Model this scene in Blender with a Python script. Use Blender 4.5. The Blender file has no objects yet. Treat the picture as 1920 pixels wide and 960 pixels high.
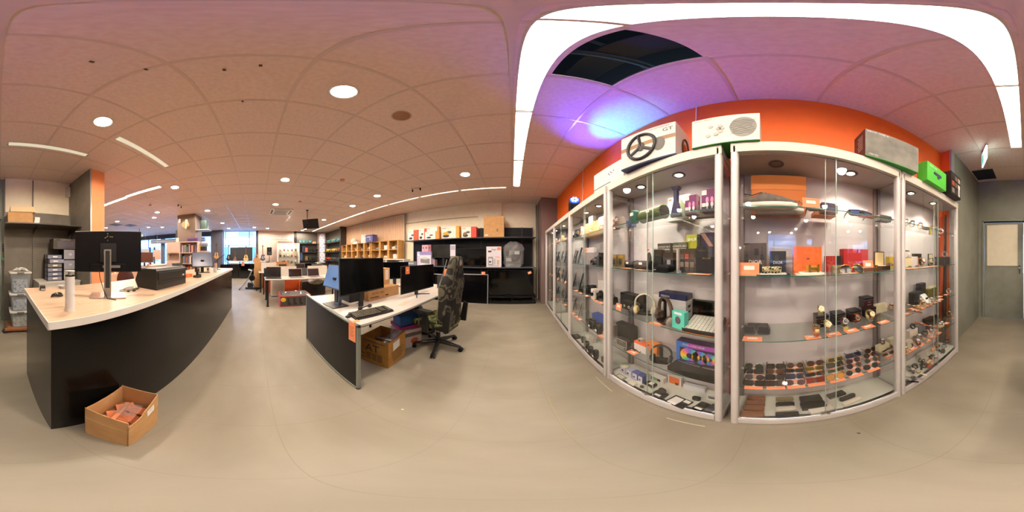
import bpy, math, random
from mathutils import Matrix, Vector
random.seed(7)
PI = math.pi
C = bpy.context.scene.collection
scene = bpy.context.scene

# ---------------------------------------------------------------- camera, sky, exposure
CAMZ = 1.37
cam_data = bpy.data.cameras.new('camera'); cam = bpy.data.objects.new('camera', cam_data); C.objects.link(cam)
cam_data.type = 'PANO'
try:
    cam_data.panorama_type = 'EQUIRECTANGULAR'
except Exception:
    pass
try:
    cam_data.cycles.panorama_type = 'EQUIRECTANGULAR'
except Exception:
    pass
cam.location = (0, 0, CAMZ); cam.rotation_euler = (PI / 2, 0, 0)
cam_data.clip_start = 0.01; cam_data.clip_end = 200
scene.camera = cam
scene.view_settings.view_transform = 'Standard'
scene.view_settings.look = 'None'
scene.view_settings.exposure = 1.52
scene.view_settings.gamma = 1.0
scene.view_settings.use_curve_mapping = False
cy = scene.cycles
cy.use_denoising = True
cy.max_bounces = 7; cy.diffuse_bounces = 3; cy.glossy_bounces = 3; cy.transmission_bounces = 4
cy.transparent_max_bounces = 14
cy.sample_clamp_indirect = 4.0
cy.caustics_reflective = False; cy.caustics_refractive = False
cy.use_adaptive_sampling = True

world = bpy.data.worlds.new('world'); scene.world = world; world.use_nodes = True
wn = world.node_tree
bg = wn.nodes['Background']
bg.inputs['Color'].default_value = (0.40, 0.64, 1.0, 1); bg.inputs['Strength'].default_value = 4.6

LAMP_E = dict(strip=5.6, down=40.0, cab=8.0, trough=.9, par=60.0)

# ---------------------------------------------------------------- helpers
def lin(h):
    h = h.lstrip('#'); r = [int(h[i:i + 2], 16) / 255 for i in (0, 2, 4)]
    return tuple((c / 12.92 if c <= .04045 else ((c + .055) / 1.055) ** 2.4) for c in r) + (1.0,)
MATS = {}
def mat(key, col='888888', rough=.5, metal=0., emit=0., trans=0., spec=.5, alpha=None):
    if key in MATS: return MATS[key]
    m = bpy.data.materials.new(key); m.use_nodes = True
    b = m.node_tree.nodes['Principled BSDF']
    c = lin(col)
    b.inputs['Base Color'].default_value = c
    b.inputs['Roughness'].default_value = rough
    b.inputs['Metallic'].default_value = metal
    b.inputs['Specular IOR Level'].default_value = spec
    if emit:
        b.inputs['Emission Color'].default_value = c; b.inputs['Emission Strength'].default_value = emit
    if trans:
        b.inputs['Transmission Weight'].default_value = trans
    # a little procedural variation on every surface
    nt = m.node_tree
    if not emit and not trans:
        tc = nt.nodes.new('ShaderNodeTexCoord'); nz = nt.nodes.new('ShaderNodeTexNoise'); nz.inputs['Scale'].default_value = 9
        hv = nt.nodes.new('ShaderNodeHueSaturation'); mr = nt.nodes.new('ShaderNodeMapRange')
        mr.inputs['To Min'].default_value = .93; mr.inputs['To Max'].default_value = 1.07
        nt.links.new(tc.outputs['Object'], nz.inputs['Vector']); nt.links.new(nz.outputs['Fac'], mr.inputs['Value'])
        nt.links.new(mr.outputs['Result'], hv.inputs['Value']); hv.inputs['Color'].default_value = c
        nt.links.new(hv.outputs['Color'], b.inputs['Base Color'])
    MATS[key] = m
    return m
def hexm(h, rough=.55, metal=0., spec=.5):
    return mat('c_%s_%d_%d' % (h, rough * 100, metal * 100), h, rough, metal, spec=spec)
def glassm(key, tint='ffffff', refl=.08, ior=1.45, alpha_op=0.0, opcol='ffffff', rough=0.0, gloss='ffffff'):
    """thin clear pane: what is behind shows through, with a Fresnel reflection on top; alpha_op mixes in a body colour"""
    if key in MATS: return MATS[key]
    m = bpy.data.materials.new(key); m.use_nodes = True; nt = m.node_tree; nt.nodes.clear()
    out = nt.nodes.new('ShaderNodeOutputMaterial'); tr = nt.nodes.new('ShaderNodeBsdfTransparent'); tr.inputs['Color'].default_value = lin(tint)
    gl = nt.nodes.new('ShaderNodeBsdfGlossy'); gl.inputs['Roughness'].default_value = rough; gl.inputs['Color'].default_value = lin(gloss)
    lw = nt.nodes.new('ShaderNodeLayerWeight'); lw.inputs['Blend'].default_value = .5      # Schlick, the same from both sides of the pane
    pw = nt.nodes.new('ShaderNodeMath'); pw.operation = 'POWER'; pw.inputs[1].default_value = 5.0
    ma = nt.nodes.new('ShaderNodeMath'); ma.operation = 'MULTIPLY_ADD'; f0 = ((ior - 1) / (ior + 1)) ** 2; ma.inputs[1].default_value = .6; ma.inputs[2].default_value = f0
    nt.links.new(lw.outputs['Facing'], pw.inputs[0]); nt.links.new(pw.outputs[0], ma.inputs[0])
    mx = nt.nodes.new('ShaderNodeMixShader'); nt.links.new(ma.outputs[0], mx.inputs['Fac'])
    src = tr
    if alpha_op:
        df = nt.nodes.new('ShaderNodeBsdfDiffuse'); df.inputs['Color'].default_value = lin(opcol)
        m2 = nt.nodes.new('ShaderNodeMixShader'); m2.inputs['Fac'].default_value = alpha_op
        nt.links.new(tr.outputs[0], m2.inputs[1]); nt.links.new(df.outputs[0], m2.inputs[2]); src = m2
    nt.links.new(src.outputs[0], mx.inputs[1]); nt.links.new(gl.outputs[0], mx.inputs[2])
    nt.links.new(mx.outputs[0], out.inputs['Surface'])
    MATS[key] = m
    return m
def noise_mat(key, stops, scale=5., detail=4., rough=.6, stretch=(1, 1, 1), constant=False, bump=0., tex='noise', metal=0., coord='Object', dist=0.):
    if key in MATS: return MATS[key]
    m = bpy.data.materials.new(key); m.use_nodes = True; nt = m.node_tree; b = nt.nodes['Principled BSDF']
    b.inputs['Roughness'].default_value = rough; b.inputs['Metallic'].default_value = metal; b.inputs['Specular IOR Level'].default_value = .2
    tc = nt.nodes.new('ShaderNodeTexCoord'); mp = nt.nodes.new('ShaderNodeMapping'); mp.inputs['Scale'].default_value = stretch
    nt.links.new(tc.outputs[coord], mp.inputs['Vector'])
    nz = nt.nodes.new('ShaderNodeTexNoise'); nz.inputs['Scale'].default_value = scale; nz.inputs['Detail'].default_value = detail
    nz.inputs['Distortion'].default_value = dist
    nt.links.new(mp.outputs[0], nz.inputs['Vector'])
    cr = nt.nodes.new('ShaderNodeValToRGB'); e = cr.color_ramp
    if constant: e.interpolation = 'CONSTANT'
    e.elements[0].position = stops[0][0]; e.elements[0].color = lin(stops[0][1])
    e.elements[1].position = stops[1][0]; e.elements[1].color = lin(stops[1][1])
    for p, c in stops[2:]:
        q = e.elements.new(p); q.color = lin(c)
    nt.links.new(nz.outputs['Fac'], cr.inputs['Fac']); nt.links.new(cr.outputs['Color'], b.inputs['Base Color'])
    if bump:
        bp = nt.nodes.new('ShaderNodeBump'); bp.inputs['Strength'].default_value = bump; bp.inputs['Distance'].default_value = .01
        nt.links.new(nz.outputs['Fac'], bp.inputs['Height']); nt.links.new(bp.outputs['Normal'], b.inputs['Normal'])
    MATS[key] = m
    return m

_tcache = {}
def text_geo(s):
    if s in _tcache: return _tcache[s]
    cu = bpy.data.curves.new('t', 'FONT'); cu.body = s; cu.align_x = 'CENTER'; cu.align_y = 'CENTER'; cu.size = 1.0; cu.resolution_u = 2
    o = bpy.data.objects.new('t', cu); me = bpy.data.meshes.new_from_object(o)
    r = ([tuple(v.co) for v in me.vertices], [tuple(p.vertices) for p in me.polygons])
    bpy.data.meshes.remove(me); bpy.data.objects.remove(o); bpy.data.curves.remove(cu)
    _tcache[s] = r
    return r

class MB:
    def __init__(s): s.v = []; s.f = []; s.mi = []; s.sm = []; s.mats = []
    def _m(s, m):
        if isinstance(m, str): m = hexm(m)
        if m not in s.mats: s.mats.append(m)
        return s.mats.index(m)
    def add(s, vs, fs, m, smooth=False, T=None):
        n = len(s.v); k = s._m(m)
        for v in vs: s.v.append(tuple(T @ Vector(v)) if T else tuple(v))
        for f in fs:
            s.f.append(tuple(i + n for i in f)); s.mi.append(k); s.sm.append(smooth)
        return s
    def box(s, x0, x1, y0, y1, z0, z1, m, T=None):
        vs = [(x, y, z) for z in (z0, z1) for y in (y0, y1) for x in (x0, x1)]
        return s.add(vs, [(0, 2, 3, 1), (4, 5, 7, 6), (0, 1, 5, 4), (2, 6, 7, 3), (0, 4, 6, 2), (1, 3, 7, 5)], m, T=T)
    def cbox(s, w, d, h, m, c=(0, 0, 0), T=None):
        return s.box(c[0] - w / 2, c[0] + w / 2, c[1] - d / 2, c[1] + d / 2, c[2], c[2] + h, m, T)
    def loft(s, rings, m, closed=True, caps=True, smooth=True, T=None):
        n = len(rings[0]); vs = [p for r in rings for p in r]; fs = []
        for i in range(len(rings) - 1):
            for j in range(n if closed else n - 1):
                a = i * n + j; b = i * n + (j + 1) % n
                fs.append((a, b, b + n, a + n))
        s.add(vs, fs, m, smooth, T)
        if caps and closed:
            s.add(rings[0], [tuple(range(n))[::-1]], m, False, T); s.add(rings[-1], [tuple(range(n))], m, False, T)
        return s
    def cyl(s, p0, p1, r0, m, r1=None, n=16, caps=True, smooth=True, T=None):
        p0 = Vector(p0); p1 = Vector(p1); r1 = r0 if r1 is None else r1
        d = (p1 - p0).normalized(); u = d.orthogonal().normalized(); w = d.cross(u)
        rg = lambda c, r: [tuple(c + (u * math.cos(2 * PI * i / n) + w * math.sin(2 * PI * i / n)) * r) for i in range(n)]
        return s.loft([rg(p0, r0), rg(p1, r1)], m, True, caps, smooth, T)
    def tube(s, pts, r, m, n=8, closed=False, T=None, flat=None):
        P = [Vector(p) for p in pts]; rings = []; N = len(P); u = None
        for i, p in enumerate(P):
            a = P[(i - 1) % N] if (closed or i > 0) else p; b = P[(i + 1) % N] if (closed or i < N - 1) else p
            d = (b - a).normalized()
            if u is None: u = d.orthogonal().normalized()
            u = (u - d * u.dot(d)).normalized(); w = d.cross(u)
            rr = r[i] if isinstance(r, (list, tuple)) else r
            rings.append([tuple(p + (u * math.cos(2 * PI * k / n) + w * math.sin(2 * PI * k / n)) * rr) for k in range(n)])
        if closed: rings.append(rings[0])
        return s.loft(rings, m, True, not closed, True, T)
    def lathe(s, prof, m, n=24, T=None, smooth=True):
        rings = [[(r * math.cos(2 * PI * i / n), r * math.sin(2 * PI * i / n), z) for i in range(n)] for r, z in prof]
        return s.loft(rings, m, True, True, smooth, T)
    def prism(s, pts, a, b, m, axis='z', T=None, smooth=False):
        """outline pts extruded from a to b along axis; for 'y' the outline is (x,z), for 'x' (y,z)"""
        if axis == 'z': f = lambda p, h: (p[0], p[1], h)
        elif axis == 'y': f = lambda p, h: (p[0], h, p[1])
        else: f = lambda p, h: (h, p[0], p[1])
        n = len(pts); A = [f(p, a) for p in pts]; B = [f(p, b) for p in pts]
        s.add(A + B, [(i, (i + 1) % n, (i + 1) % n + n, i + n) for i in range(n)], m, smooth, T)
        s.add(A, [tuple(range(n))[::-1]], m, False, T); s.add(B, [tuple(range(n))], m, False, T)
        return s
    def rbox(s, w, d, h, r, m, c=(0, 0, 0), T=None, axis='z'):
        """box with rounded vertical edges"""
        if axis == 'z': q = rrect(w, d, r, c[0], c[1]); return s.prism(q, c[2], c[2] + h, m, 'z', T, False)
        if axis == 'y': q = rrect(w, h, r, c[0], c[2] + h / 2); return s.prism(q, c[1] - d / 2, c[1] + d / 2, m, 'y', T, False)
    def ell(s, c, r, m, nu=14, nv=9, T=None):
        rings = []
        for j in range(1, nv):
            t = PI * j / nv
            rings.append([(c[0] + r[0] * math.sin(t) * math.cos(2 * PI * i / nu), c[1] + r[1] * math.sin(t) * math.sin(2 * PI * i / nu), c[2] - r[2] * math.cos(t)) for i in range(nu)])
        s.loft(rings, m, True, False, True, T)
        n = nu
        s.add(rings[0] + [(c[0], c[1], c[2] - r[2])], [((i + 1) % n, i, n) for i in range(n)], m, True, T)
        s.add(rings[-1] + [(c[0], c[1], c[2] + r[2])], [(i, (i + 1) % n, n) for i in range(n)], m, True, T)
        return s
    def front(s, x0, x1, z0, z1, y, m, T=None):          # print on a face looking to -y
        return s.add([(x0, y, z0), (x1, y, z0), (x1, y, z1), (x0, y, z1)], [(0, 1, 2, 3)], m, False, T)
    def top(s, x0, x1, y0, y1, z, m, T=None):
        return s.add([(x0, y0, z), (x1, y0, z), (x1, y1, z), (x0, y1, z)], [(0, 1, 2, 3)], m, False, T)
    def text(s, t, size, m, x=0, z=0, y=0, face='front', T=None, sx=1.0):
        """letters on a face: front (-y), left (-x side), right (+x side), top"""
        vs, fs = text_geo(t)
        R = {'front': Matrix(((1, 0, 0), (0, 0, -1), (0, 1, 0))), 'left': Matrix(((0, 0, -1), (-1, 0, 0), (0, 1, 0))),
             'right': Matrix(((0, 0, 1), (1, 0, 0), (0, 1, 0))), 'top': Matrix.Identity(3)}[face]
        vv = [tuple(R @ Vector((v[0] * size * sx, v[1] * size, 0)) + Vector((x, y, z))) for v in vs]
        return s.add(vv, fs, m, False, T)
    def build(s, name, parent=None, bevel=0., seg=2, loc=None, rot=0., subsurf=0, solid=0.):
        me = bpy.data.meshes.new(name); me.from_pydata(s.v, [], s.f)
        for m in s.mats: me.materials.append(m)
        me.polygons.foreach_set('material_index', s.mi); me.polygons.foreach_set('use_smooth', s.sm)
        me.update()
        o = bpy.data.objects.new(name, me); C.objects.link(o)
        if parent: o.parent = parent
        if loc: o.location = loc
        if rot: o.rotation_euler = (0, 0, math.radians(rot))
        if bevel:
            b = o.modifiers.new('bevel', 'BEVEL'); b.width = bevel; b.segments = seg; b.limit_method = 'ANGLE'; b.angle_limit = math.radians(50)
            me.polygons.foreach_set('use_smooth', s.sm)
        if subsurf:
            b = o.modifiers.new('sub', 'SUBSURF'); b.levels = subsurf; b.render_levels = subsurf
        return o
def rrect(w, d, r, cx=0, cy=0, n=4):
    p = []
    for sx, sy, a0 in ((1, 1, 0), (-1, 1, 90), (-1, -1, 180), (1, -1, 270)):
        for k in range(n + 1):
            a = math.radians(a0 + 90 * k / n)
            p.append((cx + sx * (w / 2 - r) + r * math.cos(a), cy + sy * (d / 2 - r) + r * math.sin(a)))
    return p
def RT(loc=(0, 0, 0), rx=0, ry=0, rz=0):
    return Matrix.Translation(loc) @ Matrix.Rotation(math.radians(rz), 4, 'Z') @ Matrix.Rotation(math.radians(ry), 4, 'Y') @ Matrix.Rotation(math.radians(rx), 4, 'X')
def thing(name, label, cat, loc=(0, 0, 0), rot=0., group=None):
    o = bpy.data.objects.new(name, None); C.objects.link(o); o.empty_display_size = .05
    o.location = loc; o.rotation_euler = (0, 0, math.radians(rot)); o['label'] = label; o['category'] = cat
    if group: o['group'] = group
    return o
def tag(o, label, cat, group=None, kind=None):
    o['label'] = label; o['category'] = cat
    if group: o['group'] = group
    if kind: o['kind'] = kind
    return o
def struct(o): o['kind'] = 'structure'; return o
def dup(root, loc, rot=None, label=None, group=None):
    def cp(o, parent):
        c = o.copy(); C.objects.link(c); c.parent = parent
        for ch in [q for q in kids.get(o.name, [])]: cp(ch, c)
        return c
    kids = {}
    for q in root.children_recursive: kids.setdefault(q.parent.name, []).append(q)
    r = cp(root, None); r.location = loc
    if rot is not None: r.rotation_euler = (0, 0, math.radians(rot))
    if label: r['label'] = label
    if group: r['group'] = group
    return r
def lamp(kind, loc, energy, color, size=.1, parent=None, rot=(0, 0, 0), **kw):
    l = bpy.data.lights.new('lamp_light', kind); l.energy = energy; l.color = color
    if kind == 'AREA': l.size = size
    else: l.shadow_soft_size = size
    for k, v in kw.items(): setattr(l, k, v)
    o = bpy.data.objects.new('lamp_light', l); C.objects.link(o); o.location = loc; o.rotation_euler = rot
    if parent: o.parent = parent
    return o
# photo measuring: direction of a column / row of the panorama, met with a plane of the room
def az(px): return math.radians((px - 960) * .1875)
def tel(py): return math.tan(math.radians((480 - py) * .1875))
def yx(px, X): return X / math.tan(az(px))                 # y on the plane x = X
def xy(px, Y): return Y * math.tan(az(px))                 # x on the plane y = Y
def pz(px, py, z):
    d = (z - CAMZ) / tel(py); return d * math.sin(az(px)), d * math.cos(az(px))
def zat(px, py, X=None, Y=None):
    d = X / math.sin(az(px)) if X is not None else Y / math.cos(az(px)); return CAMZ + d * tel(py)
# ---------------------------------------------------------------- materials of the place
BLACK = hexm('0e0e0f', .38, spec=.25); MATTE = hexm('1b1b1c', .6); DGREY = hexm('3a3a3c', .5); WHITE = hexm('e9e6e0', .5); CREAM = hexm('d9d2c4', .6)
SILVER = hexm('b9b6b4', .35, .55); ALU = hexm('c9c4bd', .4, .25); CHROME = hexm('d0d0d2', .15, 1.); GOLD = hexm('c9a24a', .25, 1.)
ORANGE = hexm('f79a6b', .7); CARD = noise_mat('carton', [(.35, 'bd9160'), (.65, 'c79b6a')], 9, 3, .8); CARDIN = hexm('a87a48', .8)
SCREEN = hexm('050607', .14, spec=.28); PAPER = hexm('f2efe9', .7)
GLASS = glassm('clear_glass', 'fdfdfd', ior=1.5); SHELFGLASS = glassm('shelf_glass', 'f3f7f5', ior=1.5); EDGE = mat('glass_edge', '2f6a5c', .2)
PLASTICWRAP = glassm('plastic_wrap', 'eeeeee', ior=1.5, alpha_op=.22, opcol='dddddd', rough=.15)
FROST = glassm('frosted_plastic', 'e8edf2', ior=1.35, alpha_op=.24, opcol='e4e6e8', rough=.3)
WOODBOARD = noise_mat('crate_wood', [(.3, 'b98645'), (.7, 'dcae6c')], 6, 5, .6, (1, 1, 12), dist=1.)
CEIL_H = 3.07

# ---------------------------------------------------------------- floor
def floor_material():
    m = bpy.data.materials.new('vinyl_floor'); m.use_nodes = True; nt = m.node_tree; b = nt.nodes['Principled BSDF']
    g = nt.nodes.new('ShaderNodeNewGeometry'); L = nt.links.new
    def noise(scale, det, st):
        mp = nt.nodes.new('ShaderNodeMapping'); mp.inputs['Scale'].default_value = st; L(g.outputs['Position'], mp.inputs['Vector'])
        n = nt.nodes.new('ShaderNodeTexNoise'); n.inputs['Scale'].default_value = scale; n.inputs['Detail'].default_value = det; L(mp.outputs[0], n.inputs['Vector']); return n
    n1 = noise(1.6, 8, (1, 2.2, 1)); cr = nt.nodes.new('ShaderNodeValToRGB')
    cr.color_ramp.elements[0].position = .3; cr.color_ramp.elements[0].color = lin('8b8271'); cr.color_ramp.elements[1].position = .72; cr.color_ramp.elements[1].color = lin('9a9180')
    L(n1.outputs['Fac'], cr.inputs['Fac'])
    sep = nt.nodes.new('ShaderNodeSeparateXYZ'); L(g.outputs['Position'], sep.inputs[0])
    def M(op, a, b2=None, v2=None):
        q = nt.nodes.new('ShaderNodeMath'); q.operation = op
        L(a, q.inputs[0]) if not isinstance(a, (int, float)) else setattr(q.inputs[0], 'default_value', a)
        if b2 is not None: L(b2, q.inputs[1])
        elif v2 is not None: q.inputs[1].default_value = v2
        return q.outputs[0]
    def line(axis, off):
        a = M('DIVIDE', M('SUBTRACT', sep.outputs[axis], None, off), None, .52); fr = M('FRACT', a)
        return M('LESS_THAN', M('ABSOLUTE', M('SUBTRACT', fr, None, .5)), None, 2)  if False else M('GREATER_THAN', M('ABSOLUTE', M('SUBTRACT', fr, None, .5)), None, .4965)
    ln = M('MAXIMUM', line(0, .24), line(1, .10))
    mk = noise(.9, 3, (1, 1, 1)); vis = M('MULTIPLY', ln, M('MULTIPLY', mk.outputs['Fac'], None, .62))
    mx = nt.nodes.new('ShaderNodeMix'); mx.data_type = 'RGBA'; L(vis, mx.inputs['Factor']); L(cr.outputs['Color'], mx.inputs[6]); mx.inputs[7].default_value = lin('6f6450')
    L(mx.outputs[2], b.inputs['Base Color'])
    n2 = noise(3, 5, (1, 1, 1)); mr = nt.nodes.new('ShaderNodeMapRange'); mr.inputs['To Min'].default_value = .36; mr.inputs['To Max'].default_value = .46
    L(n2.outputs['Fac'], mr.inputs['Value']); L(mr.outputs[0], b.inputs['Roughness'])
    b.inputs['Specular IOR Level'].default_value = .45
    return m
FLOOR = floor_material()
struct(MB().box(-11.2, 1.6, -13, 5.3, -.1, 0, FLOOR).build('floor'))

# ---------------------------------------------------------------- ceiling with recesses
CEILM = noise_mat('ceiling_tile', [(.35, 'dfc5b8'), (.65, 'e7d0c4')], 30, 5, .8, bump=.0)
TBAR = mat('tbar', 'd2b9ac', .28, spec=.8)
holes = []                                    # x0,x1,y0,y1,z_top,material
STRIP = (.033, .172)
def cut(x0, x1, y0, y1): holes.append((x0, x1, y0, y1))
cut(.20, .57, .24, .81)                       # missing tile
cut(.55, .945, -3.26, -2.81)                  # dark open tile
for k in range(5): cut(STRIP[0], STRIP[1], -2.16 + k * 1.185, -2.16 + k * 1.185 + 1.165)
BACKSTRIP = [(-.13 - i * 1.165, -.13 - i * 1.165 - 1.12) for i in range(9)]
for a, b_ in BACKSTRIP: cut(b_, a, 3.77, 3.85)
cut(-1.24, -.09, -2.12, -2.02); cut(-2.42, -1.26, -1.50, -1.40)
cut(-3.18, -3.08, -3.2, -2.08); cut(-3.22, -3.12, -4.4, -3.24)
X0, X1, Y0, Y1 = -11.2, 1.6, -13, 5.3
xs = sorted({X0, X1} | {h[0] for h in holes} | {h[1] for h in holes}); ys = sorted({Y0, Y1} | {h[2] for h in holes} | {h[3] for h in holes})
mb = MB(); vid = {}
def vv(x, y):
    if (x, y) not in vid: vid[(x, y)] = len(mb.v); mb.v.append((x, y, CEIL_H))
    return vid[(x, y)]
k0 = mb._m(CEILM)
for i in range(len(xs) - 1):
    for j in range(len(ys) - 1):
        cx_, cy_ = (xs[i] + xs[i + 1]) / 2, (ys[j] + ys[j + 1]) / 2
        if any(h[0] < cx_ < h[1] and h[2] < cy_ < h[3] for h in holes): continue
        mb.f.append((vv(xs[i], ys[j]), vv(xs[i], ys[j + 1]), vv(xs[i + 1], ys[j + 1]), vv(xs[i + 1], ys[j]))); mb.mi.append(k0); mb.sm.append(False)
ce = mb.build('ceiling'); sd = ce.modifiers.new('thick', 'SOLIDIFY'); sd.thickness = .015; sd.offset = -1
struct(ce)
mb = MB(); mb.box(X0, X1, Y0, Y1, 3.42, 3.46, mat('void_black', '010101', .95))
o = mb.build('ceiling_slab'); struct(o)
mb = MB()                                      # pipes and cable tray above the missing tile
mb.box(.3, .5, -.3, 1.4, 3.3, 3.33, '0a0a08').cyl((.1, .6, 3.3), (.9, .52, 3.28), .03, hexm('0c0b09')).cyl((.1, .4, 3.35), (.9, .7, 3.34), .012, hexm('101210'))
struct(mb.build('ceiling_void_pipes'))
mb = MB()
def spans(lo, hi, cuts):
    out = [(lo, hi)]
    for a, b2 in cuts:
        nxt = []
        for p, q in out:
            if b2 <= p or a >= q: nxt.append((p, q))
            else:
                if a > p: nxt.append((p, a))
                if b2 < q: nxt.append((b2, q))
        out = nxt
    return out
gx = -.6 * 18
while gx < 1.3:
    for p, q in spans(-12.5, 5.0, [(h[2], h[3]) for h in holes if h[0] - .012 < gx < h[1] + .012]): mb.box(gx - .012, gx + .012, p, q, CEIL_H - .004, CEIL_H + .002, TBAR)
    gx += .6
gy = .236 - .6 * 21
while gy < 5.0:
    for p, q in spans(-11, 1.2, [(h[0], h[1]) for h in holes if h[2] - .012 < gy < h[3] + .012]): mb.box(p, q, gy - .012, gy + .012, CEIL_H - .0035, CEIL_H + .002, TBAR)
    gy += .6
struct(mb.build('ceiling_grid'))

# ---------------------------------------------------------------- walls
ORW = mat('orange_wall', 'f26a18', .55); GREYW = noise_mat('grey_wall', [(.4, '85867a'), (.6, '8c8d80')], 3, 2, .38)
BEIGEW = mat('beige_wall', 'efe2c6', .6); DARKP = mat('dark_pillar', '7a6660', .6); PINKW = mat('pale_wall', 'dcc3b4', .65)
PANELG = noise_mat('shelf_panel_grey', [(.4, '7d766a'), (.6, '857e72')], 4, 2, .5)
def wallpoly(name, pts, z0, z1, m): return struct(MB().prism(pts, z0, z1, m).build(name))
wallpoly('wall_right', [(1.265, 4.43), (1.14, -2.02), (1.3, -2.02), (1.42, 4.43)], 0, CEIL_H, ORW)
wallpoly('wall_right_return', [(.985, -2.02), (1.3, -2.02), (1.3, -2.1), (.985, -2.1)], 0, CEIL_H, ORW)
struct(MB().box(.955, .985, -2.1, -2.0, 0, CEIL_H, SILVER).build('trim_1'))
wallpoly('wall_right_passage', [(.965, -2.1), (1.1, -2.1), (1.1, -3.36), (.965, -3.36)], 0, CEIL_H, GREYW)
wallpoly('wall_right_pillar', [(.81, 4.43), (1.42, 4.43), (1.42, 5.1), (.81, 5.1)], 0, CEIL_H, DARKP)
# rear wall with door opening
mb = MB(); mb.box(.87, 1.1, -3.5, -3.36, 0, CEIL_H, GREYW).box(-.02, .87, -3.5, -3.36, 2.12, CEIL_H, GREYW).box(-.09, -.02, -3.5, -3.36, 0, CEIL_H, GREYW)
struct(mb.build('wall_rear'))
mb = MB(); mb.box(.84, .875, -3.4, -3.33, 0, 2.14, GREYW).box(-.03, .005, -3.4, -3.33, 0, 2.14, GREYW).box(-.03, .875, -3.4, -3.33, 2.10, 2.14, GREYW)
struct(mb.build('trim_2', bevel=.003))
dr = MB().box(.01, .835, -3.42, -3.375, .005, 2.07, noise_mat('door_paint', [(.4, '8a8b7e'), (.6, '909186')], 5, 3, .45)).build('door_1', bevel=.002); struct(dr)
hd = MB(); hd.box(.075, .105, -3.374, -3.366, 1.0, 1.17, CHROME).cyl((.09, -3.37, 1.12), (.09, -3.335, 1.12), .012, CHROME).ell((.09, -3.32, 1.12), (.026, .022, .026), CHROME)
hd.build('door_handle', parent=dr)
t = thing('door_poster', 'blank cream poster in a thin pale frame on the grey door', 'poster', (.455, -3.366, 1.595), 180)
MB().box(-.31, .31, -.004, .008, -.43, .43, hexm('e6dcc4', .5)).build('sheet', t)
f = MB(); k = hexm('d2cbb8', .35, .2)
f.box(-.325, .325, -.010, .008, .42, .435, k).box(-.325, .325, -.010, .008, -.435, -.42, k).box(-.325, -.31, -.010, .008, -.435, .435, k).box(.31, .325, -.010, .008, -.435, .435, k); f.build('frame', t)
struct(MB().box(-.02, .86, -3.43, -3.36, 2.075, 2.10, BLACK).build('trim_3'))
wallpoly('wall_rear_left', [(-1.53, -3.5), (-.09, -3.5), (-.09, -3.30), (-1.53, -3.30)], 0, CEIL_H, BEIGEW)
wallpoly('wall_left_column', [(-1.82, -3.5), (-1.53, -3.5), (-1.53, -2.44), (-1.82, -2.44)], 0, CEIL_H, mat('orange_column', 'f79c66', .6))
wallpoly('wall_left_rear', [(-1.82, -13), (-1.7, -13), (-1.7, -3.5), (-1.82, -3.5)], 0, CEIL_H, PINKW)
wallpoly('wall_left_end', [(-11.2, -13), (-1.7, -13), (-1.7, -12.8), (-11.2, -12.8)], 0, CEIL_H, BEIGEW)
# back wall: beige panels then wood slat panels
mb = MB(); mb.box(-3.86, .81, 5.05, 5.2, 0, CEIL_H, BEIGEW).box(-1.05, -.31, 4.99, 5.05, 0, CEIL_H, BEIGEW).box(-3.86, -1.05, 5.03, 5.05, 2.62, 2.65, hexm('b8a888'))
struct(mb.build('wall_back'))
WOODP = noise_mat('slat_wood', [(.3, 'cfaa88'), (.7, 'dcb998')], 5, 4, .55, (3, 3, .4))
mb = MB()
pw = (8.1 - 3.86) / 6
for i in range(6):
    a = -8.1 + i * pw; mb.box(a + .006, a + pw - .006, 4.99, 5.05, 0, CEIL_H - .03, WOODP)
    for q in range(1, 6): mb.box(a + pw * q / 6 - .002, a + pw * q / 6 + .002, 4.985, 4.99, .0, CEIL_H - .03, hexm('9c7a5b'))
mb.box(-8.1, -3.86, 5.05, 5.2, 0, CEIL_H, hexm('3d332c'))
struct(mb.build('wall_back_wood'))
mb = MB(); mb.box(-11.0, -8.1, 5.0, 5.2, 0, CEIL_H, PANELG).box(-8.15, -8.05, 4.6, 5.0, 0, CEIL_H, hexm('3b342e')); struct(mb.build('wall_back_left'))
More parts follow.
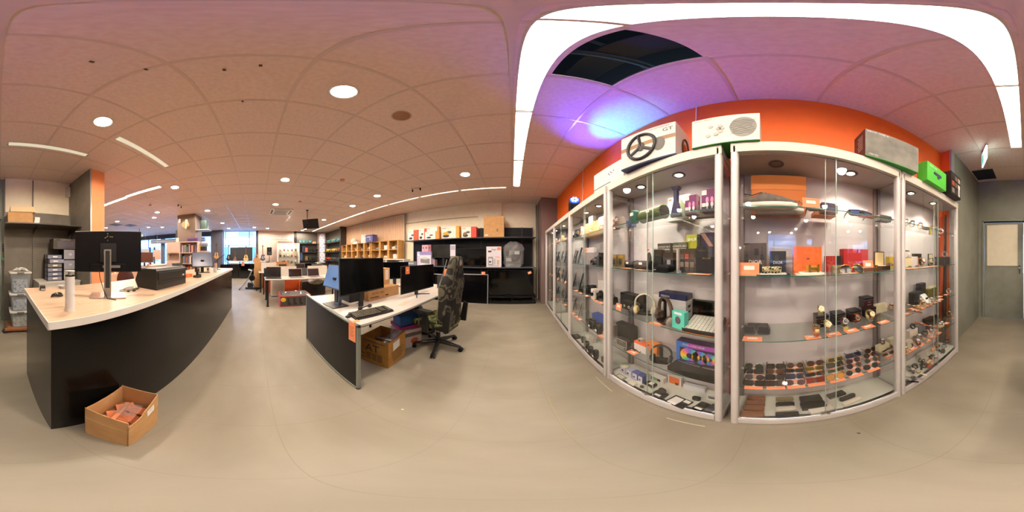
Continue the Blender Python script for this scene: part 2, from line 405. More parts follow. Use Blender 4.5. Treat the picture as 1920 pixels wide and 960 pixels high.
# far wall (street side) with windows
FX = -10.9
mb = MB()
mb.box(FX - .2, FX, .12, 5.2, 0, CEIL_H, PINKW)
mb.box(FX - .2, FX, -2.1, .12, 0, .45, DGREY).box(FX - .2, FX, -13, -2.1, 0, .3, DGREY)
mb.box(FX - .2, FX, -13, -2.95, 2.78, CEIL_H, hexm('4c4f58')).box(FX - .2, FX, -7.2, -6.9, .3, 2.78, hexm('6a6f7a')).box(FX - .2, FX, -10.2, -9.9, .3, 2.78, hexm('6a6f7a'))
struct(mb.build('wall_far'))
struct(MB().box(FX - .02, FX + .04, 2.6, 2.78, 0, CEIL_H, BLACK).build('trim_4'))
struct(MB().box(FX - .02, FX + .05, .02, .14, 0, CEIL_H, hexm('2a2c33')).build('trim_5'))
WPANE = glassm('window_glass', 'e8f4ff', ior=1.45)
def window(n, y0, y1, z0, z1, mull):
    w = struct(MB().box(FX - .1, FX - .09, y0, y1, z0, z1, WPANE).build('window_%d' % n))
    f = MB(); t = .035
    f.box(FX - .13, FX - .05, y0, y0 + t, z0, z1, '8090a8').box(FX - .13, FX - .05, y1 - t, y1, z0, z1, '8090a8').box(FX - .13, FX - .05, y0, y1, z0, z0 + t, '8090a8').box(FX - .13, FX - .05, y0, y1, z1 - t, z1, '8090a8')
    for yy in mull: f.box(FX - .13, FX - .05, yy - .025, yy + .025, z0, z1, '7e90ae')
    f.build('window_frame', parent=w)
    p = bpy.data.lights.new('portal', 'AREA'); p.shape = 'RECTANGLE'; p.size = y1 - y0; p.size_y = z1 - z0
    p.cycles.is_portal = True
    po = bpy.data.objects.new('daylight_portal', p); C.objects.link(po); po.location = (FX - .16, (y0 + y1) / 2, (z0 + z1) / 2); po.rotation_euler = (0, -PI / 2, 0)
window(1, -2.1, .02, .45, CEIL_H, [-.45]); window(2, -6.9, -2.95, .3, 2.78, [-5.4]); window(3, -9.9, -7.2, .3, 2.78, [-8.5]); window(4, -12.8, -10.2, .3, 2.78, [-11.5])
struct(MB().box(FX, FX + .05, -2.1, .02, 2.62, 2.66, hexm('9fb4cf')).build('trim_6'))
# square pillars
struct(MB().box(-6.7, -5.93, -3.1, -2.32, 0, CEIL_H, mat('brown_pillar', '7a685c', .6)).build('wall_pillar'))
struct(MB().box(-10.9, -10.35, -2.95, -2.15, 0, CEIL_H, mat('slate_pillar', '565662', .6)).build('wall_pillar_street'))
# street outside
struct(MB().box(-45, -11.2, -40, 30, -.12, -.02, hexm('9aa2ab', .8)).build('street_ground'))
fc = MB(); fc.box(-27, -26, -40, 25, 0, 3.2, 'c9d6e4').box(-27.2, -25.7, -40, 25, 3.2, 3.9, 'eef3f8').box(-27, -26, -40, 25, 3.9, 9, 'b9c8da')
for k in range(14): fc.box(-26.02, -25.96, -38 + k * 4.4, -35.2 + k * 4.4, .4, 2.8, '6f8db0'); fc.box(-26.02, -25.96, -38 + k * 4.4, -35.6 + k * 4.4, 4.6, 6.6, '8aa5c4')
tag(fc.build('building'), 'pale blue shopping building across the street behind the windows', 'building')
# floor joints lifted edges
mb = MB()
mb.tube([(.245, .62, .001), (.25, .85, .0015), (.255, 1.15, .001)], .0022, hexm('b8a878'), 5)
o = tag(mb.build('floor_seam'), 'thin yellowish open seam in the vinyl floor before the glass cabinets', 'floor seam')
for i, (a, b_) in enumerate((((.72, 1.02), (.735, 1.30)), ((.735, .30), (.725, .52)))):
    mb = MB().tube([(a[0], a[1], .001), (b_[0], b_[1], .001)], .0025, hexm('d8d2b4'), 5); tag(mb.build('floor_seam'), 'short pale seam along the cabinet foot, ' + ['before the camera cabinet', 'before the speaker cabinet'][i], 'floor seam')
for x, y, l in ((-.33, -1.18, 'tiny paper scrap on the floor beside the counter end panel'), (-.62, .78, 'tiny white scrap on the floor in front of the desk end panel'), (.61, -.38, 'small dark crumb on the floor before the sunglasses cabinet')):
    tag(MB().box(-.008, .008, -.005, .005, 0, .003, 'e0d8a0' if x < 0 else '4a4436').build('floor_scrap', loc=(x, y, .0005), rot=30), l, 'scrap')
# ---------------------------------------------------------------- lamps
STRIPE = mat('tube_light', 'fff6e8', emit=LAMP_E['strip'])
st0 = None
NAMES5 = ['nearest the grey door, over the passage', 'second from the grey door', 'straight above the open floor beside the missing tile', 'in front of the missing tile towards the black shelves', 'closest to the black wall shelves']
for k in range(5):
    y0 = -2.16 + k * 1.185; y1 = y0 + 1.165
    t = thing('ceiling_light', 'long bright white recessed strip light, ' + NAMES5[k], 'ceiling light', ((STRIP[0] + STRIP[1]) / 2, (y0 + y1) / 2, CEIL_H), 0, 'bright strip lights in the ceiling line')
    w = (STRIP[1] - STRIP[0]) / 2; l = (y1 - y0) / 2
    h = MB().box(-w - .004, -w, -l, l, -.003, .07, ALU).box(w, w + .004, -l, l, -.003, .07, ALU).box(-w, w, -l - .004, -l, -.003, .07, ALU).box(-w, w, l, l + .004, -.003, .07, ALU).box(-w, w, -l, l, .068, .075, ALU)
    h.build('housing', t)
    MB().box(-w + .002, w - .002, -l + .012, l - .012, .012, .02, STRIPE).build('diffuser', t)
TROUGH = mat('trough_reflector', 'cdbfa9', .3, .2); TLIT = mat('tube_lit', 'fff3df', emit=LAMP_E['trough']); TOFF = mat('unlit_diffuser_glow', 'd2ceb8', emit=.28)  # switched-off diffusers get a faint emission in place of reflected light
def trough(x0, x1, y0, y1, lit, label, group=None, e=None):
    t = thing('recessed_light', label, 'ceiling light', ((x0 + x1) / 2, (y0 + y1) / 2, CEIL_H), 0, group)
    w = (x1 - x0) / 2; l = (y1 - y0) / 2
    m = MB(); m.box(-w, w, -l, l, .04, .045, TROUGH).box(-w, w, -l, -l + .003, -.001, .04, TROUGH).box(-w, w, l - .003, l, -.001, .04, TROUGH).box(-w, -w + .003, -l, l, -.001, .04, TROUGH).box(w - .003, w, -l, l, -.001, .04, TROUGH)
    m.build('housing', t)
    q = .02 if w > l else .004; p = .004 if w > l else .02
    MB().box(-w + q, w - q, -l + p, l - p, .012, .02, lit).build('diffuser', t)
TL2 = mat('tube_lit_far', 'fff3df', emit=LAMP_E['trough'] * 5)
where = ['above the right end of the black shelves', 'above the tall carton on the black shelves', 'above the leaning screen', 'over the left end of the black shelves', 'over the nearest wooden crates', 'over the middle wooden crates', 'over the far wooden crates', 'over the tool shelves', 'in the far corner']
for i, (a, b_) in enumerate(BACKSTRIP):
    trough(b_, a, 3.77, 3.85, TLIT if i < 4 else TL2, 'narrow recessed light of the long rear line, ' + where[i], 'rear line of narrow recessed lights')
trough(-1.24, -.09, -2.12, -2.02, TOFF, 'unlit narrow recessed light with added faint glow before the wall shelf with cartons')
trough(-2.42, -1.26, -1.50, -1.40, TOFF, 'unlit recessed light with added faint glow beside the orange column, above the counter')
SL = mat('tube_lit_side', 'fff3df', emit=14)
trough(-3.18, -3.08, -3.2, -2.08, SL, 'lit slim recessed light behind the counter, nearer piece', 'pair of slim lit lights beside the orange column')
trough(-3.22, -3.12, -4.4, -3.24, SL, 'lit slim recessed light touching the orange column in view, farther piece', 'pair of slim lit lights beside the orange column')

DOWN_E = mat('downlight_glow', 'fff0d8', emit=24)
dl = [(-.93, -1.27, 'above the front end of the wooden counter'), (-.92, .55, 'largest, nearest the camera over the open floor'), (-3.31, .6, 'over the aisle before the laptop tables'), (-.88, 2.98, 'above the gaming chair'),
      (-3.23, 2.97, 'left of the rear ceiling sensor'), (-4.44, 2.99, 'second along the crate wall'), (-5.15, .62, 'beside the cassette air conditioner'), (-6.87, 3.04, 'over the middle crates'), (-7.99, 3.04, 'over the far crates'),
      (-9.73, 3.02, 'in front of the tool shelves'), (-10.3, 3.01, 'closest to the tool shelves'), (-9.87, .7, 'above the wall speaker'), (-9.6, -.1, 'before the street window'), (-3.33, -1.81, 'above the far half of the counter'), (-5.69, -1.75, 'above the brown pillar front'),
      (-5.08, -3.52, 'behind the brown pillar'), (-5.74, -4.14, 'farther behind the brown pillar'), (-5.19, -5.92, 'above the stained ceiling vents'), (-5.88, -7.72, 'beside the orange column edge'), (-7.98, -5.18, 'before the projector'),
      (-8.18, -7.66, 'over the monitor on the counter'), (-8.09, -1.69, 'behind the brown pillar towards the guitars'), (-9.85, -1.66, 'above the guitars'), (-7.9, -8.5, 'deep in the left hall'), (-7.51, -5.84, 'between the vents and projector')]
d0 = None
for i, (x, y, w) in enumerate(dl):
    lab = 'round recessed downlight ' + w
    if d0 is None:
        d0 = thing('downlight', lab, 'downlight', (x, y, CEIL_H), 0, 'round ceiling downlights')
        MB().lathe([(.105, -.001), (.108, -.006), (.09, -.009), (.085, -.003)], hexm('e8ded0', .4), 28).build('rim', d0)
        MB().lathe([(.0, -.0045), (.084, -.0045), (.084, -.002), (0, -.002)], DOWN_E, 28).build('diffuser', d0)
    else: dup(d0, (x, y, CEIL_H), 0, lab)
    lamp('SPOT', (x, y, CEIL_H - .03), LAMP_E['down'] * (1.3 if i == 1 else 1.0), (1, .84, .68), .08, spot_size=math.radians(172), spot_blend=.25)
# neutral light fittings and ceiling bits
t = thing('ceiling_speaker', 'round brown speaker grille set in the ceiling by the nearest downlight', 'speaker', (-.92, 1.14, CEIL_H))
MB().lathe([(.0, -.004), (.075, -.004), (.08, -.001)], hexm('9d7458', .7), 24).build('grille', t); MB().lathe([(.08, -.001), (.09, -.006), (.094, -.001)], hexm('c3a793'), 24).build('rim', t)
t = thing('air_conditioner', 'square white ceiling cassette air conditioner with slotted grille', 'air conditioner', (-6.0, .92, CEIL_H))
MB().rbox(.84, .84, .03, .05, hexm('e6dfd6'), (0, 0, -.03)).build('cover', t, bevel=.004)
g = MB(); g.box(-.24, .24, -.24, .24, -.036, -.03, 'b7aca2')
for k in range(8): g.box(-.23, .23, -.22 + k * .06, -.20 + k * .06, -.040, -.036, '8f857c')
g.build('grille', t)
v = MB()
for s in (-1, 1): v.box(s * .34 - .03, s * .34 + .03, -.28, .28, -.034, -.0295, '55504c').box(-.28, .28, s * .34 - .03, s * .34 + .03, -.034, -.0295, '55504c')
v.build('air_outlet', t)
for x, y, l in ((-5.7, -6.6, 'nearer stained ceiling vent in the left hall'), (-6.4, -6.2, 'farther stained ceiling vent in the left hall')):
    m = MB(); m.cbox(.6, .6, .012, 'a39088', (0, 0, -.012))
    for k in range(7): m.box(-.26, .26, -.24 + k * .07, -.21 + k * .07, -.016, -.012, '4e4440')
    tag(m.build('ceiling_vent', loc=(x, y, CEIL_H)), l, 'vent')
# sprinklers, sensors, hooks
def sensor(x, y, label, c='d88f6c'):
    m = MB(); m.lathe([(.05, 0), (.05, -.012), (.03, -.03), (0, -.032)], hexm(c), 14); tag(m.build('smoke_detector', loc=(x, y, CEIL_H)), label, 'detector')
sensor(-2.9, 1.7, 'small orange-pink smoke detector over the laptop tables'); sensor(-4.7, 1.3, 'pinkish detector beside the air conditioner'); sensor(-3.3, -4.4, 'pale pink detector left of the brown pillar')
for x, y, l in ((-2.08, 3.12, 'pair of small black microphones hanging before the rear lights'), (-4.57, -2.31, 'pair of small black microphones hanging by the brown pillar')):
    m = MB(); m.tube([(-.12, 0, 0), (-.12, 0, -.04), (-.1, 0, -.07)], .004, BLACK).ell((-.1, 0, -.09), (.018, .018, .035), BLACK).tube([(-.12, 0, -.02), (0, .02, -.03), (.09, 0, -.06)], .004, BLACK).ell((.11, 0, -.09), (.018, .018, .04), BLACK)
    tag(m.build('ceiling_microphone', loc=(x, y, CEIL_H)), l, 'microphone')
m = MB(); m.cyl((0, 0, 0), (0, 0, -.08), .006, hexm('c89a82')).lathe([(.03, -.08), (.05, -.12), (.0, -.12)], hexm('c89a82'), 12)
tag(m.build('ceiling_hook', loc=(-3.95, -2.99, CEIL_H)), 'small pinkish fitting hanging beside the slim lit lights', 'fitting')
for x, y, w in ((-.60, -.48, 'above the counter end'), (-.76, -.15, 'next to the counter downlight'), (-.36, -.57, 'nearest the passage'), (-1.21, -.1, 'over the counter middle'), (-.72, .02, 'over the open floor')):
    m = MB(); m.box(-.012, .012, -.008, .008, -.006, 0, '5b4032').cyl((0, 0, -.006), (.006, 0, -.016), .003, hexm('5b4032'), n=6)
    tag(m.build('ceiling_clip', loc=(x, y, CEIL_H - .003)), 'tiny brown clip on the ceiling grid ' + w, 'clip', 'brown ceiling clips')
m = MB(); m.box(.55, .945, -3.26, -2.81, 0, .004, '26252a').box(.56, .75, -3.25, -2.82, -.001, 0, '1b1b20').box(.76, .935, -3.25, -2.82, -.001, 0, '2c2b31')
tag(m.build('ceiling_hatch', loc=(0, 0, CEIL_H + .004)), 'dark square hatch in the ceiling above the grey door corner', 'hatch')
# exit sign
t = thing('exit_sign', 'lit green and white emergency exit sign hanging by the grey passage wall', 'sign', (.525, -2.12, CEIL_H), 25)
MB().box(-.012, .012, -.13, .13, -.05, 0, 'b9a594').build('bracket', t)
MB().box(-.008, .008, -.15, .15, -.30, -.05, mat('exit_panel', 'dff7f2', .3, emit=1.6)).build('panel', t)
p = MB(); EG = mat('exit_green', '1f9a7a', .3, emit=.8)
p.box(-.010, .010, -.13, -.02, -.275, -.075, EG)
for s in (-1, 1):
    X = s * .0105
    p.add([(X, .02, -.17), (X, .07, -.12), (X, .07, -.155), (X, .13, -.155), (X, .13, -.185), (X, .07, -.185), (X, .07, -.22)], [(0, 1, 2, 3, 4, 5, 6)], EG)
    p.ell((X, -.05, -.11), (.002, .014, .014), WHITE, 8, 5)
    p.add([(X * 1.05, -.04, -.13), (X * 1.05, -.08, -.14), (X * 1.05, -.09, -.2), (X * 1.05, -.11, -.25), (X * 1.05, -.08, -.25), (X * 1.05, -.065, -.2), (X * 1.05, -.04, -.24), (X * 1.05, -.025, -.22)], [(0, 1, 2, 3, 4, 5, 6, 7)], WHITE)
p.build('pictogram', t)
# hanging screen
t = thing('hanging_television', 'small black screen hung tilted from the ceiling over the laptop tables', 'television', (-5.6, 1.82, CEIL_H))
MB().cyl((0, 0, 0), (0, 0, -.5), .014, BLACK).lathe([(.05, 0), (.05, -.02), (0, -.02)], BLACK, 12).build('pole', t)
MB().cbox(.02, .60, .36, BLACK, (0, 0, -.18), T=RT((.02, .12, -.5), ry=18, rz=-40) @ Matrix.Translation((0, 0, -.02))).build('screen', t)
# projector hanging near windows
t = thing('projector', 'small grey-green projector hanging from the ceiling before the left windows', 'projector', (-7.6, -6.6, CEIL_H))
MB().cyl((0, 0, 0), (0, 0, -.35), .015, BLACK).build('pole', t); MB().rbox(.36, .3, .14, .03, hexm('6a7a70'), (0, 0, -.5)).cyl((.18, 0, -.43), (.2, 0, -.43), .04, WHITE).build('body', t)
# blue party light and its glow
t = thing('stage_light', 'small round stage light with glowing blue lens on top of the display cabinets', 'stage light', (.90, 2.24, 2.058), -18)
MB().cyl((0, .07, .07), (0, -.06, .15), .068, hexm('2c3440', .4), r1=.085, n=20).build('body', t)
b = MB(); b.cyl((0, -.06, .15), (0, -.066, .154), .071, mat('led_lens', '2038e8', .2, emit=2.2), n=20)
for a in range(6): b.ell((.038 * math.cos(a), -.072 + .02 * math.sin(a), .160 + .034 * math.sin(a)), (.012, .008, .012), mat('led_dot', 'cfe8ff', emit=12), 8, 5)
b.build('lens', t)
MB().box(-.085, -.065, -.02, .02, 0, .13, BLACK).box(.065, .085, -.02, .02, 0, .13, BLACK).box(-.085, .085, -.02, .02, 0, .006, BLACK).build('bracket', t)
def aim(frm, to): return (Vector(to) - Vector(frm)).to_track_quat('-Z', 'Y').to_euler()
lamp('SPOT', (.93, 2.14, 2.32), LAMP_E['par'], (0, .62, 1), .03, rot=aim((.93, 2.14, 2.32), (.98, 1.3, 3.07)), spot_size=math.radians(34), spot_blend=.9)
lamp('SPOT', (.93, 2.14, 2.34), LAMP_E['par'] * 1.3, (.07, .05, 1), .05, rot=aim((.93, 2.14, 2.34), (.9, 1.15, 3.07)), spot_size=math.radians(82), spot_blend=1.0)
for x, y, l in ((1.17, .55, 'white cable hanging behind the pale boxes on the cabinets'), (1.21, 2.6, 'white cable dropping to the blue stage light')):
    m = MB(); m.tube([(0, 0, CEIL_H), (0, .004, 2.8), (-.012, .01, 2.7), (0, 0, 2.6), (-.01, 0, 2.4), (0, 0, 2.07)], .0045, WHITE, 6)
    tag(m.build('hanging_cable', loc=(x, y, 0)), l, 'cable')
# ---------------------------------------------------------------- glass display cabinets
SHZ = [1.64, 1.265, .88, .49]
BACKP = noise_mat('cabinet_back', [(.4, 'c6bec0'), (.6, 'cec7c7')], 3, 2, .35)
FRAME = hexm('cac5c3', .42, .15); INNERTOP = hexm('a89e9a', .6); BASEW = hexm('cdd0c4', .6)
CABSPOT = mat('cab_spot', 'fff4dc', emit=22)
def cabinet(yc, xf, w, rot, label, spots, wings=True, lampon=(1, 1)):
    t = thing('display_cabinet', label, 'display cabinet', (xf, yc, 0), -90 + rot, 'row of glass display cabinets along the orange wall')
    D = .315; Ht = 2.055; hw = w / 2
    f = MB()
    for s in (-1, 1):
        f.rbox(.042, .05, Ht - .02, .016, FRAME, (s * (hw - .021), .025, .0)); f.rbox(.03, .03, Ht - .09, .008, hexm('8a7f80', .4, .3), (s * (hw - .015), D - .015, .03))
        f.box(s * hw - .01 * (s > 0) - 0, s * hw + .01 * (s < 0), .04, D, 1.985, Ht, FRAME).box(s * hw - .01 * (s > 0), s * hw + .01 * (s < 0), .04, D, .03, .09, FRAME)
    f.build('frame', t, bevel=.003)
    MB().rbox(w, .052, .072, .008, CREAM, (0, .026, Ht - .07), axis='z').box(-hw + .005, hw - .005, .03, D, Ht - .012, Ht, CREAM).build('top_rail', t, bevel=.006)
    MB().box(-hw + .04, hw - .04, .0, .05, .015, .088, FRAME).box(-hw + .05, hw - .05, .012, .03, .088, .094, CHROME).build('bottom_rail', t, bevel=.004)
    MB().box(-hw + .01, hw - .01, .03, D, 1.975, 1.985, INNERTOP).build('ceiling_panel', t)
    MB().box(-hw + .01, hw - .01, .03, D, .03, .088, BASEW).build('floor_panel', t)
    MB().box(-hw + .02, hw - .02, D, D + .008, .03, Ht - .01, BACKP).build('back_panel', t)
    for s in (-1, 1): MB().box(s * (hw - .006) - .002, s * (hw - .006) + .002, .05, D - .03, .09, 1.98, GLASS).build('side_glass', t)
    for s, a, b_, y in ((-1, -hw + .042, .03, .019), (1, -.03, hw - .042, .029)):
        d = MB().box(a, b_, y - .002, y + .002, .094, 1.985, GLASS)
        q = b_ if s < 0 else a
        d.box(q - .0022, q + .0022, y - .0026, y + .0026, .094, 1.985, hexm('a8b8ac', .2)); d.build('sliding_door', t)
    MB().cyl((-.02, .012, .11), (-.02, -.004, .11), .008, CHROME, n=12).box(-.06, -.005, .006, .014, .1, .118, CHROME).build('lock', t)
    for z in SHZ:
        sh = MB().box(-hw + .02, hw - .02, .035, D - .012, z - .007, z, SHELFGLASS).box(-hw + .02, hw - .02, .034, .0352, z - .0065, z - .0005, EDGE)
        for s in (-1, 1):
            for yy in (.07, D - .05): sh.box(s * (hw - .025) - .008, s * (hw - .025) + .008, yy - .006, yy + .006, z - .02, z - .007, WHITE)
        sh.build('shelf', t)
    for x, on in zip(spots, lampon):
        sl = MB().lathe([(.045, -.001), (.047, -.006), (.03, -.009), (.028, -.002)], hexm('4b4038', .4), 22, T=Matrix.Translation((x, .14, 1.975))).build('spot_lamp', t)
        MB().lathe([(0, -.005), (.026, -.005), (.026, -.002), (0, -.002)], CABSPOT if on else hexm('6a5a48', .3), 18, T=Matrix.Translation((x, .14, 1.975))).build('spot_bulb', sl)
        if on: lamp('SPOT', (x, .14, 1.958), LAMP_E['cab'], (1, .88, .72), .02, parent=t, spot_size=math.radians(120), spot_blend=.7)
    return t
CABS = [
    cabinet(.738, .81, 1.0, 0, 'glass display cabinet with portable speakers, headphones and phone accessories', (-.20, .16)),
    cabinet(-.338, .81, 1.06, 0, 'widest glass display cabinet with rows of sunglasses and a shelf of luxury gift boxes', (-.29, .19), lampon=(0, 1)),
    cabinet(-1.392, .81, 1.03, 0, 'glass display cabinet full of watches, last in the row towards the grey door', (-.25, .13)),
    cabinet(1.79, .828, 1.06, -1.9, 'glass display cabinet with cameras and lenses, left of the speaker cabinet', (-.2, .15)),
    cabinet(2.86, .863, 1.06, -1.9, 'narrow-looking glass cabinet with tilted tablets, between camera cabinet and the farthest one', (-.2, .2)),
    cabinet(3.90, .897, 1.0, -1.9, 'farthest glass display cabinet beside the dark pillar', (-.2, .2)),
]

# ---------------------------------------------------------------- generic goods
def price_card(x, y, z, rot, label, group, w=.075, d=.055, stand=0.):
    """orange card with a white sticker, lying (stand=0) or propped up"""
    m = MB(); T = RT(rx=stand)
    m.box(-w / 2, w / 2, -d / 2, d / 2, 0, .0012, ORANGE, T=T).box(-w * .28, w * .26, -d * .05, d * .25, .0012, .0016, PAPER, T=T)
    return tag(m.build('price_card', loc=(x, y, z + (.5 * d * math.sin(math.radians(stand)) if stand else 0)), rot=rot), label, 'price card', group)
R = -90     # goods facing out of the cabinets along the right wall
def carton_box(w, d, h, m, prints=None, name='box', bevel=.0015):
    b = MB().box(-w / 2, w / 2, -d / 2, d / 2, 0, h, m)
    if prints: prints(b, w, d, h)
    return b
def put(mb_, name, x, y, z, rot, label, cat, group=None, bevel=0.):
    return tag(mb_.build(name, loc=(x, y, z), rot=rot, bevel=bevel), label, cat, group)

def sunglasses(frame, lens, style, label, x, y, z, rot, group=None, s=1.0):
    t = thing('sunglasses', label, 'sunglasses', (x, y, z), rot, group)
    FR = frame; r = .024 * s; cxs = .034 * s; up = .018 * s
    out = {'round': [(math.cos(a) * r * .95, math.sin(a) * r * .95) for a in [2 * PI * i / 16 for i in range(16)]],
           'aviator': [(math.cos(a) * r * 1.15 * (1.0 + .08 * math.sin(a)), math.sin(a) * r * .95 - (.003 if math.sin(a) < 0 else 0)) for a in [2 * PI * i / 18 for i in range(18)]],
           'square': rrect(.056 * s, .040 * s, .010 * s, 0, 0, 4), 'narrow': rrect(.058 * s, .026 * s, .010 * s, 0, 0, 4),
           'shield': rrect(.070 * s, .040 * s, .014 * s, 0, 0, 4)}[style]
    tilt = Matrix.Rotation(math.radians(-38), 4, 'X')
    for sgn in (-1, 1):
        T = Matrix.Translation((sgn * cxs * (1.0 if style != 'shield' else .98), -.0, up)) @ tilt @ Matrix.Rotation(math.radians(sgn * 7), 4, 'Z')
        MB().prism([(sgn * p[0], p[1]) for p in out][::sgn], -.001, .001, lens, 'y', T=T).build('lens', t)
    rim = MB(); rr = .0022 if style in ('aviator', 'round') else .0034
    for sgn in (-1, 1):
        T = Matrix.Translation((sgn * cxs * (1.0 if style != 'shield' else .98), -.0, up)) @ tilt @ Matrix.Rotation(math.radians(sgn * 7), 4, 'Z')
        rim.tube([(sgn * p[0] * 1.03, 0, p[1] * 1.03) for p in out], rr * s, FR, 6, True, T=T)
    rim.tube([(-cxs + r * .9, -.004, up + .006), (0, -.008, up + .010), (cxs - r * .9, -.004, up + .006)], rr * s, FR, 6)
    rim.build('rim', t)
    for sgn in (-1, 1):
        hx = sgn * (cxs + r * 1.12)
        MB().tube([(hx, .0, up + .010), (hx * 1.0, .02, up + .010), (hx * .97, .075, up + .002), (hx * .93, .105, .004)], [rr * s * 1.1] * 3 + [rr * .8], FR, 6).build('temple', t)
    return t
def lens_mat(h): return mat('lens_' + h, h, .06, .0)

def watch(x, y, z, rot, label, strap, case, dial, pose='stand', group=None, s=1.0):
    """wrist watch: closed loop on a clear stand, or lying open"""
    t = thing('watch', label, 'watch', (x, y, z), rot, group)
    st = hexm(strap, .4, .7 if strap in ('c9a24a', 'b8b8b8', 'd8c58a', 'c98f6a') else 0.); ca = hexm(case, .25, .8); di = hexm(dial, .3)
    if pose == 'stand': T = RT((0, 0, .048 * s), rx=-28)
    elif pose == 'loop': T = RT((0, 0, .058 * s), rx=-80)
    else: T = RT((0, 0, .012), rx=-90)
    if pose in ('stand', 'loop'):
        R0 = .028 * s; pts = [(math.sin(a) * R0 * .0, R0 - math.cos(a) * R0 * 1.0 - 0, math.sin(a) * R0 * 1.1) for a in [2 * PI * i / 20 for i in range(20)]]
        rings = []
        for i in range(21):
            a = 2 * PI * i / 20; cy_, cz = R0 - math.cos(a) * R0, math.sin(a) * R0 * 1.12; th = .0025; hw = .010 * s
            o_, n_ = (-math.cos(a) * th, math.sin(a) * th), None
            rings.append([(-hw, cy_ + o_[0], cz + o_[1]), (hw, cy_ + o_[0], cz + o_[1]), (hw, cy_ - o_[0], cz - o_[1]), (-hw, cy_ - o_[0], cz - o_[1])])
        MB().loft(rings, st, True, False, False, T=T).build('strap', t)
    else:
        MB().rbox(.020 * s, .003, .075 * s, .003, st, (0, .004, .018 * s), T=T, axis='y').rbox(.020 * s, .003, .075 * s, .003, st, (0, .004, -.093 * s), T=T, axis='y').build('strap', t)
    cs = MB().cyl((0, .003, 0), (0, -.008, 0), .0195 * s, ca, n=20, T=T).cyl((.019 * s, -.003, 0), (.023 * s, -.003, 0), .003, ca, n=8, T=T)
    for q in (-1, 1): cs.box(-.010 * s, .010 * s, -.004, .003, q * .018 * s - .004, q * .018 * s + .004, ca, T=T)
    cso = cs.build('case', t)
    dd = MB().cyl((0, -.008, 0), (0, -.0088, 0), .0165 * s, di, n=20, T=T)
    hm = hexm('f4f0e0' if dial in ('1b1b1e', '20242c', '3a2a24', '2a3a5a') else '22201c')
    dd.box(-.0009, .0009, -.0094, -.0089, 0, .012 * s, hm, T=T).box(0, .009 * s, -.0094, -.0089, -.0009, .0009, hm, T=T)
    for k in range(12):
        a = k * PI / 6; dd.box(-.0008, .0008, -.0093, -.0088, .0125 * s, .0155 * s, hm, T=T @ Matrix.Rotation(a, 4, 'Y'))
    dd.build('dial', cso)
    if pose == 'stand':
        k = MB().rbox(.034, .026, .003, .004, FROST, (0, .016, 0)).box(-.006, .006, .012, .02, .003, .024, FROST)
        k.build('watch_stand', t)
    return t
# ---------------------------------------------------------------- goods in the glass cabinets
def gbox(name, label, px0, px1, X, z, h, d, col, cat='box', prints=None, turn=0., group=None):
    """a box whose front face stands at x = X between two photo columns"""
    y0, y1 = yx(px0, X), yx(px1, X); w = abs(y0 - y1)
    m = MB().box(-w / 2, w / 2, 0, d, 0, h, col)
    if prints: prints(m, w, d, h)
    return put(m, name, X, (y0 + y1) / 2, z, R + turn, label, cat, group, bevel=.0012)
def place(px, X): return X, yx(px, X)

# ===== widest cabinet: top shelf
z = SHZ[0]
def p(m, w, d, h): m.text('LOUIS VUITTON', .042, '2b1a10', 0, h * .30, -.001).box(-w / 2 - .002, w / 2 + .002, -.002, d + .002, h * .62, h + .002, 'dd7c22')
gbox('shoe_box', 'big orange shoe box with dark lettering behind the grey sneakers', 1409, 1511, 1.03, z, .285, .085, 'd8731a', prints=p)
def sneaker(x, y, zz, rot, label, grp):
    t = thing('sneaker', label, 'shoe', (x, y, zz), rot, grp)
    def sec(u):                                      # half width along the shoe, heel u=0 .. toe u=1
        return .033 + .014 * math.sin(PI * min(1, max(0, (u - .05) / .95)) ** 1.2) - (.030 * max(0, u - .86) / .14) - (.010 * max(0, .1 - u) / .1)
    L = .30; sole = []; up = []; N = 14
    for i in range(N + 1):
        u = i / N; w_ = sec(u); X_ = -L / 2 + L * u
        lift = .006 * max(0, u - .8) / .2
        sole.append([(X_, -w_, lift), (X_, w_, lift), (X_, w_ * 1.04, .030 + lift), (X_, -w_ * 1.04, .030 + lift)])
        top = .098 - .030 * math.sin(PI * min(1, u / .34)) if u < .34 else .098 - (u - .34) / .66 * .052
        if u < .05: top = .100
        w2 = w_ * .96; hh = max(.045, top)
        up.append([(X_, -w2, .03), (X_, -w2 * .98, .03 + (hh - .03) * .5), (X_, -w2 * .62, hh * .96), (X_, 0, hh if u > .36 else hh * .93), (X_, w2 * .62, hh * .96), (X_, w2 * .98, .03 + (hh - .03) * .5), (X_, w2, .03)])
    MB().loft(sole, hexm('e4dfcf', .6), True, True, True).build('sole', t)
    MB().loft(up, noise_mat('grey_suede', [(.4, '67625b'), (.6, '7a746c')], 40, 3, .8), True, True, True).build('upper', t)
    ls = MB()
    for k in range(6):
        X_ = -L / 2 + L * (.40 + k * .055); hz = .100 - (.06 + k * .055) / .66 * .052
        ls.tube([(X_, -.020, hz - .004), (X_ + .004, 0, hz + .004), (X_, .020, hz - .004)], .0028, hexm('35322f'), 6)
    ls.build('laces', t)
    MB().tube([(-L / 2 + .01, -.028, .085), (-L / 2 + .05, -.036, .072), (-L / 2 + .10, -.03, .09), (-L / 2 + .10, .03, .09), (-L / 2 + .05, .036, .072), (-L / 2 + .01, .028, .085)], .004, hexm('4a4641'), 6, True).build('collar', t)
sneaker(.905, .0 - .015, z, R, 'grey suede sneaker with cream sole, front one of the pair on the top glass shelf', 'pair of grey sneakers')
sneaker(1.005, -.075, z, R, 'grey suede sneaker with cream sole, rear one touching the orange shoe box', 'pair of grey sneakers')
x, y = place(1521, .87); price_card(x, y, z, R, 'orange card propped right of the grey sneakers on the top shelf', None, .10, .068, 78)
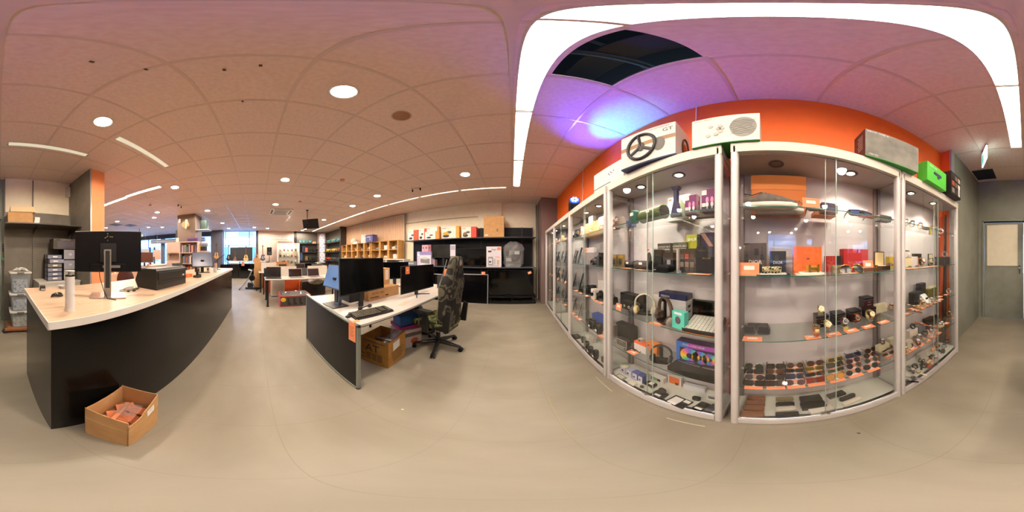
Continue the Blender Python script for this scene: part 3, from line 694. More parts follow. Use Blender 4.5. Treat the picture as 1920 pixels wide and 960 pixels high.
def p(m, w, d, h): m.front(-w * .3, w * .3, h * .4, h * .5, -.001, hexm('5a6690'))
gbox('small_box', 'dark blue small gift box on the top shelf beside the propped orange card', 1541, 1571, .92, z, .065, .06, '2b3150', prints=p)
gbox('flat_box', 'flat orange box lying behind the dark blue small box', 1528, 1568, 1.0, z, .03, .1, 'e07a25')
sunglasses(BLACK, lens_mat('3c4048'), 'square', 'dark square sunglasses on the top shelf, nearest the blue small box', .93, -.315, z, R, None, 1.3)
sunglasses(BLACK, lens_mat('2c3a66'), 'shield', 'black shield sunglasses before an orange card, right end of the top shelf', .93, -.60, z, R, None, 1.4)
x, y = place(1628, .90); price_card(x, y, z + .001, R, 'orange card under the shield sunglasses on the top shelf', None, .12, .10)
gbox('eyewear_case', 'grey eyewear case at the right end of the top shelf', 1650, 1672, .93, z, .045, .07, '6c6660', cat='case')

# ===== widest cabinet: luxury shelf
z = SHZ[1]
def dior(m, w, d, h): m.text('DIOR', .034, 'e6e2da', .0, h * .36, -.001)
gbox('gift_box', 'tall dark violet gift box at the left end', 1395, 1437, 1.0, z, .185, .05, '2a2529', prints=dior)
def dior2(m, w, d, h): m.text('DIOR', .024, 'dcdcdc', .0, h * .48, -.001)
gbox('gift_box', 'shorter blue-black gift box behind the snake pattern bracelets', 1443, 1474, .98, z, .135, .04, '1f2530', prints=dior2)
x, y = place(1405, .86); price_card(x, y, z, R, 'orange card standing in front of the tall dark gift box', None, .105, .07, 86)
m = MB().box(-.09, .09, -.035, .035, 0, .006, '17181a').box(-.075, .07, -.03, .03, .006, .012, 'efece6'); x, y = place(1450, .89)
put(m, 'display_pad', x, y, z, R, 'thin black and white pad under the snake pattern bracelets', 'pad')
SNAKE = noise_mat('snake_leather', [(.0, '2c2820'), (.45, 'd8cfa0'), (.55, '3b3528'), (.62, 'e0d7b0')], 60, 2, .5, constant=True)
for px, l in ((1438, 'left'), (1456, 'right')):
    x, y = place(px, .885); b = MB(); rings = []
    for i in range(21):
        a = 2 * PI * i / 20; rings.append([(math.cos(a) * .027, math.sin(a) * .024, 0), (math.cos(a) * .027, math.sin(a) * .024, .034), (math.cos(a) * .025, math.sin(a) * .022, .034), (math.cos(a) * .025, math.sin(a) * .022, 0)])
    b.loft(rings, SNAKE, True, False, True); put(b, 'bracelet', x, y, z + .0125, R, 'snake pattern leather cuff bracelet, the %s' % ('one nearer the orange card' if l == 'left' else 'one farther from the orange card'), 'bracelet', 'snake pattern bracelets')
def herm(m, w, d, h): m.prism([(-.012, h * .5), (.012, h * .5), (.006, h * .56), (-.006, h * .56)], -.0012, -.001, '8a3a10', 'y')
gbox('gift_box', 'upright bright orange gift box behind the gold H belt buckle', 1488, 1541, 1.0, z, .165, .045, 'f26d1c', prints=herm)
m = MB().rbox(.17, .075, .008, .02, hexm('efe6d2')).rbox(.13, .06, .008, .02, hexm('f5eddc'), (.0, 0, .008)); x, y = place(1519, .885)
put(m, 'dust_bag', x, y, z, R, 'folded cream cloth bag under the gold H buckle', 'cloth')
m = MB(); x, y = place(1524, .88)
for s in (-1, 1): m.box(s * .024 - .006, s * .024 + .006, -.03, -.022, 0, .042, GOLD)
m.box(-.02, .02, -.03, -.022, .016, .026, GOLD).rbox(.085, .034, .030, .016, hexm('d79a3a', .4), (0, .005, .004))
put(m, 'belt', x, y, z + .016, R, 'rolled tan belt with big gold H buckle on a cream cloth', 'belt')
def cart(m, w, d, h): m.front(-w * .14, w * .14, h * .28, h * .32, -.001, hexm('d8b04a'))
gbox('gift_box', 'small red gift box with black edge, beside the bright orange box', 1550, 1569, 1.0, z, .105, .05, 'b3231b', prints=cart)
gbox('gift_box', 'narrow black box against the small red gift box', 1570, 1577, 1.0, z, .105, .05, '17171a')
m = MB().rbox(.125, .05, .045, .02, hexm('8d8062', .5)).box(-.055, .055, -.026, -.024, .024, .028, '2e281c'); x, y = place(1576, .93)
put(m, 'glasses_case', x, y, z, R, 'olive beige hard glasses case in front of the small red gift box', 'case', None, .004)
gbox('gift_box', 'large bright red gift box behind the big round sunglasses', 1582, 1628, 1.0, z, .155, .07, 'b8201f', prints=cart)
sunglasses(GOLD, lens_mat('140c0a'), 'aviator', 'large dark brown round sunglasses in gold rim before the large red box', .88, yx(1598, .88), z, R, None, 1.35)
x, y = place(1592, .86); price_card(x, y, z + .0005, R, 'orange card lying beneath the large brown sunglasses', None, .11, .04)
x, y = place(1628, .93); price_card(x, y, z, R, 'orange card standing behind the gold belt buckle', None, .085, .075, 80)
m = MB().rbox(.15, .035, .024, .012, hexm('5a3524', .5), (0, 0, 0)); x, y = place(1632, .90)
for s in (-1, 1): m.box(s * .012 - .003 + .03, s * .012 + .003 + .03, -.022, -.017, 0, .044, GOLD)
m.box(.014, .046, -.022, -.017, .019, .024, GOLD).box(.014, .046, -.022, -.017, .0, .005, GOLD).box(.014, .046, -.022, -.017, .038, .043, GOLD)
put(m, 'belt', x, y, z, R, 'rolled dark brown belt with square gold buckle near the right end', 'belt')
m = MB().box(-.05, .05, 0, .08, 0, .03, '4a3024').box(-.05, .05, .07, .08, .03, .14, '5a3a2a').front(-.042, .042, .034, .132, .0695, hexm('e9d39c')).box(-.042, .042, .004, .07, .03, .032, 'efe2c0'); x, y = place(1660, .92)
put(m, 'gift_box', x, y, z, R, 'open brown gift box with cream lining at the right end of the luxury shelf', 'box')
m = MB().cyl((0, 0, 0), (0, .0, .012), .028, CHROME, n=18).cyl((0, 0, .012), (0, 0, .02), .02, CHROME, n=18); x, y = place(1668, .885)
put(m, 'belt_buckle', x, y, z + .034, R, 'round silver buckle in the open brown gift box', 'buckle')
gbox('gift_box', 'yellow gift box beside the open brown box', 1668, 1684, 1.0, z, .1, .05, 'd9b51a')

# ===== widest cabinet: watch shelf
z = SHZ[2]
m = MB().rbox(.13, .045, .035, .014, hexm('191818', .35)); x, y = place(1421, 1.02)
m.box(-.012, .012, -.024, .024, .002, .0365, '2a2a2b'); put(m, 'glasses_case', x, y, z, R, 'shiny black glasses case with a strap at the left end of the watch shelf', 'case', None, .006)
sunglasses(hexm('4a4a4c', .3, .8), lens_mat('222226'), 'square', 'lone pair of dark rectangular sunglasses in front of the strapped black case', .95, yx(1418, .95), z, R, None, 1.25)
x, y = place(1411, .875); price_card(x, y, z, R, 'orange card at the left end of the watch shelf, before the lone sunglasses', None, .105, .06)
cl = ['first from the left, under the black dial watch', 'second from the left', 'third from the left', 'fourth from the left', 'fifth, closest to the right side glass']
for i, px in enumerate((1524, 1563, 1597, 1628, 1657)):
    x, y = place(px, .865 if i else .868); price_card(x, y, z, R, 'orange card at the watch shelf edge, ' + cl[i], 'orange cards before the watches', .085, .055)
def tin(px, X, zz, label, col):
    w, h = .085, .085; m = MB().rbox(w, w, h * .78, .008, hexm(col, .3)).rbox(w + .003, w + .003, h * .2, .008, hexm('17161a', .3), (0, 0, h * .79)).box(-w / 2 - .001, w / 2 + .001, -w / 2 - .001, w / 2 + .001, h * .775, h * .79, 'b8b0a8')
    m.box(-.018, .018, -w / 2 - .001, -w / 2, h * .32, h * .35, 'c8c0b8').box(-.012, .012, -w / 2 - .001, -w / 2, h * .56, h * .58, 'c8c0b8')
    x, y = place(px, X + w / 2); put(m, 'watch_tin', x, y, zz, R, label, 'box', 'dark watch tins', .0)
for px, l, c in ((1539, 'left end of the dark watch tins, with a watch on its lid', '1d1617'), (1570, 'second dark watch tin in the row, bluish front', '1a1a26'), (1600, 'third dark watch tin in the row, reddish front', '2a1315'), (1629, 'fourth dark watch tin, carrying another tin', '1b1420')): tin(px, .99, z, l, c)
tin(1624, .99, z + .0865, 'dark red watch tin stacked on the end of the tin row', '33131a')
watch(1.0, yx(1540, 1.0), z + .086, R, 'gold watch with pale dial standing on top of the leftmost dark tin', 'd8c58a', 'd8c58a', 'efe6c8')
watch(.875, yx(1530, .875), z + .002, R, 'chunky gold watch with black dial lying on the first orange card', 'c98f6a', 'c9a24a', '1b1b1e', 'loop', None, 1.1)
watch(.93, yx(1553, .93), z, R, 'gold bracelet watch with cream dial on a clear stand, second from the left', 'd8c58a', 'd8c58a', 'efe6c8')
watch(.93, yx(1585, .93), z, R, 'steel watch with dark dial and brown strap on a clear stand', '5a3a2a', 'b8b8b8', '20242c')
m = MB().rbox(.035, .004, .02, .009, hexm('b9b348'), axis='y'); put(m, 'tag', .90, yx(1586, .90), z, R, 'small rounded yellow tag below the steel watch', 'tag')
watch(.95, yx(1608, .95), z, R, 'brown leather watch with copper case on a clear stand', '7a3c1e', 'b87040', '3a2a24')
watch(.93, yx(1635, .93), z, R, 'broad all-gold watch on a clear stand nearest the side glass', 'd8c58a', 'c9a24a', 'efe6c8', 'stand', None, 1.25)

# ===== widest cabinet: sunglasses shelf
z = SHZ[3]
cols = [1414, 1454, 1491, 1528, 1566, 1600, 1632, 1664]
rowX = [.872, .94, 1.008, 1.075]
styles = [['square', 'aviator', 'square', 'aviator'], ['shield', 'square', 'aviator', 'square'], ['aviator', 'square', 'narrow', 'round'], ['shield', 'narrow', 'narrow', 'aviator'],
          ['aviator', 'narrow', 'square', 'square'], ['round', 'round', 'aviator', 'shield'], ['aviator', 'round', 'round', 'aviator'], [None, 'narrow', 'narrow', 'round']]
fr = {'b': BLACK, 'g': GOLD, 's': CHROME, 't': hexm('5a3218', .3), 'y': hexm('c9b04a', .3), 'w': hexm('e4cfc0', .3, .6), 'n': hexm('20305e', .3)}
look = [['b', 'w', 'b', 's'], ['b', 'b', 't', 'b'], ['w', 'n', 'b', 't'], ['t', 'b', 'g', 't'], ['g', 's', 'b', 'y'], ['s', 't', 's', 'n'], ['s', 's', 'b', 't'], [None, 's', 'b', 't']]
lz = [['12100e', '3a2a30', '121216', '1d2a1c'], ['231812', '14141a', '4a2a1c', '1c1414'], ['4a3038', '1a1a30', '10100f', '3a2014'], ['7a2018', '12141a', '4a4a10', '3a2418'], ['c08a3a', '1f3018', '2a2a20', '3a3424'], ['2a2a2e', '20202a', '3a2024', '141830'], ['1d1d20', '30302c', '2a1a18', '2a1614'], [None, '16181a', '26241e', '241814']]
fn = {'b': 'black', 'g': 'gold-rimmed', 's': 'silver-rimmed', 't': 'tortoise brown', 'y': 'yellow-framed', 'w': 'pale gold rimmed', 'n': 'dark blue'}
coln = ['first column from the left', 'second column', 'third column', 'fourth column, by the door edge', 'fifth column', 'sixth column', 'seventh column', 'last column by the side glass']
rown = ['front row', 'second row', 'third row', 'back row']
for i, px in enumerate(cols):
    for j in range(4):
        if not styles[i][j]: continue
        X = rowX[j]; y = yx(px + (0, 1, -1, 0)[j], X)
        if j < 3 or True:
            price_card(X - .020, y, z, R, 'orange card under sunglasses, %s, %s, low shelf' % (coln[i], rown[j]), 'orange cards beneath the sunglasses rows', .095, .062)
        sunglasses(fr[look[i][j]], lens_mat(lz[i][j]), styles[i][j], '%s %s sunglasses, %s, %s of the low shelf' % (fn[look[i][j]], styles[i][j], coln[i], rown[j]), X - .005, y, z + .002, R + random.uniform(-5, 5), 'rows of sunglasses on the low glass shelf', .94)
m = MB().tube([(math.cos(a) * .009, math.sin(a) * .009, .002) for a in [2 * PI * k / 14 for k in range(14)]], .0012, GOLD, 5, True)
put(m, 'ring', .90, yx(1655, .90), z, R, 'thin gold ring lying near the side glass on the sunglasses shelf', 'ring')

# ===== widest cabinet: cases on the floor panel
z = .0885
def case(px, X, w, d, h, col, label, r=.018, grp=None, zz=None, turn=0):
    m = MB().rbox(w, d, h, min(r, d / 2.2), hexm(col, .45)); m.box(-w / 2 + .01, w / 2 - .01, -d / 2 - .0006, -d / 2, h * .5, h * .53, '2a2018')
    x, y = place(px, X); put(m, 'glasses_case', x, y, z if zz is None else zz, R + turn, label, 'case', grp, .003)
LE = '8a5a3c'
for i, (px, X, l) in enumerate(((1411, .865, 'front'), (1413, .935, 'second'), (1416, .995, 'third'), (1418, 1.06, 'rear'))): case(px, X, .125 - i * .002, .05, .028, LE, 'brown leather glasses case, %s one of the brown column' % l, .008, 'brown leather cases')
case(1476, .862, .125, .035, .03, '2b2a26', 'long black wedge case at the front of the second column', .004)
case(1474, .925, .115, .05, .025, 'd9d3c6', 'white rounded flat case in the second column')
case(1472, .975, .115, .045, .035, '1d1c1c', 'black oval case behind the white flat case', .022)
case(1471, 1.05, .115, .04, .02, '8a7a56', 'olive soft case at the back of the second column', .008)
case(1525, .93, .15, .075, .035, '26241f', 'large black flat case in the third column, front one', .004)
case(1520, 1.01, .14, .075, .04, '2a2825', 'large black soft case behind the front black case', .006)
case(1540, .872, .14, .055, .022, 'e6e2d6', 'white flat case at the foot of the third column', .006, turn=6)
case(1568, 1.02, .13, .06, .02, '2c2b28', 'flat black folded case under the sunglasses shelf edge', .004, turn=8)
case(1589, .95, .125, .035, .03, '2b2b27', 'dark slim curved case in the fourth column', .016, turn=10)
case(1598, .885, .14, .04, .03, 'e6dfce', 'white slim case at the right of the floor panel', .018, turn=10)

# ===== speaker cabinet: top shelf
z = SHZ[0]
def jcyl(px, X, zz, r, h, col, label, lying=False, L=None, turn=0):
    t = thing('portable_speaker', label, 'speaker', (X, yx(px, X), zz), R + turn)
    c = noise_mat('mesh_' + col, [(.4, col), (.6, col)], 60, 2, .8)
    if lying:
        MB().cyl((-L / 2, 0, r), (L / 2, 0, r), r, hexm(col, .8), n=24).build('body', t)
        for s in (-1, 1): MB().cyl((s * L / 2, 0, r), (s * (L / 2 + .006), 0, r), r * .85, hexm('2a2a28', .4), n=24).tube([(s * L / 2, math.cos(a) * r, r + math.sin(a) * r) for a in [2 * PI * k / 24 for k in range(24)]], r * .1, hexm(col, .6), 6, True).build('end_cap', t)
        MB().front(-.02, .015, r * 1.1, r * 1.1 + .018, -r * .99 - .002, PAPER).build('sticker', t)
    else:
        MB().lathe([(r * .9, 0), (r, .01), (r, h - .01), (r * .9, h), (0, h)], hexm(col, .8), 24).build('body', t)
        MB().box(-.018, .018, -r - .001, -r + .004, h * .55, h * .8, PAPER).build('sticker', t)
    return t
def p(m, w, d, h): m.front(-w * .3, w * .3, h * .5, h * .75, -.001, hexm('f5c8b0'))
gbox('small_box', 'small red box at the left end of the top speaker shelf', 1146, 1154, .95, z, .10, .06, 'c8402a', prints=p)
jcyl(1162, .95, z, .045, .11, '6c6058', 'grey-brown upright cylinder speaker beside the red box')
gbox('small_box', 'blue small box with white top between the cylinder speakers', 1174, 1184, .98, z, .06, .06, '2a3f70')
jcyl(1190, .90, z, .035, .10, '1f5a4a', 'dark green upright cylinder speaker with a white sticker')
jcyl(1224, .93, z, .050, .10, '4c5a34', 'large olive green boombox speaker lying on the top shelf', True, .24, -8)
def jb(m, w, d, h): m.front(-w * .45, -w * .3, h * .85, h * .93, -.001, hexm('e2562a')).prism([(-w * .1, h * .1), (w * .4, h * .05), (w * .3, h * .6), (w * .1, h * .9)], -.002, -.001, '5a6048', 'y').front(w * .25, w * .45, h * .04, h * .12, -.001, hexm('e2562a'))
gbox('speaker_box', 'white box with a small red square and green speaker picture behind the blue stand', 1252, 1294, 1.04, z - .0, .20, .06, 'dcdcd8', prints=jb)
t = thing('microphone_stand', 'dark blue desk stand rising on the top shelf before the lamp boxes', 'stand', (.93, yx(1268, .93), z), R)
MB().prism([(-.04, 0), (.04, 0), (.014, .11), (.012, .2), (-.012, .2), (-.014, .11)], -.015, .015, '2c3058', 'y').build('column', t); MB().prism([(-.02, .2), (.02, .2), (.03, .222), (-.03, .222)], -.02, .02, '23264a', 'y').build('head', t)
def hue(m, w, d, h):
    m.front(-w / 2, w / 2, 0, h * .35, -.0008, hexm('2a1838')); m.front(-w * .48, -w * .12, h * .74, h * .97, -.0012, PAPER).front(-w * .46, -w * .2, h * .22, h * .38, -.0012, PAPER)
    for s in (-.08, .25): m.ell((w * s, -.001, h * .50), (w * .11, .0015, h * .15), hexm('f49ac8'), 10, 7).ell((w * s, -.0015, h * .30), (w * .11, .0015, h * .11), PAPER, 10, 7).box(w * s - w * .04, w * s + w * .04, -.003, -.001, h * .12, h * .22, 'c8c8d0')
    m.box(w / 2, w / 2 + .001, 0, d, 0, h, 'd8cfc0').box(w / 2 + .001, w / 2 + .002, d * .3, d * .6, h * .5, h * .7, 'd86a40')
gbox('lamp_box', 'purple-pink box showing two candle bulbs, the left one of two', 1284, 1306, .92, z, .135, .06, '7a2a68', prints=hue)
gbox('lamp_box', 'purple-pink box showing two candle bulbs, the right one by the post', 1315, 1342, .90, z, .15, .06, '7a2a68', prints=hue)
gbox('game_box', 'long dark box with small print lying behind the lamp boxes', 1300, 1352, 1.02, z, .05, .06, '3a3026')

# speaker cabinet: second shelf
z = SHZ[1]
def bl(m, w, d, h): m.ell((0, -.006, h * .4), (w * .3, .006, h * .25), hexm('3a3a34'), 10, 7).front(-w * .4, w * .4, h * .72, h * .95, -.001, hexm('c9a23a'))
gbox('blister_pack', 'clear brown blister pack with dark plugs, left end of the second shelf', 1146, 1156, .96, z, .12, .02, '8a7040', cat='package', prints=bl)
gbox('blister_pack', 'clear brown blister pack with dark plugs, right beside the first one', 1158, 1169, .96, z, .12, .02, '94794a', cat='package', prints=bl)
jcyl(1181, 1.0, z, .030, .10, '221f1e', 'black tube speaker lying on the second shelf, rear one', True, .13)
jcyl(1207, .93, z, .034, .10, '4a423c', 'grey-brown tube speaker with a red badge lying in front', True, .15)
x, y = place(1177, .90); price_card(x, y, z, R, 'orange card under the rear black tube speaker', None, .085, .05)
x, y = place(1200, .865); price_card(x, y, z, R, 'orange card under the grey-brown tube speaker', None, .09, .05)
def jb2(m, w, d, h): m.front(-w * .4, -w * .05, h * .88, h * .96, -.001, hexm('e2562a')).ell((0, -.004, h * .45), (w * .32, .004, h * .36), hexm('3a3a3c'), 12, 8)
gbox('speaker_box', 'white upright box with a dark handset picture on the second shelf', 1211, 1225, 1.0, z, .17, .05, 'd8d8d8', prints=jb2)
def pb(m, w, d, h): m.text('ULTIMATE USB-C', .016, 'e8e8e8', 0, h * .86, -.001).text('POWER BANK', .018, 'e8e8e8', 0, h * .76, -.001).front(-w * .45, w * .45, h * .05, h * .55, -.001, hexm('1b1b1c'))
gbox('power_bank_box', 'dark power bank package with white lettering, the left one', 1233, 1257, 1.03, z, .205, .04, '3a3a34', prints=pb)
gbox('power_bank_box', 'dark power bank package with a yellow-green edge, right of the first', 1262, 1287, 1.02, z, .205, .04, '4a4c30', prints=pb)
def bk(m, w, d, h): m.text('JBL', .02, '3a3a3a', 0, h * .5, -.001)
gbox('electronics_box', 'tall black package in front of the left power bank package', 1226, 1240, .97, z, .155, .04, '191817', prints=bk)
def cam_(m, w, d, h): m.front(-w * .1, w * .25, h * .35, h * .6, -.001, hexm('a0a0a0'))
gbox('electronics_box', 'black glossy package with a small grey label between the black boxes', 1243, 1262, .95, z, .13, .04, '211f1e', prints=cam_)
m = MB().box(-.04, .04, -.03, .03, 0, .012, '22241f').box(-.04, .04, -.026, -.024, .012, .1, '3a3a34')
def tw(m, w, d, h):
    for i in range(3):
        for j in range(2): m.front(-w * .4 + i * w * .28, -w * .4 + i * w * .28 + w * .2, h * .2 + j * h * .35, h * .42 + j * h * .35, -.001, hexm(['7a7468', '56524a', '8a6a5a', 'a33a34', '6c6a60', '3c3a36'][i * 2 + j]))
gbox('game_set_box', 'black grid-printed electronics box with red label in the middle of the second shelf', 1272, 1306, .97, z, .155, .05, '2a2826', prints=tw)
def sh(m, w, d, h): m.text('SHURE', .03, 'eeeee0', w * .02, h * .86, -.001).front(-w * .3, w * .2, h * .1, h * .55, -.001, hexm('5a5a3a')).box(w * .3, w / 2, -.001, 0, 0, h, '2a2018')
gbox('microphone_box', 'bright green and yellow box with white lettering', 1287, 1312, 1.05, z, .26, .05, '9a9a1c', prints=sh)
def dark(m, w, d, h): m.tube([(-w*.2+w*.4*k/16, -.002, h*.55+.006*math.sin(k*2.1)) for k in range(17)], .0012, hexm('b89a4a'), 5)
gbox('headset_box', 'large black box with gold script at the right end of the second shelf', 1306, 1344, .94, z, .165, .09, '17151a', prints=dark)
gbox('game_box', 'tall dark purple box with an arm picture behind the black box with gold script', 1313, 1350, 1.06, z, .27, .04, '2c2040', prints=lambda m, w, d, h: m.prism([(-w * .5, h * .98), (-w * .25, h * .98), (w * .35, h * .5), (w * .2, h * .45)], -.002, -.001, 'a87a6a', 'y').ell((-w * .1, -.002, h * .5), (w * .2, .002, h * .1), hexm('7a9ac8'), 12, 6))
m = MB().box(-.065, .065, -.04, .04, 0, .028, BLACK).box(-.05, -.03, -.0405, -.04, .012, .016, 'd0d0d0'); x, y = place(1243, .875); put(m, 'set_top_box', x, y, z, R, 'flat black set-top box at the front of the second shelf', 'electronics', None, .002)
m = MB().box(-.055, .055, -.035, .035, 0, .016, '202022'); x, y = place(1249, .88); put(m, 'set_top_box', x, y, z + .0285, R - 8, 'smaller black box lying on the flat set-top box', 'electronics', None, .002)
m = MB().prism([(.016 * math.cos(k * PI / 3), .016 * math.sin(k * PI / 3)) for k in range(6)], 0, .014, FROST); x, y = place(1273, .865); put(m, 'clear_puck', x, y, z, R, 'small clear hexagonal puck at the shelf edge', 'puck')
x, y = place(1311, .86); price_card(x, y, z, R, 'orange card before the black box with gold script', None, .14, .055)
gbox('earphone_box', 'white narrow box leaning beside the grid-printed box', 1268, 1272, .95, z, .15, .03, 'b8b0a8')

# speaker cabinet: third shelf
z = SHZ[2]
m = MB().box(-.03, .03, -.03, .03, 0, .05, '2a2526').box(-.028, .028, -.028, .028, .05, .07, '161616').tube([(-.02, 0, .07), (0, 0, .1), (.02, 0, .07)], .003, BLACK)
x, y = place(1151, .95); put(m, 'electronics_adapter', x, y, z, R, 'black adapter with thin cable at the left end of the third shelf', 'adapter')
gbox('electronics_box', 'black amplifier box with two round sockets, third shelf', 1166, 1185, .93, z, .075, .09, '1b1817', prints=lambda m, w, d, h: [m.cyl((s, 0, h * .4), (s, -.004, h * .4), .012, hexm('d8cfc0'), n=14).cyl((s, -.004, h * .4), (s, -.005, h * .4), .007, BLACK, n=14) for s in (-w * .25, w * .2)])
gbox('electronics_box', 'larger black box behind the amplifier box', 1163, 1197, 1.0, z, .125, .08, '161616')
x, y = place(1160, .87); price_card(x, y, z, R, 'orange card standing at the left of the third shelf', None, .075, .06, 80)
m = MB().cyl((-.02, 0, .03), (.03, .03, .1), .022, hexm('4a443c', .4), n=18); x, y = place(1187, .90); put(m, 'portable_speaker', x, y, z - .008, R, 'small dark cylinder speaker leaning between amplifier box and white headphones', 'speaker')
def headphones(x, y, zz, rot, label, band, cup, pad, stand=None, s=1.0, flip=0):
    t = thing('headphones', label, 'headphones', (x, y, zz), rot)
    rr = .082 * s; top = .175 * s; pts = [(math.cos(a) * rr, 0, top - rr + math.sin(a) * rr) for a in [PI * k / 16 for k in range(17)]]
    pts = [(rr * 1.0, 0, top - rr - .045 * s)] + pts + [(-rr * 1.0, 0, top - rr - .045 * s)]
    rings = []
    for q in pts:
        c = Vector((0, 0, top - rr)); v = (Vector(q) - c); v = v.normalized() if q[2] > top - rr else Vector((q[0], 0, 0)).normalized()
        for_ = []
        for dy, dr in ((-.014, 0), (-.010, .007), (.010, .007), (.014, 0), (.010, -.005), (-.010, -.005)): for_.append(tuple(Vector(q) + v * dr * s + Vector((0, dy * s, 0))))
        rings.append(for_)
    MB().loft(rings, hexm(band, .5), True, True, True).build('headband', t)
    for sg in (-1, 1):
        T = Matrix.Translation((sg * rr * .93, 0, top - rr - .065 * s)) @ Matrix.Rotation(math.radians(sg * 10), 4, 'Y')
        ec = MB().lathe([(.0, .016 * s), (.026 * s, .015 * s), (.036 * s, .008 * s), (.038 * s, 0)], hexm(cup, .35), 24, T=T @ Matrix.Rotation(sg * PI / 2, 4, 'Y')).build('ear_cup', t)
        MB().lathe([(.038 * s, 0), (.040 * s, -.008 * s), (.036 * s, -.02 * s), (.02 * s, -.02 * s), (.0, -.012 * s)], hexm(pad, .7), 24, T=T @ Matrix.Rotation(sg * PI / 2, 4, 'Y')).build('ear_pad', ec)
    if stand:
        b = MB().rbox(.12, .09, .012, .02, hexm(stand, .4)).box(-.012, .012, -.006, .006, .012, top - .008, hexm(stand, .4)).cyl((0, -.02, top - .012), (0, .02, top - .012), .012, hexm(stand, .4), n=12)
        b.build('headphone_stand', t)
    return t
headphones(.93, yx(1209, .93), z + .02, R + 28, 'white and cream over-ear headphones on a low black stand', 'd8cfb4', 'd8d6d2', 'e0c98a', '151515', .95)
headphones(.92, yx(1247, .92), z + .005, R - 24, 'brown and silver over-ear headphones hanging on a tall black stand', '5a4636', '9a8f86', '4a3a2a', '0f0f10', 1.05)
def den(m, w, d, h): m.box(-w / 2 - .002, w / 2 + .002, -.002, d + .002, h * .80, h + .002, '22264a').text('DENON', .022, 'e6e6ee', -w * .25, h * .88, -.003).box(w / 2, w / 2 + .001, d * .3, d * .7, h * .5, h * .6, '2a2a2a').box(w / 2, w / 2 + .001, d * .3, d * .7, h * .3, h * .38, '2a2a2a')
gbox('headphone_box', 'big white box with dark blue lid and white lettering', 1236, 1286, 1.0, z, .205, .10, 'c9c6c6', prints=den)
gbox('headphone_box', 'white box half hidden left of the dark blue lidded box', 1222, 1235, 1.0, z, .18, .09, 'd0ccc8')
def mo(m, w, d, h): m.ell((0, -.002, h * .52), (w * .22, .005, h * .22), hexm('6a5a62'), 14, 9).front(-w * .3, w * .3, h * .84, h * .97, -.001, PAPER).box(w / 2, w / 2 + .001, 0, d, 0, h, '47b8a4')
gbox('mouse_box', 'turquoise box with a dark computer mouse picture', 1259, 1284, .87, z, .125, .045, '62d4c0', prints=mo, turn=-8)
x, y = place(1231, .862); price_card(x, y, z, R, 'orange card at the front edge before the brown headphones', None, .105, .055)
m = MB().rbox(.21, .012, .17, .01, hexm('191c20', .25), axis='y').front(-.1, .1, .01, .16, -.0065, SCREEN); put(m, 'tablet', 1.07, yx(1324, 1.07), z, R, 'dark tablet standing against the cabinet back behind the pad controller', 'tablet')
t = thing('pad_controller', 'white-key grid pad controller with orange base lying on the third shelf', 'controller', (.955, yx(1322, .955), z + .014), R)
T = RT(rx=14)
MB().rbox(.24, .2, .012, .01, hexm('d86a20', .5), (0, 0, -.006), T=T).build('orange_case', t); MB().rbox(.235, .19, .022, .01, hexm('1a1718', .4), (0, 0, .006), T=T).build('body', t)
k = MB()
for i in range(9):
    for j in range(8): k.box(-.108 + i * .024, -.108 + i * .024 + .0205, -.082 + j * .0205, -.082 + j * .0205 + .0175, .028, .0325, 'd8d8cc', T=T)
k.build('pads', t)

# speaker cabinet: fourth shelf
z = SHZ[3]
gbox('electronics_box', 'pale box at the left end of the fourth shelf', 1142, 1152, .95, z, .14, .06, '8a7c74')
gbox('electronics_box', 'black stacked device behind the small amplifier speaker', 1155, 1184, .99, z, .17, .08, '1c1a19')
t = thing('guitar_amplifier_speaker', 'small black amplifier-style speaker with white piping', 'speaker', (.905, yx(1169, .905), z), R + 6)
MB().rbox(.135, .05, .085, .014, hexm('1c1b1a', .6), axis='y').build('body', t, bevel=.003); MB().front(-.056, .056, .012, .07, -.0265, hexm('5b5648', .9)).tube([(p_[0], -.027, p_[1] + .0425) for p_ in rrect(.125, .072, .01)], .0016, WHITE, 6, True).front(-.018, .018, .054, .062, -.0275, hexm('8a8270')).build('grille', t)
k = MB()
for i in range(5): k.cyl((-.04 + i * .016, 0, .085), (-.04 + i * .016, 0, .093), .005, CHROME, n=10)
k.build('knobs', t)
def ow(m, w, d, h): m.box(-w / 2 - .001, w / 2 + .001, -.001, d + .001, h * .82, h + .001, 'f0703a')
gbox('phone_accessory_box', 'white box with bright orange lid on the fourth shelf', 1189, 1211, .93, z, .10, .06, 'd8d4d0', prints=ow)
gbox('phone_accessory_box', 'orange box behind the black headphones', 1212, 1232, .97, z, .11, .06, 'e8893a')
m = MB().rbox(.04, .035, .03, .004, hexm('b8b4ae')).box(-.012, .012, -.019, -.0175, .006, .024, '3a3630'); put(m, 'small_camera', .96, yx(1202, .96), z + .102, R, 'little boxy camera on top of the orange-lidded box', 'camera')
headphones(.93, yx(1240, .93), z - .0, R + 22, 'black over-ear headphones on a black stand in front of the orange box', '33322f', '2f2e2c', '3a3834', '141414', .92)
x, y = place(1186, .872); price_card(x, y, z + .012, R, 'orange card lying on dark cables on the fourth shelf', None, .09, .06)
m = MB()
for k in range(5): m.tube([(-.07 + k * .02 + .03 * math.cos(a), .02 * math.sin(a) + .01 * k - .02, .004 + .0045 * (k % 3)) for a in [2 * PI * i / 18 for i in range(18)]], .003, hexm('2a2622'), 6, True)
x, y = place(1190, .90); put(m, 'cable_bundle', x, y, z, R, 'bundle of coiled dark cables on the fourth shelf', 'cable')
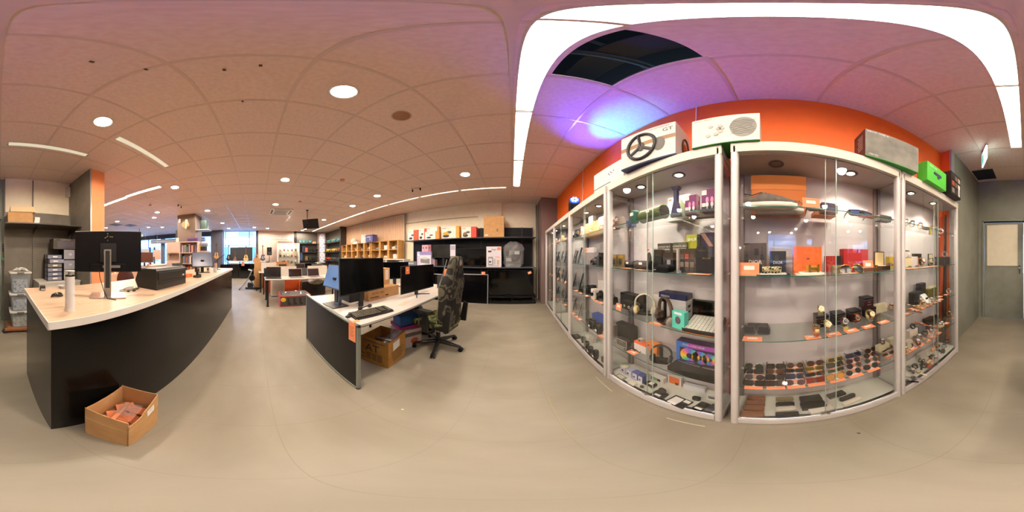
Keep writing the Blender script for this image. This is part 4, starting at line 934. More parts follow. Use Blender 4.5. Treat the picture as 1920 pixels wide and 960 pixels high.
def fan(m, w, d, h):
    m.front(-w / 2, -w * .2, 0, h, -.0008, hexm('3f74c8')).front(-w * .2, w / 2, h * .8, h, -.0008, hexm('b04ac0')).front(-w * .40, w * .48, h * .04, h * .76, -.0012, hexm('2a1636'))
    for i, x_ in enumerate((-w * .14, w * .12, w * .34)):
        r = h * (.36, .31, .27)[i]
        n = 18; cols_ = ['f0d040', 'a8d850', '50c8a0', '40a0d8', '6a70d8', 'b060c8', 'e070a0', 'f09050', 'f0b840']
        for k in range(n):
            a0, a1 = 2 * PI * k / n, 2 * PI * (k + 1) / n
            m.add([(x_ + r * .35 * math.cos(a0), -.002, h * .42 + r * .35 * math.sin(a0)), (x_ + r * math.cos(a0), -.002, h * .42 + r * math.sin(a0)), (x_ + r * math.cos(a1), -.002, h * .42 + r * math.sin(a1)), (x_ + r * .35 * math.cos(a1), -.002, h * .42 + r * .35 * math.sin(a1))], [(0, 1, 2, 3)], hexm(cols_[k % 9]))
    m.text('DUAL CORE ARGB', .02, 'e8e4e0', -w * .05, h * .90, -.0025)
gbox('fan_box', 'colourful purple box with three rainbow fan rings and white lettering', 1268, 1344, 1.0, z, .21, .07, '3a1c50', prints=fan)
m = MB().box(-.17, .17, -.045, .045, 0, .012, '26241f').box(-.17, .17, -.047, -.045, -.035, .012, '2a2722')
for k in range(28): m.box(-.165 + k * .012, -.165 + k * .012 + .002, -.0485, -.047, -.033, .009, '15140f')
put(m, 'keyboard_tray', .88, yx(1302, .88), z + .045, R - 4, 'long ribbed dark device lying at the front of the fourth shelf', 'device')
m = MB().tube([(-.1 + k * .02, .01 * math.sin(k), .02 + .045 * math.sin(PI * k / 10)) for k in range(11)], .005, hexm('1c1b1a'), 8); put(m, 'cable', .90, yx(1290, .90), z + .055, R, 'thick black cable arching over the ribbed device', 'cable')

# speaker cabinet: floor panel
z = .0885
for i, (px, c) in enumerate(((1163, 'b8b8cc'), (1173, 'b0b0c8'), (1185, '5a62a0'), (1196, '4e5692'))):
    gbox('smart_plug_box', 'small blue and white box on the cabinet floor, ' + ['left end of the row', 'second in the row', 'third in the row, dark blue side', 'fourth in the row, dark blue side'][i], px, px + (11, 11, 10, 9)[i], .92 - .0 * i, z, .105, .06, c, prints=lambda m, w, d, h: m.front(-w * .4, w * .4, h * .1, h * .9, -.001, hexm('d0d0de')).ell((-w * .1, -.002, h * .45), (w * .18, .003, h * .12), hexm('33384a'), 8, 6), group='small blue and white product boxes')
m = MB().lathe([(0, 0), (.045, .001), (.048, .006), (0, .008)], hexm('d8dcc0'), 24); put(m, 'charging_puck', .945, yx(1173, .945), z + .106, R, 'pale round disc lying on top of the small product boxes', 'disc')
m = MB().box(-.05, .05, -.03, .03, 0, .006, '8a8468').box(-.035, .035, -.02, .02, .006, .009, 'd0ccb8'); put(m, 'circuit_board', .865, yx(1164, .865), z, R, 'small patterned board at the left of the cabinet floor', 'board')
for px, X, w_, d_, c, l in ((1186, .868, .07, .05, 'e4dccb', 'cream flat gadget near the door lock'), (1199, .92, .06, .04, 'dfe0cf', 'pale small sachet behind the cream gadget'), (1218, .875, .06, .045, 'd4dcc4', 'pale green small card gadget before the screen stand'), (1216, .93, .07, .04, 'd9d6c6', 'cream oval gadget by the pocket game')):
    m = MB().rbox(w_, d_, .012, .012, hexm(c)); put(m, 'small_gadget', X, yx(px, X), z, R, l, 'gadget', None, .002)
m = MB().ell((0, 0, .016), (.028, .02, .016), hexm('d8d0c4')).ell((.01, -.004, .022), (.02, .016, .013), hexm('4a4038')); put(m, 'earbud_case', .875, yx(1202, .875), z, R, 'small two-tone earbud case near the door lock', 'earbuds')
def ipod(m, w, d, h): m.front(-w * .35, w * .3, h * .25, h * .75, -.001, hexm('20242a')).front(-w * .3, w * .1, h * .35, h * .65, -.0015, hexm('7ab860'))
gbox('game_device_box', 'white box with a small green screen picture on the cabinet floor', 1217, 1244, 1.02, z, .075, .05, 'd4d2cc', prints=ipod)
m = MB().rbox(.10, .07, .02, .02, hexm('1d1a1c', .3)).box(-.02, .02, -.01, .03, .0205, .0215, PAPER); put(m, 'pocket_device', .95, yx(1220, .95), z, R, 'glossy dark pocket device with a white label', 'device', None, .003)
def orb(m, w, d, h): m.front(-w * .38, w * .38, h * .15, h * .95, -.001, hexm('e8702a')).front(w * .08, w * .3, h * .1, h * .38, -.002, hexm('4a3a34'))
gbox('picture_box', 'white box with a bright orange picture at the cabinet back', 1252, 1277, 1.06, z, .125, .03, 'd8d4cc', prints=orb)
t = thing('charging_stand', 'dark round wireless charger standing on a rounded base plate', 'charger', (.885, yx(1237, .885), z), R)
MB().rbox(.11, .085, .01, .02, hexm('2a2827')).box(-.03, .02, -.03, -.008, .01, .0108, PAPER).build('base', t); MB().cyl((.01, .022, .055), (.01, .012, .056), .033, hexm('2f2c2c'), n=24).box(.004, .016, .02, .03, .008, .05, '2a2827').build('disc', t)
m = MB().rbox(.15, .11, .008, .006, hexm('292726')).rbox(.07, .09, .003, .006, PAPER, (-.025, -.005, .008)).box(.02, .065, .015, .045, .008, .010, PAPER); put(m, 'phone_package', .875, yx(1273, .875), z, R - 10, 'dark flat sleeve with a white panel lying on the cabinet floor', 'package')
for px, X, l in ((1315, .885, 'black phone with a white sticker on the cabinet floor'), (1338, .885, 'blue-grey phone with a white sticker beside the post')):
    m = MB().rbox(.072, .11, .009, .012, hexm('1c1b1b' if px < 1320 else '3a444c', .2)).box(-.025, .025, -.04, -.015, .009, .0098, PAPER); put(m, 'mobile_phone', X, yx(px, X), z, R - 12, l, 'phone')
m = MB().rbox(.06, .04, .028, .018, hexm('161515', .3)); put(m, 'earbud_case', .96, yx(1306, .96), z, R, 'glossy black earbud case behind the phones', 'earbuds', None, .008)
m = MB().ell((.02, 0, .012), (.03, .02, .012), hexm('4c4a44', .4)).tube([(-.01, 0, .01), (-.06, .01, .012), (-.09, 0, .008)], [.006, .004, .002], hexm('5a584f')); put(m, 'handheld_gadget', .862, yx(1324, .862), z, R, 'grey spoon-shaped gadget at the very front of the cabinet floor', 'gadget')
gbox('router_box', 'white long box with faint drawing at the back of the cabinet floor', 1281, 1322, 1.06, z, .06, .04, 'c9ccd0')
gbox('picture_box', 'white box with a window and dark device beside the post', 1325, 1350, .99, z, .085, .04, 'd6d6d0', prints=lambda m, w, d, h: m.front(-w * .4, w * .4, h * .2, h * .7, -.001, hexm('8a8680')).front(-w * .3, w * .35, h * .2, h * .45, -.0015, hexm('3a3834')))
# ===== watch cabinet
nthw = 'first second third fourth fifth sixth seventh eighth ninth tenth eleventh twelfth thirteenth fourteenth fifteenth sixteenth seventeenth eighteenth nineteenth twentieth twenty-first twenty-second twenty-third twenty-fourth twenty-fifth twenty-sixth'.split()
def wl(px, X, zz, l, c, pose='loop', s=1.0, rot=0): return watch(X, yx(px, X), zz, R + rot, l, c[0], c[1], c[2], pose, None, s)
BRS = ('5a3a2a', 'b8b8b8', 'e8e4da'); GLD = ('d8c58a', 'c9a24a', 'efe6c8'); STL = ('b8b8b8', 'b8b8b8', '20242c'); BLK = ('1b1b1c', '3a3a3c', '1b1b1e'); RSE = ('c98f6a', 'c98f6a', 'efe6c8'); BLU = ('b8b8b8', 'b8b8b8', '2a3a5a'); WHT = ('e6e2da', 'd0d0d0', 'f0eee8')
z = SHZ[0]
for px, c, l in ((1699, WHT, 'white watch at the left end of the top watch shelf'), (1711, STL, 'steel watch lying second on the top watch shelf'), (1726, RSE, 'rose watch lying third on the top watch shelf'), (1748, GLD, 'gold watch with pale dial in the middle of the top watch shelf'), (1757, BLU, 'small blue dial watch on the top watch shelf'), (1765, WHT, 'pale pinkish watch at the right of the top watch shelf')): wl(px, .95, z, l, c, 'loop', .95)
m = MB().box(-.04, .04, -.03, .03, 0, .02, '2a2622').box(-.036, .036, -.026, .026, .02, .024, 'c8c0a8'); put(m, 'watch_box', .93, yx(1738, .93), z, R, 'small dark tray box with beige inside on the top watch shelf', 'box')
m = MB().box(-.012, .012, -.008, .008, 0, .07, 'd8c25a'); put(m, 'yellow_tab', .90, yx(1744, .90), z - .05, R, 'yellow paper tab hanging at the top watch shelf edge', 'tag')
z = SHZ[1]
for px0, px1, X, h, d, c, l in ((1695, 1709, .93, .085, .05, 'e4dcae', 'cream cube box with a yellow front at the left end of the upper watch shelf'), (1709, 1721, .95, .10, .06, 'ded8d0', 'white cube box beside the cream cube, upper watch shelf'), (1715, 1728, 1.03, .13, .04, '17120e', 'upright black box behind the white cube, upper watch shelf')): gbox('watch_box', l, px0, px1, X, z, h, d, c)
def openbox(px, X, zz, w, d, h, lid, c, ins, l):
    m = MB().box(-w / 2, w / 2, -d / 2, d / 2, 0, h, c).top(-w / 2 + .006, w / 2 - .006, -d / 2 + .006, d / 2 - .006, h + .001, hexm(ins)).box(-w / 2, w / 2, d / 2 - .012, d / 2, h, h + lid, c).front(-w / 2 + .006, w / 2 - .006, h + .005, h + lid - .006, d / 2 - .013, hexm(ins))
    put(m, 'watch_box', X, yx(px, X), zz, R, l, 'box')
openbox(1748, 1.0, z, .085, .07, .03, .10, '3a2c20', 'cfc39a', 'open brown box with beige lining in the middle of the upper watch shelf')
wl(1731, .93, z, 'large steel and rose watch left of the open brown box', RSE, 'stand', 1.3); wl(1751, .92, z, 'steel watch with dark dial in front of the open brown box', STL, 'stand', 1.25); wl(1700, .95, z + .086, 'white dial watch standing on the cream cube box', WHT, 'loop', 1.1)
gbox('watch_box', 'dark grey-violet box carrying a watch at the right of the upper watch shelf', 1762, 1781, .95, z, .095, .08, '3a3236'); wl(1772, .97, z + .096, 'steel watch resting on the dark grey-violet box', STL, 'loop', 1.0)
for i, (px, X) in enumerate(((1704, .87), (1716, .865), (1729, .865), (1741, .87), (1752, .87))): price_card(X, yx(px, X), z, R, 'orange card at the upper watch shelf edge, %s from the left' % nthw[i], 'orange cards on the upper watch shelf', .075, .06)
for px, l in ((1706, 'small silver ring watch on the first orange card of the upper watch shelf'), (1719, 'small dark watch on the second orange card of the upper watch shelf')): wl(px, .87, z + .002, l, STL, 'flat', .7)
z = SHZ[2]
gbox('watch_box', 'black cube box at the rear of the middle watch shelf', 1714, 1730, .98, z, .12, .07, '1b1a1b'); gbox('watch_box', 'black taller box standing on the black cube', 1724, 1736, 1.03, z + .0, .19, .05, '181617'); gbox('watch_box', 'olive green box beside the slanted white box', 1740, 1759, 1.0, z, .11, .07, '5f5a2c')
m = MB().prism([(-.045, 0), (.045, 0), (.045, .03), (-.005, .10), (-.045, .10)], -.04, .04, 'd8d8d8', 'x'); T = RT((0, -.012, .052), rx=-28)
m2 = MB().prism([(.05, 0), (-.045, 0), (-.045, .022), (.03, .09), (.05, .09)], -.042, .042, 'dcdcda', 'x').box(-.02, .02, -.022, -.018, .045, .065, '26282a', T=RT((0, 0, 0), rx=0)); put(m2, 'watch_box', .94, yx(1735, .94), z, R, 'white slanted display box with a small dark screen on the middle watch shelf', 'box')
gbox('gift_cloth', 'crumpled cream cloth on the olive green box', 1743, 1755, 1.01, z + .111, .02, .05, 'd6cfa8', cat='cloth')
cs = [(1704, .99, BRS), (1714, .93, GLD), (1727, .93, BRS), (1740, .88, RSE), (1752, .91, WHT), (1700, .90, STL), (1731, .87, GLD), (1779, .93, WHT), (1712, .862, BRS), (1747, .87, WHT)]
wn_ = ['at the rear left of the middle watch shelf', 'gold-edged, left part of the middle watch shelf', 'before the black cube box', 'rose gold near the front edge, middle watch shelf', 'pale, behind the front cards of the middle watch shelf', 'steel, left front of the middle watch shelf', 'gold, flat at the front of the middle watch shelf', 'white, alone at the right end of the middle watch shelf', 'brown strap, lowest left of the middle watch shelf', 'white strap near the door edge, middle watch shelf']
for (px, X, c), n_ in zip(cs, wn_): wl(px, X, z + .0015, 'watch ' + n_, c, 'loop' if px % 2 else 'flat', .95, random.uniform(-25, 25))
for i, (px, X) in enumerate([(1700, .93), (1712, .93), (1725, .93), (1738, .93), (1750, .93), (1762, .95), (1774, .93), (1703, .87), (1716, .87), (1729, .87), (1741, .87), (1752, .87), (1763, .88)]): price_card(X, yx(px, X), z, R, 'orange card on the middle watch shelf, %s row, %s from the left post' % ('rear' if i < 7 else 'front', nthw[i % 7]), 'orange cards on the middle watch shelf', .075, .055)
z = SHZ[3]
gbox('watch_box', 'white cube box at the left of the low watch shelf', 1706, 1721, .99, z, .11, .06, 'd8cfc4'); gbox('watch_box', 'grey blue box with an orange watch on top, low watch shelf', 1723, 1736, .99, z, .11, .06, '6b7078')
wl(1728, 1.01, z + .111, 'bright orange strap watch on the grey blue box', ('e8702a', 'e8702a', 'f2f0e8'), 'flat', 1.0); wl(1712, 1.01, z + .111, 'dark round watch on the white cube box', BLK, 'loop', .9)
gbox('watch_box', 'dark brown cushion box at the rear of the low watch shelf', 1738, 1752, 1.02, z, .12, .06, '2a211c'); gbox('watch_box', 'black pouch box with white tag at the rear of the low watch shelf', 1751, 1761, 1.02, z, .10, .06, '17171a')
m = MB().prism([(-.05, 0), (.04, 0), (.0, .09), (-.05, .09)], -.035, .035, 'b8b4a4', 'x'); put(m, 'watch_box', .93, yx(1698, .93), z, R, 'grey slanted box at the left post of the low watch shelf', 'box')
gbox('watch_box', 'small brown box carrying a gold watch at the right end of the low shelf', 1775, 1784, .95, z, .035, .06, '5a4a36'); wl(1780, .97, z + .036, 'gold watch on the small brown box at the right end', GLD, 'loop', 1.0)
grid = [(1698, .865, GLD), (1706, .90, BLK), (1716, .93, STL), (1722, .87, BRS), (1724, .93, BRS), (1734, .87, STL), (1735, .94, BLK), (1746, .90, WHT), (1745, .97, BRS), (1750, .92, STL), (1763, .91, GLD), (1766, .92, WHT)]
nm = ['gold watch by the left post of the low watch shelf', 'big black watch, left front of the low watch shelf', 'steel watch behind the big black one', 'brown boxy watch on the front card row, low shelf', 'brown watch in the second card row, low shelf', 'steel watch with a grey dial in the front card row', 'black watch in the second card row near the grey blue box', 'white watch in the middle of the card rows', 'brown watch farthest back near the dark cushion box', 'steel watch right of the white one, low shelf', 'gold-cased watch near the door edge, low shelf', 'broad white watch near the door edge, low shelf']
for (px, X, c), n_ in zip(grid, nm): wl(px, X, z + .0015, n_, c, 'loop', 1.0, random.uniform(-30, 30))
for i, (px, X) in enumerate(((1700, .87), (1712, .87), (1726, .865), (1738, .865), (1749, .865), (1759, .865), (1703, .93), (1718, .93), (1731, .93), (1742, .93), (1753, .93), (1764, .93), (1775, .92), (1787, .92), (1740, .99), (1751, 1.0))): price_card(X, yx(px, X), z, R, 'orange card on the low watch shelf, %s row, %s from the left' % (('front', nthw[i]) if i < 6 else (('second', nthw[i - 6]) if i < 14 else ('rear', nthw[i - 14]))), 'orange cards on the low watch shelf', .075, .056)
z = .0885
fl = [(1700, .87, BLK), (1712, .92, BRS), (1716, .96, BLK), (1728, .95, BLK), (1733, .90, BLK), (1729, .98, BRS), (1745, .97, GLD), (1749, .93, BLK), (1704, .98, STL), (1712, .865, STL), (1740, .88, GLD), (1755, .88, WHT), (1759, .98, BLK), (1777, .98, BLK), (1771, .95, STL), (1722, .89, ('e6dcc0', 'c9a24a', 'efe6c8'))]
fnm = ['black strap watch lying by the left post on the floor panel', 'brown watch second on the floor panel', 'black digital watch behind the brown one', 'round black watch behind the white strapped watch', 'black cased watch lying left of the orange card on the floor panel', 'brown strap watch at the rear of the floor panel', 'gold cased watch right of the floor panel card', 'dark chronograph near the door edge', 'silver bracelet watch at the rear left of the floor panel', 'silver loop watch at the very front of the floor panel', 'gold watch beside the red loop', 'white and silver watch against the door edge', 'boxy black watch before the red box', 'long black watch lying right of the red box', 'slim silver chain watch right of the door edge', 'cream strapped watch in the front middle of the floor panel']
for i, ((px, X, c), n_) in enumerate(zip(fl, fnm)): wl(px, X, z, n_, c, 'flat' if i % 3 == 0 else 'loop', 1.05, random.uniform(-60, 60))
m = MB().tube([(.032 * math.cos(a), .024 * math.sin(a), .012) for a in [2 * PI * k / 20 for k in range(20)]], .010, hexm('c8402a'), 8, True); put(m, 'watch_strap', .875, yx(1742, .875), z, R, 'bright red rubber strap loop near the door lock', 'strap')
m = MB().rbox(.07, .04, .05, .018, hexm('3a3a34'), axis='y').ell((0, -.02, .025), (.02, .01, .02), hexm('6a6a60'), 12, 8); put(m, 'watch', .91, yx(1768, .91), z, R + 20, 'oversized grey rubber watch right of the door edge', 'watch')
price_card(.93, yx(1744, .93), z, R, 'orange card lying on the floor panel of the watch cabinet', None, .10, .07); x, y = place(1751, 1.02); price_card(x, y, z, R, 'orange card leaning at the rear of the watch cabinet floor panel', None, .08, .07, 75)
openbox(1777, 1.03, z, .10, .06, .035, .05, '7a2028', 'b8a080', 'open red jewellery box with a gold piece on the floor panel'); openbox(1757, 1.04, z, .07, .05, .035, .05, '6a2a2c', '8a7060', 'small open red box behind the orange card on the floor panel')
gbox('watch_box', 'pale striped cushion box at the rear of the floor panel', 1726, 1738, 1.03, z, .07, .05, 'c8c4bc')
# goods seen through the side glass, left end of the watch cabinet
gbox('watch_box', 'cream cube box at the left end of the middle watch shelf', 1640, 1664, 1.04, SHZ[2], .075, .05, 'e0d8b4'); wl(1672, 1.03, SHZ[2], 'pale watch beside the left cream cube of the middle watch shelf', RSE, 'loop', .9)
gbox('watch_box', 'cream cube box at the left end of the low watch shelf, carrying a ring watch', 1648, 1668, 1.0, SHZ[3], .075, .05, 'e0d8b4'); wl(1655, 1.02, SHZ[3] + .076, 'small brown watch on the left cream cube of the low shelf', BRS, 'loop', .8)
gbox('watch_box', 'second cream cube box just behind the ring watch cube', 1670, 1686, 1.04, SHZ[3], .075, .05, 'e0d8b4')

# ===== long dark floor lamp behind the watch cabinet (leaning plank)
m = MB().prism([(-.05, 0), (.05, 0), (.05, 1.95), (-.05, 1.95)], -.012, .012, '2e2a28', 'y'); o = put(m, 'leaning_plank', 1.05, -1.955, 0, R, 'long dark plank leaning behind the last cabinet against the orange strip', 'plank'); o.rotation_euler = (math.radians(0), math.radians(3), math.radians(-90))

# ===== camera, tablet and farthest cabinets
def camera_obj(x, y, zz, rot, l, s=1.0, c='1c1b1b'):
    t = thing('camera', l, 'camera', (x, y, zz), rot)
    MB().rbox(.13 * s, .05 * s, .085 * s, .012 * s, hexm(c, .5), (0, 0, 0), axis='y').prism([(-.025 * s, .085 * s), (.025 * s, .085 * s), (.015 * s, .105 * s), (-.015 * s, .105 * s)], -.02 * s, .02 * s, hexm(c, .5), 'y').build('body', t, bevel=.002); b_ = t.children[0]
    MB().lathe([(.033 * s, 0), (.035 * s, .02 * s), (.031 * s, .022 * s), (.033 * s, .05 * s), (.028 * s, .06 * s), (.024 * s, .05 * s), (0, .045 * s)], hexm('151515', .4), 22, T=Matrix.Translation((0, -.025 * s, .04 * s)) @ Matrix.Rotation(PI / 2, 4, 'X')).build('camera_lens', t)
    MB().cyl((.045 * s, 0, .085 * s), (.045 * s, 0, .094 * s), .010 * s, CHROME, n=12).build('dial', b_)
    return t
def lens_obj(x, y, zz, l, r=.036, h=.09):
    t = thing('camera_lens', l, 'lens', (x, y, zz), R)
    MB().lathe([(r * .8, 0), (r * .85, h * .2), (r, h * .25), (r, h * .5), (r * .95, h * .52), (r, h * .56), (r, h * .8), (r * .9, h), (r * .7, h), (r * .65, h * .92), (0, h * .9)], hexm('1f1e1d', .45), 24).build('barrel', t)
    MB().box(-.014, .010, -r - .0012, -r + .004, h * .3, h * .46, PAPER).build('sticker', t); return t
def tablet(x, y, zz, rot, l, w, h, c='1d1e22', lean=14):
    t = thing('tablet', l, 'tablet', (x, y, zz), rot); T = RT(rx=-lean)
    MB().rbox(w, .008, h, .010, hexm(c, .35), axis='y', T=T).build('body', t); MB().front(-w / 2 + .008, w / 2 - .008, .012, h - .012, -.0045, SCREEN, T=T).build('screen', t.children[0])
    MB().box(-.02, .02, .03, .06, 0, h * .5, FROST).build('holder', t); return t
dy = lambda px, X: yx(px, X)
z = SHZ[0]
def wb(m, w, d, h): m.front(-w * .4, w * .4, h * .1, h * .9, -.001, hexm('6a655c')).ell((0, -.003, h * .5), (w * .25, .004, h * .25), hexm('b8b0a0'), 10, 7)
gbox('camera_box', 'white package with a curved grey device, top shelf of the camera cabinet', 1077, 1090, .97, z, .16, .06, 'd6d2cc', prints=wb)
gbox('camera_box', 'large tan cardboard box on the top shelf of the camera cabinet', 1091, 1119, 1.02, z - .0, .19, .09, 'c2a070'); gbox('camera_box', 'cream box near the post on the top shelf of the camera cabinet', 1122, 1133, 1.0, z, .2, .06, 'cfc8a8')
gbox('camera_box', 'white cone-shaped package on the tan cardboard box', 1104, 1112, 1.03, z + .191, .09, .05, 'd8d6d0')
camera_obj(.93, dy(1080, .93), z, R + 20, 'dark compact device at the front of the camera cabinet top shelf', .6)
for px, X, l in ((1090, .90, 'orange card standing left on the top shelf of the camera cabinet'), (1107, .90, 'orange card standing before the tan box'), (1127, .89, 'orange card standing near the post, top shelf of the camera cabinet')): price_card(X, dy(px, X), z, R, l, None, .08, .065, 70)
z = SHZ[1]
tablet(.93, dy(1078, .93), z, R - 30, 'dark tablet leaning on the second shelf of the camera cabinet, front one', .15, .19); tablet(.98, dy(1084, .98), z, R - 30, 'larger dark tablet leaning behind the front one, second shelf', .17, .24, '3c3c40')
gbox('headset_package', 'clear bulky package on the second shelf of the camera cabinet', 1096, 1114, .95, z, .15, .08, hexm('8f8684', .3), cat='package'); gbox('camera_box', 'white picture box behind the clear bulky package', 1094, 1113, 1.03, z, .22, .05, 'cfc8c6', prints=lambda m, w, d, h: m.front(-w * .4, -w * .1, h * .75, h * .95, -.001, hexm('f0906a')))
camera_obj(.91, dy(1119, .91), z, R + 10, 'black camera on the second shelf, left of the boxy recorder', .9); camera_obj(.97, dy(1122, .97), z, R - 15, 'black camera behind the first camera on the second shelf', .9)
m = MB().box(-.04, .04, -.03, .03, 0, .14, '161514').cyl((0, -.03, .09), (0, -.055, .09), .025, hexm('111111')); put(m, 'video_recorder', .92, dy(1130, .92), z, R, 'boxy black recorder beside the post on the second shelf', 'camera')
z = SHZ[2]
tablet(.95, dy(1075, .95), z, R - 35, 'grey-edged phone leaning at the left of the third shelf', .08, .19); tablet(.91, dy(1086, .91), z, R - 35, 'tall black tablet leaning on the third shelf of the camera cabinet', .11, .26, '141416')
camera_obj(.93, dy(1093, .93), z, R + 20, 'silver trimmed compact camera on the third shelf', .75, '3a3a30'); camera_obj(.95, dy(1102, .95), z, R, 'black reflex camera in the middle of the third shelf', 1.05); lens_obj(1.0, dy(1112, 1.0), z + .05, 'wide black lens above the reflex cameras', .045, .06); camera_obj(1.0, dy(1113, 1.0), z - .0, R, 'black reflex camera under the wide lens', .9)
t = thing('instant_camera', 'white upright instant camera near the front of the third shelf', 'camera', (.875, dy(1115, .875), z), R)
MB().rbox(.085, .05, .125, .018, hexm('d8cfc0', .5), axis='y').build('body', t, bevel=.004); MB().cyl((0, -.025, .065), (0, -.045, .065), .020, BLACK, n=18).front(.012, .03, .09, .105, -.0265, DGREY).build('lens', t)
camera_obj(.92, dy(1126, .92), z, R + 50, 'upright black camera with round grip beside the instant camera', 1.0); gbox('camera_box', 'white tall box behind the upright black camera', 1121, 1134, 1.0, z, .19, .06, 'd4d0cc')
for i, (px, X) in enumerate(((1081, .875), (1090, .872), (1100, .87), (1119, .862), (1127, .862))): price_card(X, dy(px, X), z, R, 'orange card at the third camera shelf edge, %s from the left' % nthw[i], 'orange cards on the third camera shelf', .085, .055)
z = SHZ[3]
tablet(.97, dy(1076, .97), z, R - 30, 'black tablet leaning at the left of the fourth shelf, camera cabinet', .13, .2); tablet(.91, dy(1085, .91), z, R - 30, 'dark grey tablet leaning on the fourth shelf, camera cabinet', .12, .19, '2a2a2c')
gbox('camera_box', 'bright blue box on the fourth shelf of the camera cabinet', 1110, 1131, .95, z, .15, .09, '2a4fa0'); lens_obj(.88, dy(1111, .88), z, 'big black lens with white sticker before the blue box, left one', .045, .12); lens_obj(.88, dy(1124, .88), z, 'big black lens with white sticker before the blue box, right one', .042, .12)
for px, X, l in ((1075, .88, 'left'), (1082, .875, 'middle'), (1087, .87, 'right'), (1129, .86, 'rightmost, below the blue box')): price_card(X, dy(px, X), z, R, 'orange card on the fourth camera shelf, ' + l, None, .085, .055)
m = MB().tube([(.035 * math.cos(a), .02 * math.sin(a), .01 + .01 * (k % 3)) for k, a in enumerate([2 * PI * i / 16 for i in range(16)])], .006, BLACK, 6, True); put(m, 'camera_strap', .93, dy(1102, .93), z, R, 'coiled black camera strap left of the big lenses', 'strap')
z = .0885
for px, X, h, l in ((1094, .93, .09, 'first black lens from the left on the camera cabinet floor'), (1100, .90, .10, 'second black lens from the left on the camera cabinet floor'), (1107, .88, .095, 'third black lens on the camera cabinet floor'), (1117, .87, .12, 'tallest black lens on the camera cabinet floor')): lens_obj(X, dy(px, X), z, l, .036, h)
m = MB().rbox(.13, .1, .03, .01, hexm('26241f', .3)); put(m, 'game_console', .90, dy(1080, .90), z, R, 'flat dark glossy device on the camera cabinet floor', 'console'); gbox('camera_box', 'small grey box by the post on the camera cabinet floor', 1127, 1133, .88, z, .08, .08, '5a5650')
gbox('camera_box', 'white small box with a round picture at the rear of the cabinet floor', 1105, 1112, 1.03, z, .09, .05, 'c8c4bc')
# tablet cabinet and farthest cabinet
k = 0
fine = ['upper', 'second', 'third', 'fourth']
for ci, (Xs, ys, nm) in enumerate(((.045, (2.50, 2.72, 2.95, 3.18), 'the tablet cabinet'), (.085, (3.6, 3.82, 4.05), 'the farthest cabinet'))):
    for zi, z in enumerate(SHZ):
        for yi, y in enumerate(ys):
            c = ['17181b', '2c2d31', '3a3c40'][(zi + yi) % 3]; hh = (.15, .21, .22, .17)[zi]
            X = .94 + Xs
            if zi == 0 and yi % 2: put(MB().box(-.05, .05, 0, .05, 0, .15, 'cfc8b4' if yi < 2 else 'a08050'), 'phone_box', X, y, z, R, '%s box standing on the upper shelf of %s, place %s' % ('cream' if yi < 2 else 'tan', nm, 'nearer the pillar' if y > 3 else 'nearer the cameras'), 'box')
            else: tablet(X, y, z, R - 25, '%s tablet leaning on the %s shelf of %s, %s' % (['black', 'dark grey', 'grey'][(zi + yi) % 3], fine[zi], nm, ['nearest the camera', 'second', 'third', 'farthest'][yi]), .15, hh, c)
            if (zi + yi) % 2 or zi > 1: price_card(X - .07, y - .02, z, R, 'orange card before the tablets, %s shelf of %s, %s along' % (fine[zi], nm, nthw[yi]), 'orange cards on the %s shelf of %s' % (fine[zi], nm), .09, .055, 0 if zi % 2 else 65)

# ===== boxes lying on top of the cabinets
def topbox(name, label, cx_, cy_, w, d, h, rot, col, prints, z=2.058, tilt=(0, 0)):
    m = MB().box(-w / 2, w / 2, -d / 2, d / 2, 0, h, col); prints(m, w, d, h)
    o = put(m, name, cx_, cy_, z, rot, label, 'box', None, .002)
    o.rotation_euler = (math.radians(tilt[0]), math.radians(tilt[1]), math.radians(rot)); return o
def g29(m, w, d, h):
    Y = -d / 2 - .001
    m.front(-w / 2, w / 2, h * .5, h * .62, Y, hexm('9a7650')).front(-w / 2, w / 2, h * .2, h * .5, Y, hexm('ccc8c4')).box(-w / 2 - .001, w / 2 + .001, -d / 2 - .0015, d / 2, -.001, .012, '1a1c46')
    m.tube([(-w * .08 + w * .26 * math.cos(a), Y - .004, h * .50 + h * .36 * math.sin(a)) for a in [2 * PI * k / 28 for k in range(28)]], .013, hexm('2a2826'), 8, True)
    m.ell((-w * .08, Y - .002, h * .48), (w * .07, .01, h * .13), hexm('4a4844'), 14, 8)
    for a in (100, 215, 325): m.tube([(-w * .08, Y - .005, h * .48), (-w * .08 + w * .25 * math.cos(math.radians(a)), Y - .005, h * .5 + h * .33 * math.sin(math.radians(a)))], .012, hexm('3c3a36'), 6)
    m.ell((w * .24, Y - .001, h * .42), (w * .10, .006, h * .2), hexm('6a665e'), 12, 8)
    m.text('GT', .055, '1b1b1b', w * .38, h * .80, Y - .001).text('THRUSTMASTER', .022, '2a2a2a', w * .22, h * .93, Y - .001)
    X = w / 2 + .001
    m.tube([(X + .003, d * .12 + d * .22 * math.cos(a), h * .42 + h * .3 * math.sin(a)) for a in [2 * PI * k / 20 for k in range(20)]], .008, hexm('5a2c14'), 6, True).ell((X, d * .12, h * .38), (.004, d * .16, h * .2), hexm('a8602a'), 12, 8)
